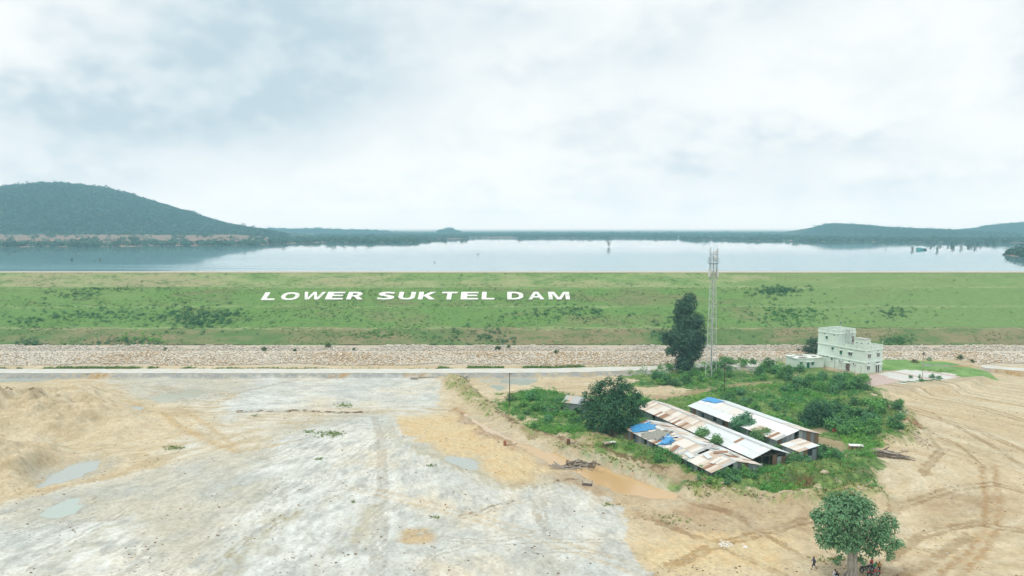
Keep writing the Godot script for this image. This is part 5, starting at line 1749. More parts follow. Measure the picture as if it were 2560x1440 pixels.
func tarp(label: String, o: Node3D, s: Array, eave: float, ridge: float, corners: Array, m: Material, seed_: int, ragged := 0.1) -> void:
	# cloth thrown over the roof, wrinkled, following its slopes
	var n := 14
	var st := tool()
	var base := on_roof(o, s, eave, ridge, corners[0].x, corners[0].y)
	for k in n + 1:
		for i in n + 1:
			var u := i / float(n)
			var v := k / float(n)
			var p: Vector2 = corners[0].lerp(corners[1], u).lerp(corners[3].lerp(corners[2], u), v)
			var edge := minf(minf(u, 1 - u), minf(v, 1 - v))
			if edge < 0.01:
				p += Vector2(n_fine.get_noise_2d(p.x * 25 + seed_, p.y * 25), n_fine.get_noise_2d(p.x * 25, p.y * 25 + seed_)) * ragged * 8.0
			var q := on_roof(o, s, eave, ridge, p.x, p.y)
			q.y += absf(n_fine.get_noise_2d(p.x * 22.0 + seed_ * 9, p.y * 22.0)) * 0.22 + 0.02
			st.add_vertex(q - base)
	for k in n:
		for i in n:
			var r := k * (n + 1) + i
			for q in [r, r + 1, r + n + 2, r, r + n + 2, r + n + 1]:
				st.add_index(q)
	st.generate_normals()
	var t := part("tarpaulin", st.commit(), m, null, base)
	tag(t, label, "tarpaulin")

func make_sheds() -> void:
	var front := func(side: int, r: int, t: float, g: RandomNumberGenerator) -> String:
		var q := g.randf()
		if g.randf() < 0.012:
			return ""
		return "rust" if q < 0.09 else "mixed" if q < 0.26 else "pink" if q < 0.42 else "cream" if q < 0.72 else "dull" if q < 0.9 else "zinc"
	var middle := func(side: int, r: int, t: float, g: RandomNumberGenerator) -> String:
		if t < 0.54:
			if t > 0.40 and t < 0.50 and side < 0 and r == 1:
				return "mixed" if g.randf() < 0.5 else "rust"
			if t > 0.22 and t < 0.27 and side < 0:
				return "rust" if r == 1 else "mixed"
			var q := g.randf()
			return "rust" if q < 0.09 else "mixed" if q < 0.18 else "pink" if q < 0.5 else "cream"
		if t > 0.80 and t < 0.825 and side < 0 and r == 0:
			return "rust"
		return "zinc" if g.randf() < 0.93 else "white"
	var right := func(side: int, r: int, t: float, g: RandomNumberGenerator) -> String:
		if side > 0:
			return "zinc" if t < 0.8 else ("mixed" if g.randf() < 0.5 else "cream")
		if r == 1 and t > 0.72:
			return ["mixed", "cream", "rust", "dull", "cream"][g.randi() % 5]
		if r == 0 and t > 0.2 and t < 0.55:
			var q := g.randf()
			return "rust" if q < 0.12 else "cream" if q < 0.55 else "zinc"
		return "white" if t > 0.5 else ("zinc" if g.randf() < 0.7 else "white")
	var a := shed("long front tin shed with a patchy rusted roof and torn blue tarpaulins", SHEDS[0], 2.3, 3.4, front, 1, false, [[2.4, 1], [6.3, 2], [9.8, 1], [13.0, 2], [16.2, 1], [20.1, 1], [23.5, 1]])
	var b := shed("long middle tin shed, rusted at the back and bluish zinc in front, gable open", SHEDS[1], 2.3, 3.4, middle, 2, true, [[5.0, 2], [12.0, 1], [18.0, 2], [23.0, 1], [29.0, 1]])
	var c := shed("long right tin shed with a mostly bright white roof", SHEDS[2], 2.6, 3.9, right, 3, false, [[4.2, 1], [8.0, 2], [11.0, 1], [14.2, 1], [19.0, 2]])
	var blue := mottled("blue_tarp", [lin(0.03, 0.17, 0.42), lin(0.06, 0.30, 0.60), lin(0.10, 0.40, 0.66)], Vector3(0.5, 0.5, 0.5), 0.5)
	var grimy := mottled("grimy_tarp", [lin(0.17, 0.165, 0.14), lin(0.27, 0.27, 0.235), lin(0.35, 0.34, 0.29)], Vector3(0.5, 0.5, 0.5), 0.8)
	tarp("large crumpled blue tarpaulin over the back end of the front shed's roof", a, SHEDS[0], 2.3, 3.4, [Vector2(0.6, 0.1), Vector2(4.4, 1.2), Vector2(3.6, 5.4), Vector2(-0.3, 3.4)], blue, 1, 0.15)
	tarp("grey grimy tarpaulin on the front shed between the two blue ones", a, SHEDS[0], 2.3, 3.4, [Vector2(-0.1, 4.6), Vector2(3.4, 5.9), Vector2(4.3, 9.0), Vector2(0.3, 9.9)], grimy, 2, 0.2)
	tarp("small torn blue tarpaulin hanging over the eave of the front shed", a, SHEDS[0], 2.3, 3.4, [Vector2(-0.4, 11.6), Vector2(3.3, 8.9), Vector2(3.0, 11.2), Vector2(1.2, 12.6)], blue, 3, 0.25)
	tarp("blue tarpaulin over the ridge at the back of the white roofed shed", c, SHEDS[2], 2.6, 3.9, [Vector2(2.9, -0.2), Vector2(6.6, 0.0), Vector2(6.2, 4.6), Vector2(3.6, 4.2)], blue, 4, 0.12)
	# loose sheets that lie across the roofs
	var tin := tin_materials()
	var g := RandomNumberGenerator.new()
	g.seed = 9
	var form := sheet_form(2.4, 0.9, g)
	for k in 9:
		var x := g.randf_range(0.8, 8.0)
		var z := g.randf_range(9.0, 25.0)
		var o := part("loose_sheet", form, tin[["dull", "zinc", "cream", "rust"][k % 4]])
		var side := -1.0 if x < 4.7 else 1.0
		o.transform = a.transform * Transform3D(Basis(Vector3.FORWARD, 0.23 * side) * Basis(Vector3.UP, g.randf() * TAU), Vector3(x, lerpf(3.4, 2.3, absf(x - 4.7) / 4.7) + 0.16, z))
		tag(o, "loose corrugated sheet lying askew on the front shed's patchy roof", "metal sheet", "loose sheets on the front shed roof")
	# the little shed leaning between the middle and the right one
	var p := Vector3(52.7, 0, -122.2)
	p.y = gy(p.x, p.z)
	var o := thing("tin_hut", "small lean to tin hut between the near ends of middle and right shed", "hut", p, atan2(SHED_U.x, SHED_U.y))
	var wood := plain("shed_timber", 0.12, 0.09, 0.065)
	for x in [-2.1, 2.1]:
		for z in [-1.9, 1.9]:
			part("post", box_mesh(Vector3(-0.05, -0.5, -0.05), Vector3(0.05, 2.6 if x > 0 else 2.05, 0.05)), wood, o, Vector3(x, 0, z))
	for i in 4:
		part("wall_sheet", box_mesh(Vector3(-0.5, -0.4, -0.015), Vector3(0.5, 2.0 if i != 2 else 0.9, 0.015)), [tin["wall_pale"], tin["wall_rust"], tin["wall_pale"], tin["wall"]][i], o, Vector3(-1.6 + i * 1.04, 0, 1.95 + 0.02 * (i % 2)))
		part("wall_sheet", box_mesh(Vector3(-0.015, -0.4, -0.5), Vector3(0.015, 2.0, 0.5)), [tin["wall"], tin["wall_pale"], tin["wall_pale"], tin["wall_rust"]][i], o, Vector3(-2.15 - 0.02 * (i % 2), 0, -1.5 + i * 1.0))
		part("wall_sheet", box_mesh(Vector3(-0.015, -0.4, -0.5), Vector3(0.015, 2.3, 0.5)), tin["wall"], o, Vector3(2.15 + 0.02 * (i % 2), 0, -1.5 + i * 1.0))
	var rf := part("roof", box_mesh(Vector3(-2.2, -0.05, -0.04), Vector3(2.2, 0.05, 0.04)), wood, o, Vector3(0, 2.28, 0), Vector3(0, 0, 0.13))
	form = sheet_form(2.5, 0.98, g)
	for i in 5:
		for r in 2:
			part("roof_sheet", form, tin[["cream", "zinc", "pink", "cream", "mixed"][(i + r * 2) % 5]], rf, Vector3(-2.45 + r * 2.35, 0.09 + 0.025 * r, -1.95 + i * 0.95), Vector3(0, g.randf_range(-0.03, 0.03), 0))
	# an old shed sunk in the weeds behind the round tree
	p = on_ground(1446, 1022)
	o = thing("old_shed", "old dark tin shed overgrown with weeds, left behind the round tree", "shed", p, 1.1)
	for i in 6:
		var x := -2.5 + i
		part("wall_sheet", box_mesh(Vector3(-0.5, -0.4, -0.015), Vector3(0.5, 2.9 - absf(x) * 0.32, 0.015)), tin["wall_rust"] if i == 4 else tin["wall"], o, Vector3(x, 0, 2.6 + 0.02 * (i % 2)))
	for i in 5:
		part("wall_sheet", box_mesh(Vector3(-0.015, -0.4, -0.5), Vector3(0.015, 2.05, 0.5)), tin["wall"], o, Vector3(-3.0 - 0.02 * (i % 2), 0, -2.1 + i * 1.05))
		part("wall_sheet", box_mesh(Vector3(-0.015, -0.4, -0.5), Vector3(0.015, 2.05, 0.5)), tin["wall"], o, Vector3(3.0 + 0.02 * (i % 2), 0, -2.1 + i * 1.05))
	rf = part("roof", bar_mesh(Vector3(0, 2.9, -2.8), Vector3(0, 2.9, 2.8), 0.06), wood, o)
	form = sheet_form(3.4, 1.0, g)
	for side in [-1, 1]:
		for i in 6:
			var q := part("roof_sheet", form, tin[["dull", "mixed", "dull", "dull", "wall", "mixed"][i]], rf)
			q.transform = Transform3D((Basis() if side > 0 else Basis(Vector3.UP, PI)) * Basis(Vector3.FORWARD, 0.3), Vector3(0, 2.97, -2.5 + i * 0.98))

# ---------------------------------------------------------------- the mint green building, its hut and the yard
func window(o: Node3D, where: Vector3, turn: float, w: float, h: float, panes: int, m_pane: Material, m_frame: Material, hood: Material) -> void:
	# glass set in a frame, a sill below and a concrete hood above; the wall's outside is +z of the window
	var st := tool()
	for x in [-w * 0.5, w * 0.5]:
		box(st, Vector3(x - 0.05, -h * 0.5, 0.0), Vector3(x + 0.05, h * 0.5, 0.09))
	for y in [-h * 0.5, h * 0.5]:
		box(st, Vector3(-w * 0.5 + 0.05, y - 0.05, 0.002), Vector3(w * 0.5 - 0.05, y + 0.05, 0.088))
	for i in panes - 1:
		var x := -w * 0.5 + w * (i + 1) / panes
		box(st, Vector3(x - 0.06, -h * 0.5 + 0.05, 0.004), Vector3(x + 0.06, h * 0.5 - 0.05, 0.086))
	var f := part("window", st.commit(), m_frame, o, where, Vector3(0, turn, 0))
	for i in panes:
		var x0 := -w * 0.5 + w * i / panes + 0.05
		part("pane", box_mesh(Vector3(x0, -h * 0.5 + 0.05, 0.02), Vector3(x0 + w / panes - 0.1, h * 0.5 - 0.05, 0.035)), m_pane, f)
	part("sill", box_mesh(Vector3(-w * 0.6, -h * 0.5 - 0.13, 0.0), Vector3(w * 0.6, -h * 0.5 - 0.055, 0.16)), hood, f)
	if h > 0.7 and hood != null:
		part("hood", box_mesh(Vector3(-w * 0.68, h * 0.5 + 0.16, 0.0), Vector3(w * 0.68, h * 0.5 + 0.24, 0.42)), hood, f)

func make_building() -> void:
	var mint := mottled("mint_paint", [lin(0.60, 0.71, 0.63), lin(0.66, 0.77, 0.69), lin(0.68, 0.79, 0.71), lin(0.69, 0.795, 0.72)], Vector3(0.18, 0.10, 0.18), 0.85)
	var grimy := mottled("mint_grime", [lin(0.46, 0.57, 0.48), lin(0.60, 0.71, 0.62), lin(0.67, 0.77, 0.69), lin(0.64, 0.75, 0.67)], Vector3(0.25, 0.12, 0.25), 0.9)
	var cornice := mottled("cornice_paint", [lin(0.6, 0.66, 0.57), lin(0.7, 0.76, 0.7), lin(0.72, 0.78, 0.72)], Vector3(0.3, 0.3, 0.3), 0.85)
	var flat := mottled("roof_screed", [lin(0.30, 0.30, 0.27), lin(0.42, 0.41, 0.37), lin(0.5, 0.5, 0.46)], Vector3(0.25, 0.25, 0.25), 0.95)
	var green := plain("green_paint", 0.012, 0.17, 0.105, 0.5)
	var dark := plain("dark_glass", 0.04, 0.06, 0.065, 0.12)
	var white := plain("white_paint", 0.66, 0.66, 0.63, 0.6)
	var steel := plain("grey_steel", 0.42, 0.45, 0.45, 0.5, 0.3)
	var foot := Vector3(99.3, 1.58, -189.9)
	var turn := 0.4836
	var o := thing("office_building", "pale mint green flat roofed building with a three storey tower", "building", foot, turn)
	var w := 7.9
	var zt := -8.7
	var zb := -15.4
	# walls
	part("wall", box_mesh(Vector3(0, -0.8, zt), Vector3(w, 6.72, 0)), mint, o)
	part("tower_wall", box_mesh(Vector3(0, -0.8, zb), Vector3(w, 10.25, zt)), mint, o)
	part("roof", box_mesh(Vector3(0.15, 6.72, zt), Vector3(w - 0.15, 6.86, -0.15)), flat, o)
	part("tower_roof", box_mesh(Vector3(0.15, 10.25, zb + 0.15), Vector3(w - 0.15, 10.38, zt - 0.15)), flat, o)
	var st := tool()
	box(st, Vector3(0, 6.721, zt), Vector3(0.15, 7.75, 0))
	box(st, Vector3(w - 0.15, 6.721, zt), Vector3(w, 7.75, 0))
	box(st, Vector3(0.15, 6.722, -0.15), Vector3(w - 0.15, 7.748, 0))
	part("parapet", st.commit(), grimy, o)
	st = tool()
	box(st, Vector3(0, 10.251, zb), Vector3(0.15, 11.3, zt))
	box(st, Vector3(w - 0.15, 10.251, zb), Vector3(w, 11.3, zt))
	box(st, Vector3(0.15, 10.252, zt - 0.15), Vector3(w - 0.15, 11.298, zt))
	box(st, Vector3(0.15, 10.252, zb), Vector3(w - 0.15, 11.298, zb + 0.15))
	part("parapet", st.commit(), grimy, o)
	part("roof_room", box_mesh(Vector3(0.012, 6.9, -3.5), Vector3(2.4, 9.75, -0.012)), mint, o)
	part("roof_room_slab", box_mesh(Vector3(-0.1, 9.75, -3.65), Vector3(2.55, 9.88, 0.1)), flat, o)
	# bands at each floor
	for y in [3.3, 6.7]:
		st = tool()
		box(st, Vector3(-0.22, y - 0.09, zb - 0.22), Vector3(0, y + 0.09, 0.22))
		box(st, Vector3(w, y - 0.09, zb - 0.22), Vector3(w + 0.22, y + 0.09, 0.22))
		box(st, Vector3(0, y - 0.088, 0), Vector3(w, y + 0.088, 0.22))
		part("cornice", st.commit(), cornice, o)
	st = tool()
	box(st, Vector3(-0.22, 10.15, zb - 0.22), Vector3(0, 10.33, zt + 0.22))
	box(st, Vector3(w, 10.15, zb - 0.22), Vector3(w + 0.22, 10.33, zt + 0.22))
	box(st, Vector3(0, 10.152, zt), Vector3(w, 10.328, zt + 0.22))
	part("cornice", st.commit(), cornice, o)
	for c in [Vector3(0, 11.3, 0), Vector3(0, 7.75, 1)]:
		st = tool()
		var z0 := zb if c.z == 0 else zt + 0.001
		var z1 := zt if c.z == 0 else 0.0
		for x in [-0.03, w - 0.17]:
			box(st, Vector3(x, c.y, z0 - 0.03), Vector3(x + 0.2, c.y + 0.06, z1 + 0.03))
		box(st, Vector3(0.17, c.y + 0.001, z1 - 0.17), Vector3(w - 0.17, c.y + 0.059, z1 + 0.028))
		part("coping", st.commit(), cornice, o)
	# left wall (outside is -x)
	var left := -PI * 0.5
	for q in [[-12.4, 8.7, 0.75, 0.95], [-10.3, 5.7, 0.75, 0.95], [-10.4, 2.6, 0.7, 0.85], [-7.5, 4.95, 0.85, 1.25]]:
		window(o, Vector3(-0.002, q[1], q[0]), left, q[2], q[3], 1, green, cornice, cornice)
	window(o, Vector3(-0.002, 5.0, -4.5), left, 1.15, 1.0, 2, dark, white, cornice)
	for q in [[-13.1, 9.75], [-10.1, 9.75], [-7.5, 6.2], [-4.5, 6.25], [-4.8, 2.75], [-14.6, 3.0], [-13.2, 3.0], [-12.0, 3.0], [-2.6, 8.6], [-1.2, 8.6]]:
		part("vent", box_mesh(Vector3(-0.03, q[1] - 0.1, q[0] - 0.22), Vector3(0.02, q[1] + 0.1, q[0] + 0.22)), plain("vent_dark", 0.03, 0.035, 0.035), o)
	var door := part("door", box_mesh(Vector3(-0.05, -0.1, -5.7), Vector3(0.03, 2.15, -4.6)), plain("maroon_paint", 0.16, 0.06, 0.06, 0.5), o)
	part("hood", box_mesh(Vector3(-0.7, 2.35, -6.1), Vector3(0, 2.46, -4.2)), cornice, door)
	part("handle", box_mesh(Vector3(-0.1, 0.95, -4.85), Vector3(-0.05, 1.1, -4.8)), steel, door)
	for z in [-7.4, -3.0]:
		var ac := part("air_conditioner", box_mesh(Vector3(-0.4, 2.2, z - 0.42), Vector3(-0.06, 2.75, z + 0.42)), white, o)
		st = tool()
		tube(st, [Vector3(-0.43, 2.48, z - 0.1), Vector3(-0.40, 2.48, z - 0.1)], [0.2, 0.2], 12)
		part("fan_grille", st.commit(), plain("vent_dark", 0.03, 0.035, 0.035), ac)
	part("drain_pipe", bar_mesh(Vector3(-0.08, 0, -9.4), Vector3(-0.08, 3.1, -9.4), 0.05), plain("old_pipe", 0.25, 0.24, 0.22), o)
	part("drain_pipe", bar_mesh(Vector3(0.4, 0, 0.07), Vector3(0.4, 3.1, 0.07), 0.05), cornice, o)
	# the facade to the paved yard (outside is +z)
	for q in [[1.95, 5.0], [5.9, 5.0], [1.75, 1.6]]:
		window(o, Vector3(q[0], q[1], 0.002), 0.0, 1.2, 1.1, 2, dark, white, cornice)
	for q in [[1.95, 6.2], [5.9, 6.2], [1.85, 2.95], [1.2, 8.6]]:
		part("vent", box_mesh(Vector3(q[0] - 0.22, q[1] - 0.1, -0.02), Vector3(q[0] + 0.22, q[1] + 0.1, 0.03)), plain("vent_dark", 0.03, 0.035, 0.035), o)
	var frame := part("door", box_mesh(Vector3(4.95, -0.05, 0.0), Vector3(6.65, 2.3, 0.06)), white, o)
	for x in [5.1, 5.95]:
		part("pane", box_mesh(Vector3(x, 0.1, 0.06), Vector3(x + 0.52, 2.1, 0.075)), dark, frame)
	part("fanlight", box_mesh(Vector3(5.0, 2.75, -0.02), Vector3(6.6, 3.0, 0.03)), dark, frame)
	part("hood", box_mesh(Vector3(4.4, 2.42, 0.0), Vector3(7.4, 2.54, 0.75)), cornice, frame)
	for x in [4.55, 7.25]:
		part("bracket", bar_mesh(Vector3(x, 2.4, 0.65), Vector3(x, 1.2, 0.03), 0.03), steel, frame)
	# steel stair cage from the lower roof up to the tower roof
	var stair := part("roof_stair", bar_mesh(Vector3(3.2, 11.5, zt + 0.5), Vector3(6.6, 7.0, zt + 1.2), 0.05), steel, o)
	part("stringer", bar_mesh(Vector3(3.2, 11.5, zt + 1.2), Vector3(6.6, 7.0, zt + 1.9), 0.05), steel, stair)
	for i in 15:
		var t := (i + 0.5) / 15.0
		var q := Vector3(3.2, 11.5, zt + 0.5).lerp(Vector3(6.6, 7.0, zt + 1.2), t)
		part("step", box_mesh(Vector3(-0.12, -0.02, 0), Vector3(0.12, 0.02, 0.7)), steel, stair, q)
	for x in [3.0, 4.4]:
		for z in [zt + 0.35, zt + 1.4]:
			part("post", bar_mesh(Vector3(x, 6.86, z), Vector3(x, 11.6, z), 0.045), steel, stair)
	for y in [7.9, 9.1, 10.3, 11.5]:
		part("rail", bar_mesh(Vector3(3.0, y, zt + 1.4), Vector3(4.4, y, zt + 1.4), 0.035), steel, stair)
		part("rail", bar_mesh(Vector3(3.0, y, zt + 0.35), Vector3(4.4, y, zt + 0.35), 0.035), steel, stair)
	window(o, Vector3(6.6, 8.2, zt + 0.002), 0.0, 1.0, 2.0, 1, plain("maroon_paint", 0.16, 0.06, 0.06, 0.5), cornice, cornice)
	part("vent", box_mesh(Vector3(6.4, 9.7, zt - 0.02), Vector3(6.84, 9.9, zt + 0.03)), plain("vent_dark", 0.03, 0.035, 0.035), o)
	# what stands on the roofs
	for q in [[2.0, -13.4, 0.5, 0.55], [3.6, -12.6, 0.55, 0.5], [4.2, -10.6, 0.35, 0.35]]:
		part("roof_block", box_mesh(Vector3(q[0] - q[3], 10.38, q[1] - q[3]), Vector3(q[0] + q[3], 10.38 + q[2], q[1] + q[3])), grimy, o)
	var mast := thing("mast", "thin pale mast standing on the tower roof of the mint building", "mast", o.transform * Vector3(1.9, 10.38, -9.4), turn)
	part("pole", bar_mesh(Vector3.ZERO, Vector3(0, 4.0, 0), 0.055, 6, 0.03), white, mast)
	part("stay", bar_mesh(Vector3(0, 1.8, 0), Vector3(0.9, 0, 0.4), 0.015), steel, mast)
	part("box", box_mesh(Vector3(-0.12, 2.6, -0.1), Vector3(0.05, 3.3, 0.1)), plain("blue_box", 0.08, 0.14, 0.3), mast)
	mast = thing("mast", "short stub pole on the lower parapet corner of the mint building", "mast", o.transform * Vector3(w - 0.08, 7.8, -0.08), turn)
	part("pole", bar_mesh(Vector3.ZERO, Vector3(0, 0.9, 0), 0.05), white, mast)
	part("lamp", box_mesh(Vector3(-0.1, 0.9, -0.1), Vector3(0.3, 1.05, 0.1)), white, mast)
	# a white steel frame standing against the left wall
	var fr := thing("steel_trellis", "light steel frame leaning on the left wall of the mint building", "frame", o.transform * Vector3(-1.1, 0, -6.4), turn)
	for i in 5:
		part("post", bar_mesh(Vector3(0.5, 0, -2.4 + i * 1.2), Vector3(0, 2.0, -2.4 + i * 1.2), 0.035), steel, fr)
	for y in [0.9, 1.5, 2.0]:
		part("rail", bar_mesh(Vector3(0.5 - y * 0.25, y, -2.5), Vector3(0.5 - y * 0.25, y, 2.5), 0.03), steel, fr)
	# hut
	var hf := Vector3(83.6, 1.25, -198.2)
	var h := thing("mint_hut", "low mint green hut with dark green door and shutters", "hut", hf, 0.17)
	part("wall", box_mesh(Vector3(0, -0.9, -5.4), Vector3(8.9, 3.15, 0)), mint, h)
	var slab := part("roof", box_mesh(Vector3(-0.25, 3.15, -5.65), Vector3(9.15, 3.3, 0.25)), cornice, h)
	var g := RandomNumberGenerator.new()
	g.seed = 44
	for i in 26:
		var x := g.randf_range(0.2, 8.6)
		var z := g.randf_range(-5.2, -0.2)
		part("roof_plank", box_mesh(Vector3(-0.7, 3.31, -0.12), Vector3(0.7, 3.36 + 0.02 * (i % 3), 0.12)), plain("old_board", 0.17, 0.12, 0.10) if i % 3 else plain("grey_board", 0.28, 0.25, 0.22), slab, Vector3(x, 0, z), Vector3(0, g.randf_range(-0.5, 0.5), 0))
	for q in [[1.55, 1.7], [5.25, 1.6]]:
		window(h, Vector3(q[0], q[1], 0.002), 0.0, 0.95, 1.0, 1, green, cornice, cornice)
	var hd := part("door", box_mesh(Vector3(3.4, -0.1, 0), Vector3(4.25, 1.95, 0.06)), green, h)
	part("hood", box_mesh(Vector3(3.0, 2.12, 0), Vector3(5.0, 2.22, 0.55)), cornice, hd)
	part("handle", box_mesh(Vector3(4.1, 0.9, 0.06), Vector3(4.16, 1.05, 0.1)), steel, hd)
	var rail := thing("pipe_railing", "grey pipe railing left of the mint hut", "railing", on_ground(1950, 908))
	for y in [0.7, 1.3]:
		part("rail", bar_mesh(Vector3(-3.2, y, 0.4), Vector3(3.0, y + 0.25, -0.6), 0.06), steel, rail)
	for i in 4:
		part("post", bar_mesh(Vector3(-3.0 + i * 1.9, -0.3, 0.37 - i * 0.3), Vector3(-3.0 + i * 1.9, 1.35 + i * 0.07, 0.37 - i * 0.3), 0.05), steel, rail)
	# yard fence posts
	var place := ["first from the left, beside the thicket", "second from the left", "third from the left", "fourth from the left", "fifth from the left", "at the right end, nearest the building's corner"]
	var k := 0
	for q in [[2066, 944.5, 2.2], [2084, 946.5, 2.6], [2101.5, 944.5, 2.3], [2119.7, 942, 2.0], [2137, 939, 1.7], [2152, 936.5, 2.5]]:
		var fp := part("fence_post", bar_mesh(Vector3(0, -0.4, 0), Vector3(0, q[2], 0), 0.06, 6, 0.05), plain("post_grey", 0.2, 0.17, 0.15), null, on_ground(q[0], q[1]))
		tag(fp, "bare fence post before the mint building, " + place[k], "post", "fence posts before the mint building")
		k += 1
	# paving in slabs, pale with rose bands
	var tile_a := mottled("pale_paving", [lin(0.48, 0.47, 0.43), lin(0.57, 0.57, 0.54), lin(0.6, 0.6, 0.57)], Vector3(0.3, 0.3, 0.3), 0.9)
	var tile_b := mottled("rose_paving", [lin(0.40, 0.30, 0.26), lin(0.48, 0.37, 0.33), lin(0.52, 0.44, 0.40)], Vector3(0.3, 0.3, 0.3), 0.9)
	var yard := PackedVector2Array()
	for q in [[2100, 956], [2160, 940], [2204, 930], [2262, 924.5], [2310, 926], [2370, 933], [2408, 942], [2340, 949], [2250, 958], [2176, 965]]:
		var p := at(q[0], q[1], 1.64)
		yard.append(Vector2(p.x, p.z))
	var pave := thing("paved_yard", "paved yard of pale slabs with rose bands before the mint building", "paving")
	pave.set_meta("kind", "structure")
	var made := 0
	var slab_mesh := box_mesh(Vector3(-0.94, -0.4, -0.94), Vector3(0.94, 0, 0.94))
	for i in 40:
		for j in 30:
			var p := Vector2(86.0, -208.0) + Vector2(0.885, -0.465) * ((i - 8) * 1.9) + Vector2(0.465, 0.885) * (j * 1.9)
			if not Geometry2D.is_point_in_polygon(p, yard):
				continue
			var band := i % 5 == 0 or (p.x < 103.5 and p.y > -191.0)
			part("slab", slab_mesh, tile_b if band else tile_a, pave, Vector3(p.x, 1.645 + 0.012 * ((i * 7 + j * 3) % 3), p.y), Vector3(0, turn, 0))
			made += 1

func lattice_tower() -> void:
	var base := on_ground(1777, 945)
	var paint := plain("tower_paint", 0.58, 0.60, 0.60, 0.55)
	var zinc := plain("tower_zinc", 0.40, 0.43, 0.44, 0.5, 0.3)
	var top: float = over(1777, 627, base.z).y - base.y
	var o := thing("lattice_tower", "tall white four legged lattice telecom mast with antennas on top", "tower", base, 0.62)
	var corner := func(k: int, y: float) -> Vector3:
		var half := lerpf(1.05, 0.42, minf(y / top, 1.0))
		return Vector3(half if k == 0 or k == 3 else -half, y, half if k < 2 else -half)
	for k in 4:
		part("leg", bar_mesh(corner.call(k, -0.5), corner.call(k, top), 0.085, 6, 0.07), paint, o)
	var y := 0.3
	var n := 0
	while y < top - 0.6:
		var rise := lerpf(1.5, 0.95, y / top)
		var m := paint if n % 12 < 7 else zinc
		for k in 4:
			var l := (k + 1) % 4
			var a: Vector3 = corner.call(k, y)
			var b: Vector3 = corner.call(l, y + rise)
			if n % 2:
				a = corner.call(l, y)
				b = corner.call(k, y + rise)
			part("brace", bar_mesh(a, b, 0.042, 4), m, o)
			if n % 3 == 0:
				part("strut", bar_mesh(corner.call(k, y), corner.call(l, y), 0.035, 4), m, o)
		y += rise
		n += 1
	part("ladder", bar_mesh(Vector3(0.15, 0, 0.0), Vector3(0.15, top, 0.0), 0.05, 4), zinc, o)
	part("cable", bar_mesh(Vector3(-0.1, 0, 0.1), Vector3(-0.1, top - 1, 0.1), 0.09, 5), plain("cable", 0.12, 0.12, 0.12), o)
	# head frame with its rails and antennas
	var deck := top - 3.6
	var steel := plain("tower_grey", 0.20, 0.25, 0.27, 0.6)
	var head := part("platform", box_mesh(Vector3(-0.9, deck, -0.9), Vector3(0.9, deck + 0.08, 0.9)), steel, o)
	for r in [[-1.9, -0.1, 1.9, -0.1], [-0.1, -1.9, -0.1, 1.9]]:
		for h in [0.15, 0.85, 1.5]:
			part("rail", bar_mesh(Vector3(r[0], deck + h, r[1]), Vector3(r[2], deck + h, r[3]), 0.045, 5), steel, head)
		for e in [[r[0], r[1]], [r[2], r[3]]]:
			part("rail_post", bar_mesh(Vector3(e[0], deck + 0.1, e[1]), Vector3(e[0], deck + 1.55, e[1]), 0.045, 5), steel, head)
	for q in [[1.35, 0.0], [-1.35, 0.0], [0.0, 1.35], [0.0, -1.35]]:
		part("antenna_pole", bar_mesh(Vector3(q[0], deck - 4.3, q[1]), Vector3(q[0], top + 0.9, q[1]), 0.055, 5), steel, o)
		part("arm", bar_mesh(Vector3(0, deck - 2.9, 0), Vector3(q[0], deck - 2.9, q[1]), 0.04, 5), steel, o)
		part("arm", bar_mesh(Vector3(0, top - 1.1, 0), Vector3(q[0], top - 1.1, q[1]), 0.04, 5), steel, o)
		part("panel_antenna", box_mesh(Vector3(q[0] * 1.12 - 0.11, deck - 3.6, q[1] * 1.12 - 0.11), Vector3(q[0] * 1.12 + 0.11, deck - 1.4, q[1] * 1.12 + 0.11)), plain("antenna_white", 0.66, 0.67, 0.65, 0.5), o)
		part("radio_unit", box_mesh(Vector3(q[0] * 0.8 - 0.17, deck - 3.6, q[1] * 0.8 - 0.17), Vector3(q[0] * 0.8 + 0.17, deck - 2.7, q[1] * 0.8 + 0.17)), plain("radio_cream", 0.48, 0.45, 0.36, 0.6), o)
	for d in [[0.35, top - 0.3, 0.35], [0.2, top - 1.9, 0.5]]:
		var st := tool()
		tube(st, [Vector3(d[0], d[1], d[2] + 0.1), Vector3(d[0], d[1], d[2] + 0.25), Vector3(d[0], d[1], d[2] + 0.4)], [0.2, 0.5, 0.55], 12)
		part("dish", st.commit(), plain("antenna_white", 0.66, 0.67, 0.65, 0.5), o)
	part("spike", bar_mesh(Vector3(0, top - 0.2, 0), Vector3(0, top + 2.6, 0), 0.03, 5, 0.012), steel, o)

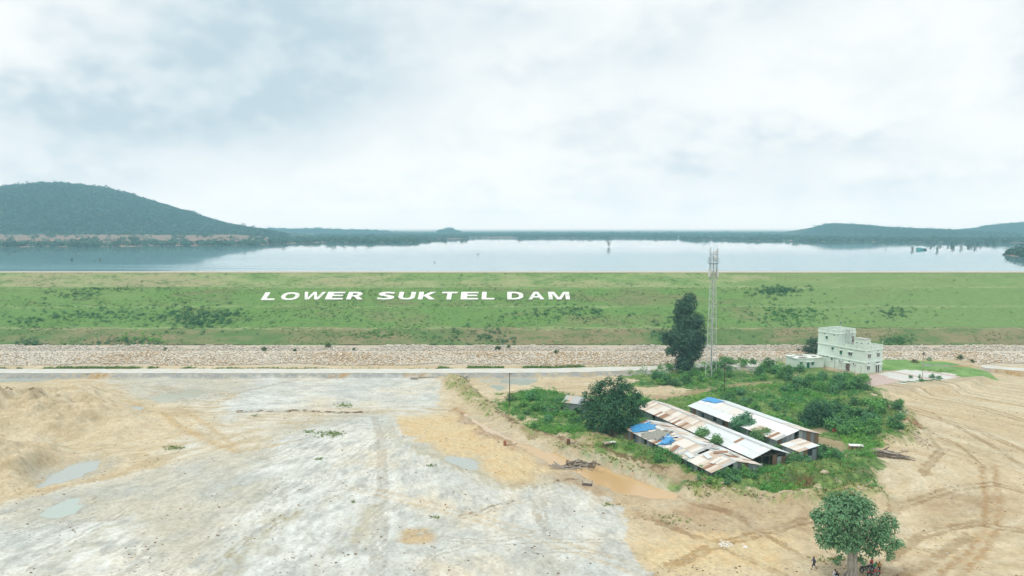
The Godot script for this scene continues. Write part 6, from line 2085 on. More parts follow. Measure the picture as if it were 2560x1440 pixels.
# ---------------------------------------------------------------- small things of the site
func make_clods() -> void:
	# loose stones and clods over the bare ground, thicker on the banks and spoil
	var g := RandomNumberGenerator.new()
	g.seed = 303
	var m := plain("clod", 1, 1, 1, 0.95, 0.0, 0.2)
	m.vertex_color_use_as_albedo = true
	var places := []
	var tints := []
	for i in 34000:
		var d := 78.0 + 120.0 * pow(g.randf(), 1.4)
		var p := Vector3(g.randf_range(-0.78, 0.78) * d, 0, -d)
		if mask("green", p.x, p.z) > 0.5 or mask("pad", p.x, p.z) > 0.2 or mask("channel", p.x, p.z) > 0.2 or mask("puddle", p.x, p.z) > 0.2:
			continue
		var patch := n_soft.get_noise_2d(p.x * 5.0, p.z * 5.0) + n_fine.get_noise_2d(p.x * 4.0, p.z * 4.0) * 0.6
		var spoil := maxf(mask("dry", p.x, p.z), maxf(mask("sidecast", p.x, p.z), maxf(mask("scar", p.x, p.z), mask("crack", p.x, p.z))))
		if g.randf() > 0.22 + patch * 1.6 + spoil * 0.8:
			continue
		var s := 0.035 + 0.13 * pow(g.randf(), 3.0) * (1.0 + spoil)
		places.append(Transform3D(Basis(Vector3.UP, g.randf() * TAU).scaled(Vector3(s * 1.3, s, s)), Vector3(p.x, gy(p.x, p.z) + s * 0.2, p.z)))
		var c := Color(0.40, 0.31, 0.20).lerp(Color(0.50, 0.45, 0.36), g.randf())
		if mask("silt", p.x, p.z) > 0.5:
			c = Color(0.42, 0.42, 0.39).lerp(Color(0.56, 0.55, 0.51), g.randf())
		if g.randf() < 0.2:
			c = Color(0.22, 0.16, 0.10)
		tints.append(c)
	tag(swarm("gravel", lump_mesh(90, 0.3, 0.7), m, places, tints), "loose stones and clods scattered over the bare ground", "gravel")

func make_small() -> void:
	var rust := plain("pole_rust", 0.11, 0.065, 0.045)
	var conc := mottled("old_concrete", [lin(0.24, 0.22, 0.19), lin(0.36, 0.34, 0.3), lin(0.42, 0.4, 0.36)], Vector3(0.7, 0.7, 0.7))
	var wood_m := mottled("bleached_wood", [lin(0.22, 0.18, 0.14), lin(0.34, 0.29, 0.24), lin(0.42, 0.38, 0.33)], Vector3(1.5, 0.8, 1.5))
	var wood_d := mottled("dark_wood", [lin(0.07, 0.05, 0.035), lin(0.15, 0.11, 0.08), lin(0.2, 0.16, 0.12)], Vector3(1.5, 0.8, 1.5))
	for q in [[1274, 1016, 932, "rusty utility pole standing in the green patch left of the round tree"], [1810, 994, 910, "rusty utility pole behind the sheds beside the dirt lane"]]:
		var b := on_ground(q[0], q[1])
		var h: float = over(q[0], q[2], b.z).y - b.y
		var o := thing("utility_pole", q[3], "pole", b)
		part("pole", bar_mesh(Vector3(0, -0.5, 0), Vector3(0, h, 0), 0.12, 7, 0.08), rust, o)
		part("crossarm", box_mesh(Vector3(-0.5, h - 0.35, -0.05), Vector3(0.5, h - 0.25, 0.05)), rust, o)
		for x in [-0.42, 0.42]:
			part("insulator", bar_mesh(Vector3(x, h - 0.25, 0), Vector3(x, h - 0.05, 0), 0.05, 6), plain("porcelain", 0.45, 0.4, 0.35, 0.3), o)
	var b := on_ground(2306, 944)
	var h: float = over(2306, 870, b.z).y - b.y
	var o := thing("lamp_post", "slim lamp post with two floodlights in the planting on the paved yard", "lamp post", b)
	part("pole", bar_mesh(Vector3(0, -0.4, 0), Vector3(0, h, 0), 0.09, 7, 0.06), plain("lamp_pole", 0.36, 0.31, 0.25), o)
	part("crossarm", box_mesh(Vector3(-0.3, h - 0.1, -0.04), Vector3(0.8, h - 0.02, 0.04)), rust, o)
	for x in [0.2, 0.7]:
		part("floodlight", box_mesh(Vector3(x - 0.14, h - 0.02, -0.1), Vector3(x + 0.14, h + 0.16, 0.14)), plain("lamp_body", 0.12, 0.12, 0.13), o)
	part("switch_box", box_mesh(Vector3(-0.25, h - 1.9, -0.12), Vector3(0.2, h - 1.3, 0.14)), plain("lamp_body", 0.12, 0.12, 0.13), o)
	# log piles
	var g := RandomNumberGenerator.new()
	g.seed = 71
	var forms := []
	for k in 5:
		var st := tool()
		var l := [1.6, 2.3, 3.0, 3.6, 4.4][k] as float
		var r := [0.14, 0.12, 0.15, 0.11, 0.13][k] as float
		tube(st, [Vector3(-l * 0.5, 0, 0), Vector3(-l * 0.15, g.randf_range(-0.06, 0.06), g.randf_range(-0.1, 0.1)), Vector3(l * 0.2, g.randf_range(-0.06, 0.06), g.randf_range(-0.1, 0.1)), Vector3(l * 0.5, 0, 0)], [r, r * 0.95, r * 0.85, r * 0.6], 7)
		forms.append(st.commit())
	for pile in [[1440, 1171, 3.5, 1.5, 56, 0.12, "log at the %s of the pile beside the muddy channel", "logs in the pile beside the muddy channel"], [2218, 1140, 3.0, 1.3, 40, -0.5, "pole at the %s of the timber stack right of the sheds", "timber in the stack right of the sheds"]]:
		var c := on_ground(pile[0], pile[1])
		for i in pile[4]:
			var u := clampf(g.randfn() * 0.5, -1, 1)
			var v := clampf(g.randfn() * 0.5, -1, 1)
			var dir: float = pile[5]
			var p: Vector3 = c + Vector3(cos(dir), 0, -sin(dir)) * u * pile[2] + Vector3(sin(dir), 0, cos(dir)) * v * pile[3]
			var lift := maxf(0.05, 1.5 - absf(u) * 1.2 - absf(v) * 1.0) * g.randf()
			p.y = maxf(gy(p.x, p.z), c.y - 0.1) + 0.14 + lift
			var size := g.randi() % 5
			var pale_ := g.randf() < 0.6
			var spot: String = ("left end" if u < -0.4 else "right end" if u > 0.4 else "middle") if absf(v) < 0.3 else ("front edge" if v > 0.0 else "back edge")
			var l := part("log", forms[size], wood_m if pale_ else wood_d, null, p, Vector3(0, dir + g.randfn() * (0.6 if pile[0] == 1440 else 0.45), g.randf_range(-0.22, 0.22)))
			tag(l, "%s %s %s" % [["very short", "short", "thick", "long thin", "very long"][size], "pale" if pale_ else "dark", String(pile[6]) % spot], "log", pile[7])
	for i in 4:
		var p := on_ground(1478 + i * 5, 1166)
		var l := part("log", forms[0], wood_d, null, p + Vector3(0, 0.5, 0), Vector3(0.3, i * 0.7, 1.0 - i * 0.35))
		tag(l, "stump with roots sticking up at the right end of the log pile", "log", "upright stumps of the log pile")
	# boulders and rubble at the edge of the waste ground
	var pale := plain("pale_rock", 0.46, 0.38, 0.28)
	for q in [[2019, 1186, 0.7, "pale boulder on the grass below the middle shed, larger one"], [2061, 1184, 0.6, "pale boulder on the grass below the middle shed, right one"], [2262, 1128, 0.6, "pale block beside the upper end of the timber stack"], [1824, 1212, 0.35, "small white stone below the front shed's gable"], [1932, 1210, 0.4, "small white stone left of the earth pit"], [2118, 1142, 0.5, "pale stone left of the timber stack"]]:
		var p := on_ground(q[0], q[1])
		var l := part("boulder", lump_mesh(int(q[0]), 0.2), pale, null, p + Vector3(0, q[2] * 0.3, 0))
		l.scale = Vector3(q[2] * 1.3, q[2], q[2])
		tag(l, q[3], "boulder")
	var brick := plain("old_brick", 0.36, 0.20, 0.13)
	for heap in [[2287, 1060, 1.3, 16, "broken brick in the heap at the right edge of the thicket", "bricks at the right edge of the thicket", brick], [2300, 1098, 2.0, 18, "pale broken brick scattered below the brick heap", "bricks below the brick heap", pale], [2186, 1022, 1.0, 10, "pale stone in the small heap on the upper waste ground", "stones on the upper waste ground", pale], [2256, 1033, 1.4, 10, "grey stone in the strip above the brick heap", "stones above the brick heap", conc], [2312, 1114, 1.4, 10, "pale lump of rubble at the lower end of the brick heap", "rubble below the brick heap", pale]]:
		var c := on_ground(heap[0], heap[1])
		for i in heap[3]:
			var p: Vector3 = c + Vector3(g.randfn() * heap[2] * 0.6, 0, g.randfn() * heap[2] * 0.5)
			p.y = gy(p.x, p.z) + 0.08 + (0.2 * g.randf() if i % 3 == 0 else 0.0)
			var s := g.randf_range(0.14, 0.32)
			var l := part("rubble", lump_mesh(i % 4 + 60, 0.25), heap[6], null, p, Vector3(g.randf(), g.randf() * 6, g.randf()))
			l.scale = Vector3(s * 1.4, s, s)
			tag(l, heap[4], "rubble", heap[5])
	# litter on the sand
	for spot in [[1812, 1362, 12, 5, 34, "scrap of white litter on the sand left of the broad tree", "white litter on the sand"], [1860, 1366, 5, 3, 8, "scrap of white litter right of the larger litter patch", "white litter on the sand, right patch"], [2140, 1418, 50, 8, 8, "small scrap of litter round the motorcycles", "litter round the motorcycles"]]:
		for i in spot[4]:
			var p := on_ground(spot[0] + g.randfn() * spot[2] * 0.7, spot[1] + g.randfn() * spot[3] * 0.7)
			var l := part("litter", lump_mesh(80 + i % 3, 0.3, 0.25), plain("litter_white", 0.7, 0.7, 0.68), null, p + Vector3(0, 0.03, 0), Vector3(0, g.randf() * 6, 0))
			l.scale = Vector3.ONE * g.randf_range(0.06, 0.16)
			tag(l, spot[5], "litter", spot[6])
	# pipes by the road bank
	var pipe := func(called: String, where: Vector3, dir: float, l: float, r: float, label: String) -> void:
		var n := thing(called, label, "pipe", where, dir)
		var st := tool()
		var ring := 14
		for k in ring:
			var w0 := TAU * k / ring
			var w1 := TAU * (k + 1) / ring
			var a0 := Vector3(0, sin(w0), cos(w0))
			var a1 := Vector3(0, sin(w1), cos(w1))
			var x := Vector3(l, 0, 0)
			quad(st, a0 * r, a1 * r, a1 * r + x, a0 * r + x)
			quad(st, a1 * r * 0.82, a0 * r * 0.82, a0 * r * 0.82 + x, a1 * r * 0.82 + x)
			quad(st, a0 * r, a0 * r * 0.82, a1 * r * 0.82, a1 * r)
			quad(st, a0 * r + x, a1 * r + x, a1 * r * 0.82 + x, a0 * r * 0.82 + x)
		part("barrel", st.commit(), conc if called == "culvert_pipe" else plain("pale_pipe", 0.46, 0.41, 0.34), n)
	var p := on_ground(1026, 948)
	pipe.call("concrete_pipe", p + Vector3(0, 0.5, 0), 0.15, 2.1, 0.5, "short pale concrete pipe lying at the foot of the road bank")
	p = on_ground(1158, 948)
	pipe.call("culvert_pipe", p + Vector3(0, 0.35, 0.4), PI * 0.42, 3.0, 0.5, "round culvert mouth opening into the drain below the road")
	o = thing("fallen_branch", "long thin fallen branch lying between the concrete pipe and the culvert", "branch", on_ground(1046, 945))
	part("stem", bar_mesh(Vector3(0, 0.15, 0), Vector3(5.6, 0.3, 0.2), 0.07, 6, 0.04), wood_d, o)
	# small furniture of the camp
	p = on_ground(1375, 1031)
	o = thing("water_tank", "small open concrete tank in the weeds left of the round tree", "tank", p, 0.4)
	var st := tool()
	box(st, Vector3(-0.9, -0.3, -0.7), Vector3(0.9, 1.1, -0.58))
	box(st, Vector3(-0.9, -0.3, 0.58), Vector3(0.9, 1.1, 0.7))
	box(st, Vector3(-0.9, -0.3, -0.58), Vector3(-0.78, 1.099, 0.58))
	box(st, Vector3(0.78, -0.3, -0.58), Vector3(0.9, 1.099, 0.58))
	part("tank_wall", st.commit(), conc, o)
	part("tank_water", box_mesh(Vector3(-0.78, 0.4, -0.58), Vector3(0.78, 0.6, 0.58)), plain("tank_water", 0.04, 0.05, 0.04, 0.1), o)
	p = on_ground(1421, 1110)
	o = thing("oil_drum", "rusty brown drum standing on the bank left of the plank table", "drum", p)
	st = tool()
	tube(st, [Vector3(0, 0, 0), Vector3(0, 0.3, 0), Vector3(0, 0.32, 0), Vector3(0, 0.62, 0), Vector3(0, 0.64, 0), Vector3(0, 0.95, 0)], [0.33, 0.33, 0.35, 0.33, 0.35, 0.33], 14)
	part("shell", st.commit(), plain("drum_rust", 0.17, 0.085, 0.05), o)
	for q in [[1428, 1109, 0.16, "grey pot beside the rusty drum"], [1434, 1108, 0.12, "small pale pot right of the rusty drum"]]:
		var l := part("pot", lump_mesh(7, 0.08, 0.8), conc, null, on_ground(q[0], q[1]) + Vector3(0, 0.12, 0))
		l.scale = Vector3.ONE * q[2] * 1.4
		tag(l, q[3], "pot")
	p = on_ground(1522, 1113)
	o = thing("plank_table", "low plank table with a white sheet by the front shed", "table", p, 0.35)
	for i in 5:
		part("plank", box_mesh(Vector3(-1.1, 0.52, -0.09), Vector3(1.1, 0.57, 0.09)), wood_m, o, Vector3(0, 0, -0.42 + i * 0.21))
	for x in [-0.95, 0.95]:
		for z in [-0.4, 0.4]:
			part("leg", box_mesh(Vector3(-0.05, -0.2, -0.05), Vector3(0.05, 0.52, 0.05)), wood_d, o, Vector3(x, 0, z))
	var sh := part("white_board", box_mesh(Vector3(-0.55, 0, -0.4), Vector3(0.6, 0.03, 0.42)), plain("board_white", 0.66, 0.67, 0.66), null, o.transform * Vector3(0.75, 0.6, 0.1), Vector3(0.02, 0.45, -0.06))
	tag(sh, "white board lying across the low plank table", "board")
	p = on_ground(1468, 1213)
	o = thing("steel_cot", "dark upturned frame with four thin legs in the damp sand", "frame", p, -0.25)
	part("sheet", box_mesh(Vector3(-0.8, 0.05, -0.45), Vector3(0.8, 0.09, 0.45)), plain("cot_dark", 0.07, 0.05, 0.045), o, Vector3.ZERO, Vector3(0.15, 0, 0))
	for x in [-0.78, 0.78]:
		for z in [-0.43, 0.43]:
			part("leg", bar_mesh(Vector3(x, 0.03, z), Vector3(x, 0.75, z), 0.025, 5), rust, o)
	p = on_ground(1262, 1114)
	o = thing("red_drum", "rusty red drum on the sand beside the narrow rill", "drum", p)
	st = tool()
	tube(st, [Vector3(0, -0.1, 0), Vector3(0, 0.45, 0), Vector3(0, 0.47, 0), Vector3(0.02, 0.98, 0)], [0.27, 0.27, 0.29, 0.28], 12)
	part("shell", st.commit(), plain("drum_red", 0.33, 0.13, 0.08), o)
	o = thing("driftwood", "crooked piece of driftwood lying beside the red drum", "log", on_ground(1266, 1115))
	st = tool()
	tube(st, [Vector3(0, 0.08, 0), Vector3(0.8, 0.2, -0.1), Vector3(1.5, 0.16, -0.25), Vector3(2.2, 0.45, -0.5)], [0.1, 0.09, 0.08, 0.05], 6)
	part("stem", st.commit(), wood_d, o)
	# low store with a white sheet roof at the edge of the waste ground
	p = on_ground(2140, 1126)
	o = thing("brick_store", "low white sheet roof on brick stacks in the weeds right of the sheds", "shelter", p, -0.25)
	part("sheet_roof", box_mesh(Vector3(-1.25, 1.0, -0.6), Vector3(1.25, 1.06, 0.6)), plain("board_white", 0.66, 0.67, 0.66), o, Vector3.ZERO, Vector3(0.05, 0, 0.03))
	for x in [-1.1, -0.4, 0.3, 1.0]:
		for r in 5:
			part("brick", box_mesh(Vector3(-0.25, 0, -0.5), Vector3(0.25, 0.17, 0.5)), brick if r % 2 else plain("old_brick_pale", 0.42, 0.28, 0.19), o, Vector3(x + 0.03 * (r % 2), r * 0.18 - 0.1, 0), Vector3(0, 0.05 * (r % 3), 0))
	for i in 6:
		var q := on_ground(2122 + i * 5, 1134 + (i % 3) * 2)
		var l := part("board", box_mesh(Vector3(-1.3, -0.03, -0.13), Vector3(1.3, 0.03, 0.13)), wood_m, null, q + Vector3(0, 0.12 + 0.06 * i, 0), Vector3(0, -0.55 + 0.16 * i, 0.04))
		tag(l, "bleached board in the stack before the low white roofed store", "board", "boards before the low white roofed store")
	p = on_ground(2086, 1079)
	var l := part("red_crate", box_mesh(Vector3(-0.55, 0, -0.4), Vector3(0.55, 0.7, 0.4)), plain("crate_red", 0.42, 0.075, 0.04, 0.6), null, p, Vector3(0, 0.3, 0))
	tag(l, "red box in the weeds right of the white roofed shed", "box")
	p = on_ground(1718, 1036)
	st = tool()
	tube(st, [Vector3(0, 0, 0), Vector3(0, 0.7, 0)], [0.26, 0.34], 12)
	l = part("orange_bucket", st.commit(), plain("bucket_orange", 0.55, 0.12, 0.05, 0.5), null, p)
	tag(l, "orange bucket at the back corner of the white roofed shed", "bucket")
	# tin scraps lying by the small hut
	var tin := tin_materials()
	var form := sheet_form(2.0, 0.9, g)
	for q in [[1999, 1138, "white", "bright tin sheet lying before the lean to hut, left one"], [2006, 1142, "cream", "rusty white tin sheet lying before the lean to hut, right one"]]:
		var t := part("scrap_sheet", form, tin[q[2]], null, on_ground(q[0], q[1]) + Vector3(-0.8, 0.35, 0), Vector3(0.15, -0.4, -0.12))
		tag(t, q[3], "metal sheet")

# ---------------------------------------------------------------- people and motorcycles
func net(bones: Array, cell: float, blend: float) -> ArrayMesh:
	# surface nets over a smooth union of tapered capsules [a, b, ra, rb]
	var lo := Vector3.ONE * 1e9
	var hi := -lo
	for b in bones:
		var r := maxf(b[2], b[3]) + blend + cell * 2.0
		for p: Vector3 in [b[0], b[1]]:
			lo = lo.min(p - Vector3.ONE * r)
			hi = hi.max(p + Vector3.ONE * r)
	var nx := int((hi.x - lo.x) / cell) + 2
	var ny := int((hi.y - lo.y) / cell) + 2
	var nz := int((hi.z - lo.z) / cell) + 2
	var f := PackedFloat32Array()
	f.resize(nx * ny * nz)
	f.fill(1.0)
	for b in bones:
		var a: Vector3 = b[0]
		var e: Vector3 = b[1]
		var ra: float = b[2]
		var rb: float = b[3]
		var ab := e - a
		var l2 := maxf(ab.length_squared(), 1e-6)
		var r := maxf(ra, rb) + blend + cell * 1.8
		var p0 := (a.min(e) - Vector3.ONE * r - lo) / cell
		var p1 := (a.max(e) + Vector3.ONE * r - lo) / cell
		for k in range(maxi(int(p0.z), 0), mini(int(p1.z) + 1, nz)):
			for j in range(maxi(int(p0.y), 0), mini(int(p1.y) + 1, ny)):
				for i in range(maxi(int(p0.x), 0), mini(int(p1.x) + 1, nx)):
					var p := lo + Vector3(i, j, k) * cell
					var t := clampf((p - a).dot(ab) / l2, 0.0, 1.0)
					var d := p.distance_to(a + ab * t) - lerpf(ra, rb, t)
					var q := (k * ny + j) * nx + i
					var o := f[q]
					var h := maxf(blend - absf(o - d), 0.0) / blend
					f[q] = minf(o, d) - h * h * blend * 0.25
	var st := tool()
	var ids := {}
	var count := 0
	var verts := PackedVector3Array()
	for k in nz - 1:
		for j in ny - 1:
			for i in nx - 1:
				var q := (k * ny + j) * nx + i
				var c := [f[q], f[q + 1], f[q + nx], f[q + nx + 1], f[q + nx * ny], f[q + nx * ny + 1], f[q + nx * ny + nx], f[q + nx * ny + nx + 1]]
				var neg := 0
				for v in c:
					if v < 0.0:
						neg += 1
				if neg == 0 or neg == 8:
					continue
				var s := Vector3.ZERO
				var m := 0
				for e in [[0, 1], [2, 3], [4, 5], [6, 7], [0, 2], [1, 3], [4, 6], [5, 7], [0, 4], [1, 5], [2, 6], [3, 7]]:
					var u: float = c[e[0]]
					var v: float = c[e[1]]
					if (u < 0.0) != (v < 0.0):
						var t := u / (u - v)
						var g0 := Vector3(e[0] & 1, (e[0] >> 1) & 1, e[0] >> 2)
						var g1 := Vector3(e[1] & 1, (e[1] >> 1) & 1, e[1] >> 2)
						s += g0.lerp(g1, t)
						m += 1
				ids[q] = count
				count += 1
				verts.append(lo + (Vector3(i, j, k) + s / m) * cell)
	for v in verts:
		st.set_smooth_group(0)
		st.add_vertex(v)
	var step := [1, nx, nx * ny]
	for q in ids:
		var i: int = q % nx
		var j: int = (q / nx) % ny
		var k: int = q / (nx * ny)
		var at_ := [i, j, k]
		for ax in 3:
			var b: int = (ax + 1) % 3
			var c: int = (ax + 2) % 3
			if at_[b] == 0 or at_[c] == 0:
				continue
			var v0 := f[q]
			var q1: int = q + step[ax]
			if q1 >= f.size():
				continue
			var v1 := f[q1]
			if (v0 < 0.0) == (v1 < 0.0):
				continue
			var r: Array = [q, q - step[b], q - step[b] - step[c], q - step[c]]
			var ok := true
			for x in r:
				if not ids.has(x):
					ok = false
			if not ok:
				continue
			var w := [ids[r[0]], ids[r[1]], ids[r[2]], ids[r[3]]]
			if v0 < 0.0:
				w = [w[0], w[3], w[2], w[1]]
			for x in [w[0], w[1], w[2], w[0], w[2], w[3]]:
				st.add_index(x)
	st.generate_normals()
	return st.commit()

func hand(st: SurfaceTool, wrist: Vector3, dir: Vector3, palm_n: Vector3, k: float) -> void:
	# palm, four unequal curled fingers and a thumb from the side of the palm
	var side := dir.cross(palm_n).normalized()
	tube(st, [wrist - dir * 0.01, wrist + dir * 0.045 * k, wrist + dir * 0.085 * k], [0.026 * k, 0.04 * k, 0.034 * k], 7)
	var lens := [0.062, 0.072, 0.068, 0.052]
	for i in 4:
		var b := wrist + dir * 0.085 * k + side * (i - 1.5) * 0.018 * k
		var l: float = lens[i] * k
		var m := b + dir * l * 0.55 + palm_n * l * 0.2
		tube(st, [b, m, m + dir * l * 0.3 + palm_n * l * 0.4], [0.0095 * k, 0.009 * k, 0.007 * k], 5)
	var b := wrist + dir * 0.025 * k - side * 0.034 * k
	tube(st, [b, b + dir * 0.03 * k - side * 0.024 * k, b + dir * 0.06 * k - side * 0.022 * k + palm_n * 0.015 * k], [0.012 * k, 0.011 * k, 0.008 * k], 5)

func person(label: String, where: Vector3, turn: float, k: float, j: Dictionary, shirt: Material, legs: Material, short_legs: bool, sleeves := 0.55) -> void:
	# j holds joints in metres for a 1.7 m adult facing +z; missing ones take the standing pose
	var stand := {"hip": Vector3(0, 0.92, 0), "chest": Vector3(0, 1.26, 0), "neck": Vector3(0, 1.44, 0), "head": Vector3(0, 1.58, 0.02), "lsh": Vector3(0.18, 1.37, 0), "lel": Vector3(0.24, 1.09, -0.02), "lwr": Vector3(0.25, 0.85, 0.06), "rsh": Vector3(-0.18, 1.37, 0), "rel": Vector3(-0.24, 1.09, -0.02), "rwr": Vector3(-0.25, 0.85, 0.06), "lkn": Vector3(0.1, 0.49, 0.02), "lan": Vector3(0.1, 0.08, -0.02), "rkn": Vector3(-0.1, 0.49, 0.02), "ran": Vector3(-0.1, 0.08, -0.02)}
	stand.merge(j, true)
	for n in stand.keys():
		stand[n] = stand[n] * k
	var s := stand
	var o := thing("person", label, "person", where, turn)
	var skin := plain("skin", 0.17, 0.085, 0.05, 0.6)
	var hl: Vector3 = s.hip + Vector3(0.09, -0.03, 0) * k
	var hr: Vector3 = s.hip + Vector3(-0.09, -0.03, 0) * k
	var look: Vector3 = (j["look"] if j.has("look") else Vector3(0, 0, 1))
	look = look.normalized()
	var up := Vector3.UP
	var bones := [[s.hip, s.chest, 0.125 * k, 0.135 * k], [s.chest, s.neck - Vector3(0, 0.05, 0) * k, 0.135 * k, 0.08 * k], [s.lsh, s.rsh, 0.065 * k, 0.065 * k], [s.neck - Vector3(0, 0.03, 0) * k, s.head, 0.052 * k, 0.05 * k], [s.head + up * 0.035 * k, s.head - up * 0.035 * k + look * 0.02 * k, 0.092 * k, 0.075 * k],
		[s.lsh, s.lel, 0.052 * k, 0.04 * k], [s.lel, s.lwr, 0.04 * k, 0.027 * k], [s.rsh, s.rel, 0.052 * k, 0.04 * k], [s.rel, s.rwr, 0.04 * k, 0.027 * k],
		[hl, s.lkn, 0.085 * k, 0.056 * k], [s.lkn, s.lan, 0.056 * k, 0.036 * k], [hr, s.rkn, 0.085 * k, 0.056 * k], [s.rkn, s.ran, 0.056 * k, 0.036 * k],
		[s.lan + Vector3(0, -0.035, -0.03) * k, s.lan + Vector3(0.01, -0.045, 0.15) * k, 0.038 * k, 0.03 * k], [s.ran + Vector3(0, -0.035, -0.03) * k, s.ran + Vector3(-0.01, -0.045, 0.15) * k, 0.038 * k, 0.03 * k]]
	# nose and ears
	var ear := look.cross(up).normalized()
	bones.append([s.head + look * 0.085 * k, s.head + look * 0.105 * k - up * 0.025 * k, 0.012 * k, 0.016 * k])
	for e in [-1, 1]:
		bones.append([s.head + ear * e * 0.088 * k, s.head + ear * e * 0.092 * k - up * 0.03 * k, 0.014 * k, 0.012 * k])
	var body := net(bones, 0.024, 0.035)
	var st := tool()
	st.append_from(body, 0, Transform3D())
	hand(st, s.lwr, (s.lwr - s.lel).normalized(), Vector3(-0.6, 0, 0.6).normalized(), k)
	hand(st, s.rwr, (s.rwr - s.rel).normalized(), Vector3(0.6, 0, 0.6).normalized(), k)
	part("body", st.commit(), skin, o)
	var face := plain("face_dark", 0.02, 0.015, 0.012, 0.4)
	st = tool()
	for e in [-1, 1]:
		tube(st, [s.head + look * 0.083 * k + ear * e * 0.033 * k + up * 0.012 * k, s.head + look * 0.096 * k + ear * e * 0.033 * k + up * 0.012 * k], [0.012 * k, 0.01 * k], 6)
	tube(st, [s.head + look * 0.088 * k + ear * 0.025 * k - up * 0.055 * k, s.head + look * 0.09 * k - ear * 0.025 * k - up * 0.055 * k], [0.007 * k, 0.007 * k], 5)
	part("face", st.commit(), face, o)
	part("hair", net([[s.head + up * 0.055 * k - look * 0.015 * k, s.head + up * 0.04 * k - look * 0.035 * k, 0.087 * k, 0.088 * k], [s.head + up * 0.03 * k - look * 0.04 * k, s.head - up * 0.04 * k - look * 0.05 * k, 0.08 * k, 0.05 * k]], 0.02, 0.03), plain("hair", 0.012, 0.01, 0.009, 0.6), o)
	var c := 0.018 * k
	part("shirt", net([[s.hip + up * 0.02 * k, s.chest, 0.125 * k + c, 0.14 * k + c], [s.chest, s.neck - up * 0.07 * k, 0.14 * k + c, 0.085 * k], [s.lsh, s.rsh, 0.066 * k + c, 0.066 * k + c], [s.lsh, s.lsh.lerp(s.lel, sleeves), 0.055 * k + c, 0.05 * k + c], [s.rsh, s.rsh.lerp(s.rel, sleeves), 0.055 * k + c, 0.05 * k + c]], 0.026, 0.04), shirt, o)
	var t := [[hl, hr, 0.12 * k, 0.12 * k], [hl, s.lkn, 0.09 * k + c, 0.062 * k + c], [hr, s.rkn, 0.09 * k + c, 0.062 * k + c]]
	if not short_legs:
		t.append([s.lkn, s.lan + up * 0.04 * k, 0.06 * k + c, 0.042 * k + c])
		t.append([s.rkn, s.ran + up * 0.04 * k, 0.06 * k + c, 0.042 * k + c])
	part("trousers", net(t, 0.026, 0.04), legs, o)

func wheel(o: Node3D, where: Vector3) -> void:
	var tyre := plain("tyre", 0.02, 0.02, 0.022, 0.85)
	var steel := plain("chrome", 0.5, 0.52, 0.53, 0.3, 0.6)
	var st := tool()
	var ring := 22
	for k in ring:
		var a := TAU * k / ring
		var b := TAU * (k + 1) / ring
		for m in 6:
			var p := TAU * m / 6.0
			var q := TAU * (m + 1) / 6.0
			var v := []
			for e in [[a, p], [b, p], [b, q], [a, q]]:
				var r: float = 0.265 + cos(e[1]) * 0.045
				v.append(Vector3(sin(e[1]) * 0.045, cos(e[0]) * r, sin(e[0]) * r))
			quad(st, v[0], v[3], v[2], v[1])
	var w := part("wheel", st.commit(), tyre, o, where)
	st = tool()
	tube(st, [Vector3(-0.06, 0, 0), Vector3(0.06, 0, 0)], [0.05, 0.05], 10)
	for k in 8:
		var a := TAU * k / 8.0
		tube(st, [Vector3(0, 0, 0), Vector3(0, cos(a), sin(a)) * 0.24], [0.012, 0.012], 4)
	part("spokes", st.commit(), steel, w)

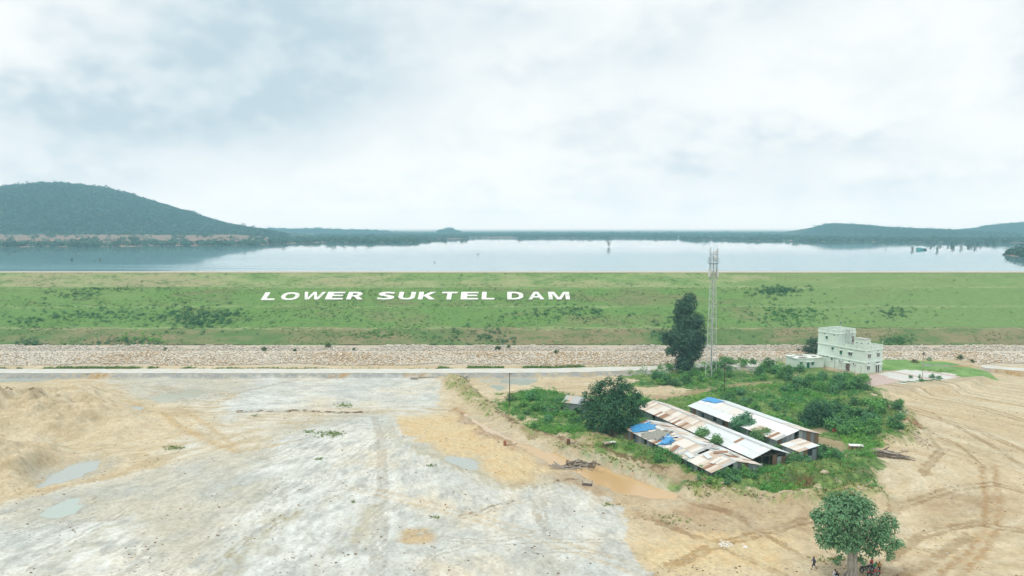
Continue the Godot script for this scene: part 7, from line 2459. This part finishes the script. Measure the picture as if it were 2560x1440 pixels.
func motorcycle(label: String, where: Vector3, turn: float, paint: Material) -> void:
	var black := plain("bike_black", 0.025, 0.025, 0.028, 0.5)
	var engine := plain("bike_engine", 0.22, 0.225, 0.23, 0.45, 0.4)
	var chrome := plain("chrome", 0.5, 0.52, 0.53, 0.3, 0.6)
	var o := thing("motorcycle", label, "motorcycle", where, turn)
	wheel(o, Vector3(0, 0.31, 0.66))
	wheel(o, Vector3(0, 0.31, -0.62))
	var st := tool()
	for x in [-0.09, 0.09]:
		tube(st, [Vector3(x, 0.31, 0.66), Vector3(x, 0.72, 0.5), Vector3(x * 0.8, 0.98, 0.4)], [0.028, 0.03, 0.03], 7)
	part("fork", st.commit(), chrome, o)
	st = tool()
	tube(st, [Vector3(0, 0.88, 0.42), Vector3(0, 0.6, 0.3), Vector3(0, 0.3, 0.12), Vector3(0, 0.3, -0.2), Vector3(0, 0.5, -0.3), Vector3(0, 0.62, -0.7)], [0.03, 0.03, 0.03, 0.03, 0.03, 0.025], 7)
	for x in [-0.1, 0.1]:
		tube(st, [Vector3(x, 0.34, -0.15), Vector3(x, 0.31, -0.62)], [0.03, 0.025], 6)
		tube(st, [Vector3(x, 0.31, -0.6), Vector3(x, 0.66, -0.45)], [0.035, 0.03], 7)
	part("chassis", st.commit(), black, o)
	part("engine", net([[Vector3(-0.1, 0.38, 0.02), Vector3(0.1, 0.38, 0.02), 0.12, 0.12], [Vector3(0, 0.45, 0.08), Vector3(0, 0.58, 0.16), 0.1, 0.085]], 0.03, 0.04), engine, o)
	part("tank", net([[Vector3(0, 0.80, 0.30), Vector3(0, 0.77, 0.02), 0.13, 0.105], [Vector3(0.05, 0.76, 0.22), Vector3(0.03, 0.75, 0.04), 0.1, 0.09], [Vector3(-0.05, 0.76, 0.22), Vector3(-0.03, 0.75, 0.04), 0.1, 0.09]], 0.03, 0.04), paint, o)
	part("seat", net([[Vector3(0, 0.78, -0.06), Vector3(0, 0.80, -0.62), 0.085, 0.09], [Vector3(0.06, 0.77, -0.1), Vector3(0.06, 0.79, -0.55), 0.065, 0.06], [Vector3(-0.06, 0.77, -0.1), Vector3(-0.06, 0.79, -0.55), 0.065, 0.06]], 0.03, 0.04), black, o)
	for x in [-0.13, 0.13]:
		part("side_cover", net([[Vector3(x, 0.62, -0.12), Vector3(x, 0.64, -0.36), 0.07, 0.05]], 0.03, 0.03), paint, o)
	part("tail", net([[Vector3(0, 0.72, -0.5), Vector3(0, 0.80, -0.86), 0.09, 0.06]], 0.03, 0.03), paint, o)
	part("tail_light", box_mesh(Vector3(-0.06, 0.73, -0.95), Vector3(0.06, 0.81, -0.9)), plain("tail_red", 0.35, 0.02, 0.02, 0.3), o)
	for q in [[0.66, 0.0], [-0.62, PI]]:
		st = tool()
		var pts := []
		for i in 7:
			var a := lerpf(-0.5, 1.5, i / 6.0)
			pts.append(Vector3(0, 0.31 + cos(a) * 0.345, q[0] + sin(a) * 0.345 * (1 if q[1] == 0.0 else -1)))
		tube(st, pts, [0.05, 0.06, 0.06, 0.06, 0.06, 0.06, 0.04], 6)
		part("mudguard", st.commit(), paint if q[1] == 0.0 else black, o)
	st = tool()
	tube(st, [Vector3(0.36, 1.08, 0.22), Vector3(0.2, 1.06, 0.38), Vector3(0, 1.0, 0.42), Vector3(-0.2, 1.06, 0.38), Vector3(-0.36, 1.08, 0.22)], [0.018, 0.016, 0.018, 0.016, 0.018], 6)
	part("handlebar", st.commit(), chrome, o)
	part("headlight", net([[Vector3(0, 0.92, 0.50), Vector3(0, 0.92, 0.56), 0.11, 0.095]], 0.03, 0.03), paint, o)
	part("headlight_glass", bar_mesh(Vector3(0, 0.92, 0.6), Vector3(0, 0.92, 0.67), 0.085, 12), plain("lens", 0.6, 0.62, 0.62, 0.15), o)
	for x in [-0.3, 0.3]:
		part("mirror", box_mesh(Vector3(x - 0.06, 1.22, 0.3), Vector3(x + 0.06, 1.30, 0.32)), black, o)
	st = tool()
	tube(st, [Vector3(0.1, 0.5, 0.22), Vector3(0.14, 0.28, 0.2), Vector3(0.15, 0.25, -0.1), Vector3(0.16, 0.3, -0.35), Vector3(0.16, 0.36, -0.85)], [0.025, 0.028, 0.03, 0.05, 0.05], 8)
	part("exhaust", st.commit(), chrome, o)
	part("stand", bar_mesh(Vector3(-0.1, 0.32, -0.05), Vector3(-0.3, 0.0, -0.12), 0.018, 5), black, o)

func make_people() -> void:
	var shade := func(key: String, r: float, g: float, b: float) -> Material:
		return plain(key, r, g, b, 0.9)
	var face_left := -PI * 0.5
	person("person in a dark blue shirt and shorts walking left over the sand", on_ground(2034.5, 1424), -1.75, 1.0, {"lkn": Vector3(0.1, 0.53, 0.2), "lan": Vector3(0.1, 0.12, 0.28), "rkn": Vector3(-0.1, 0.5, -0.1), "ran": Vector3(-0.1, 0.16, -0.42), "lel": Vector3(0.24, 1.1, -0.12), "lwr": Vector3(0.24, 0.9, -0.02), "rel": Vector3(-0.25, 1.12, 0.14), "rwr": Vector3(-0.22, 0.98, 0.36), "head": Vector3(0, 1.57, 0.06), "chest": Vector3(0, 1.26, 0.03)}, shade.call("navy_cloth", 0.055, 0.06, 0.12), shade.call("dark_shorts", 0.035, 0.04, 0.06), true, 0.6)
	var sit := {"hip": Vector3(0, 0.22, -0.05), "chest": Vector3(0, 0.58, 0.02), "neck": Vector3(0, 0.76, 0.05), "head": Vector3(0, 0.9, 0.09), "lsh": Vector3(0.18, 0.69, 0.03), "rsh": Vector3(-0.18, 0.69, 0.03), "lel": Vector3(0.27, 0.5, 0.2), "rel": Vector3(-0.27, 0.5, 0.2), "lwr": Vector3(0.16, 0.47, 0.42), "rwr": Vector3(-0.16, 0.47, 0.42), "lkn": Vector3(0.15, 0.5, 0.36), "rkn": Vector3(-0.15, 0.5, 0.36), "lan": Vector3(0.12, 0.09, 0.5), "ran": Vector3(-0.12, 0.09, 0.5)}
	person("person in a white vest sitting on the ground left of the tree trunk", on_ground(2085.5, 1444), 1.2, 1.05, sit, shade.call("white_cloth", 0.68, 0.68, 0.68), shade.call("blue_cloth", 0.05, 0.07, 0.13), false, 0.2)
	person("person in dark clothes sitting beside the one in the white vest", on_ground(2092.5, 1447), -0.9, 1.0, sit, shade.call("black_cloth", 0.025, 0.025, 0.03), shade.call("pale_trousers", 0.42, 0.45, 0.5), false, 0.7)
	var bike_a := on_ground(2166, 1431)
	motorcycle("black motorcycle parked right of the tree trunk, farther from the camera", bike_a, 1.72, plain("bike_dark_paint", 0.03, 0.035, 0.045, 0.3))
	motorcycle("red motorcycle parked in front of the black one", on_ground(2184, 1442), 1.85, plain("bike_red_paint", 0.38, 0.05, 0.03, 0.3))
	person("person in an orange red shirt behind the black motorcycle", on_ground(2178, 1427), 0.4, 0.95, {"lwr": Vector3(0.12, 1.0, 0.26), "rwr": Vector3(-0.12, 1.0, 0.26)}, shade.call("red_cloth", 0.42, 0.07, 0.045), shade.call("black_cloth", 0.025, 0.025, 0.03), false, 0.6)
	person("person in a green shirt leaning between the two motorcycles", on_ground(2184, 1434), 0.9, 0.98, {"chest": Vector3(0, 1.2, 0.12), "neck": Vector3(0, 1.36, 0.2), "head": Vector3(0, 1.48, 0.27), "lsh": Vector3(0.18, 1.3, 0.16), "rsh": Vector3(-0.18, 1.3, 0.16), "lel": Vector3(0.26, 1.05, 0.26), "rel": Vector3(-0.26, 1.05, 0.26), "lwr": Vector3(0.2, 0.95, 0.48), "rwr": Vector3(-0.2, 0.95, 0.48)}, shade.call("green_cloth", 0.04, 0.34, 0.10), shade.call("grey_trousers", 0.12, 0.12, 0.14), false, 0.6)
	person("child in a mustard yellow shirt standing behind the red motorcycle's front", on_ground(2197.5, 1431), -0.3, 0.82, {"lel": Vector3(0.32, 1.16, 0.02), "rel": Vector3(-0.32, 1.16, 0.02), "lwr": Vector3(0.14, 1.2, 0.18), "rwr": Vector3(-0.14, 1.2, 0.18)}, shade.call("mustard_cloth", 0.50, 0.235, 0.035), shade.call("black_cloth", 0.025, 0.025, 0.03), false, 0.7)
	person("person of whom only the dark haired head shows at the bottom edge, left one", on_ground(2231.5, 1474), 0.2, 1.0, {}, shade.call("black_cloth", 0.025, 0.025, 0.03), shade.call("grey_trousers", 0.12, 0.12, 0.14), false)
	person("person in a pink top at the bottom edge, right one of two heads", on_ground(2242.5, 1471), -0.4, 1.0, {}, shade.call("pink_cloth", 0.5, 0.2, 0.26), shade.call("blue_cloth", 0.05, 0.07, 0.13), false)

func more() -> void:
	rng.seed = 1
	make_building()
	make_sheds()
	lattice_tower()
	make_small()
	make_clods()
	make_shrub_forms()
	make_dam_plants()
	make_undergrowth()
	make_trees()
	make_drowned()
	make_people()

func _ready() -> void:
	n_soft.seed = 3
	n_soft.frequency = 0.012
	n_soft.fractal_octaves = 4
	n_fine.seed = 8
	n_fine.frequency = 0.06
	n_fine.fractal_octaves = 3
	n_ridge.seed = 21
	n_ridge.frequency = 0.03
	n_ridge.fractal_type = FastNoiseLite.FRACTAL_RIDGED
	# camera
	var cam := Camera3D.new()
	cam.name = "camera"
	add_child(cam)
	cam.position = EYE
	cam.rotation.x = -TILT
	cam.fov = rad_to_deg(2.0 * atan(720.0 / LENS))
	cam.near = 1.0
	cam.far = 14000.0
	cam.current = true
	# sky, air, exposure
	var env := Environment.new()
	env.background_mode = Environment.BG_SKY
	env.sky = Sky.new()
	env.sky.sky_material = make_sky()
	env.background_energy_multiplier = 0.96
	env.tonemap_mode = Environment.TONE_MAPPER_LINEAR
	env.tonemap_exposure = 1.05
	env.fog_enabled = true
	env.fog_density = 0.00037
	env.fog_light_color = Color(0.70, 0.93, 1.0)
	env.sdfgi_enabled = true
	env.ssao_enabled = true
	env.ssil_enabled = true
	var we := WorldEnvironment.new()
	we.name = "weather"
	we.environment = env
	add_child(we)
	# a high sun behind thin cloud
	var sun := DirectionalLight3D.new()
	sun.name = "sun"
	add_child(sun)
	sun.look_at_from_position(Vector3.ZERO, Vector3(0.32, -1.0, -0.30))
	sun.light_energy = 0.44
	sun.light_color = Color(1.0, 0.97, 0.90)
	sun.light_angular_distance = 10.0
	sun.shadow_enabled = true
	var t0 := Time.get_ticks_msec()
	# large structure
	bush_a = clump_mesh(1, 64, 0.62)
	bush_b = clump_mesh(2, 64, 0.62, Vector3(0.85, 1.1, 0.85))
	haze_tinted_leaf = leafy("haze_tinted_leaves", 0.075, 0.155, 0.14, 0.2)  # extra blue and brightness stand in for distance haze, painted into the leaves
	make_ground()
	print("ground ", Time.get_ticks_msec() - t0)
	make_road()
	make_waters()
	make_dam()
	make_lake()
	make_far_bank()
	make_hills()
	print("hills ", Time.get_ticks_msec() - t0)
	make_far_forest()
	make_letters()
	print("far ", Time.get_ticks_msec() - t0)
	more()
	print("all ", Time.get_ticks_msec() - t0)
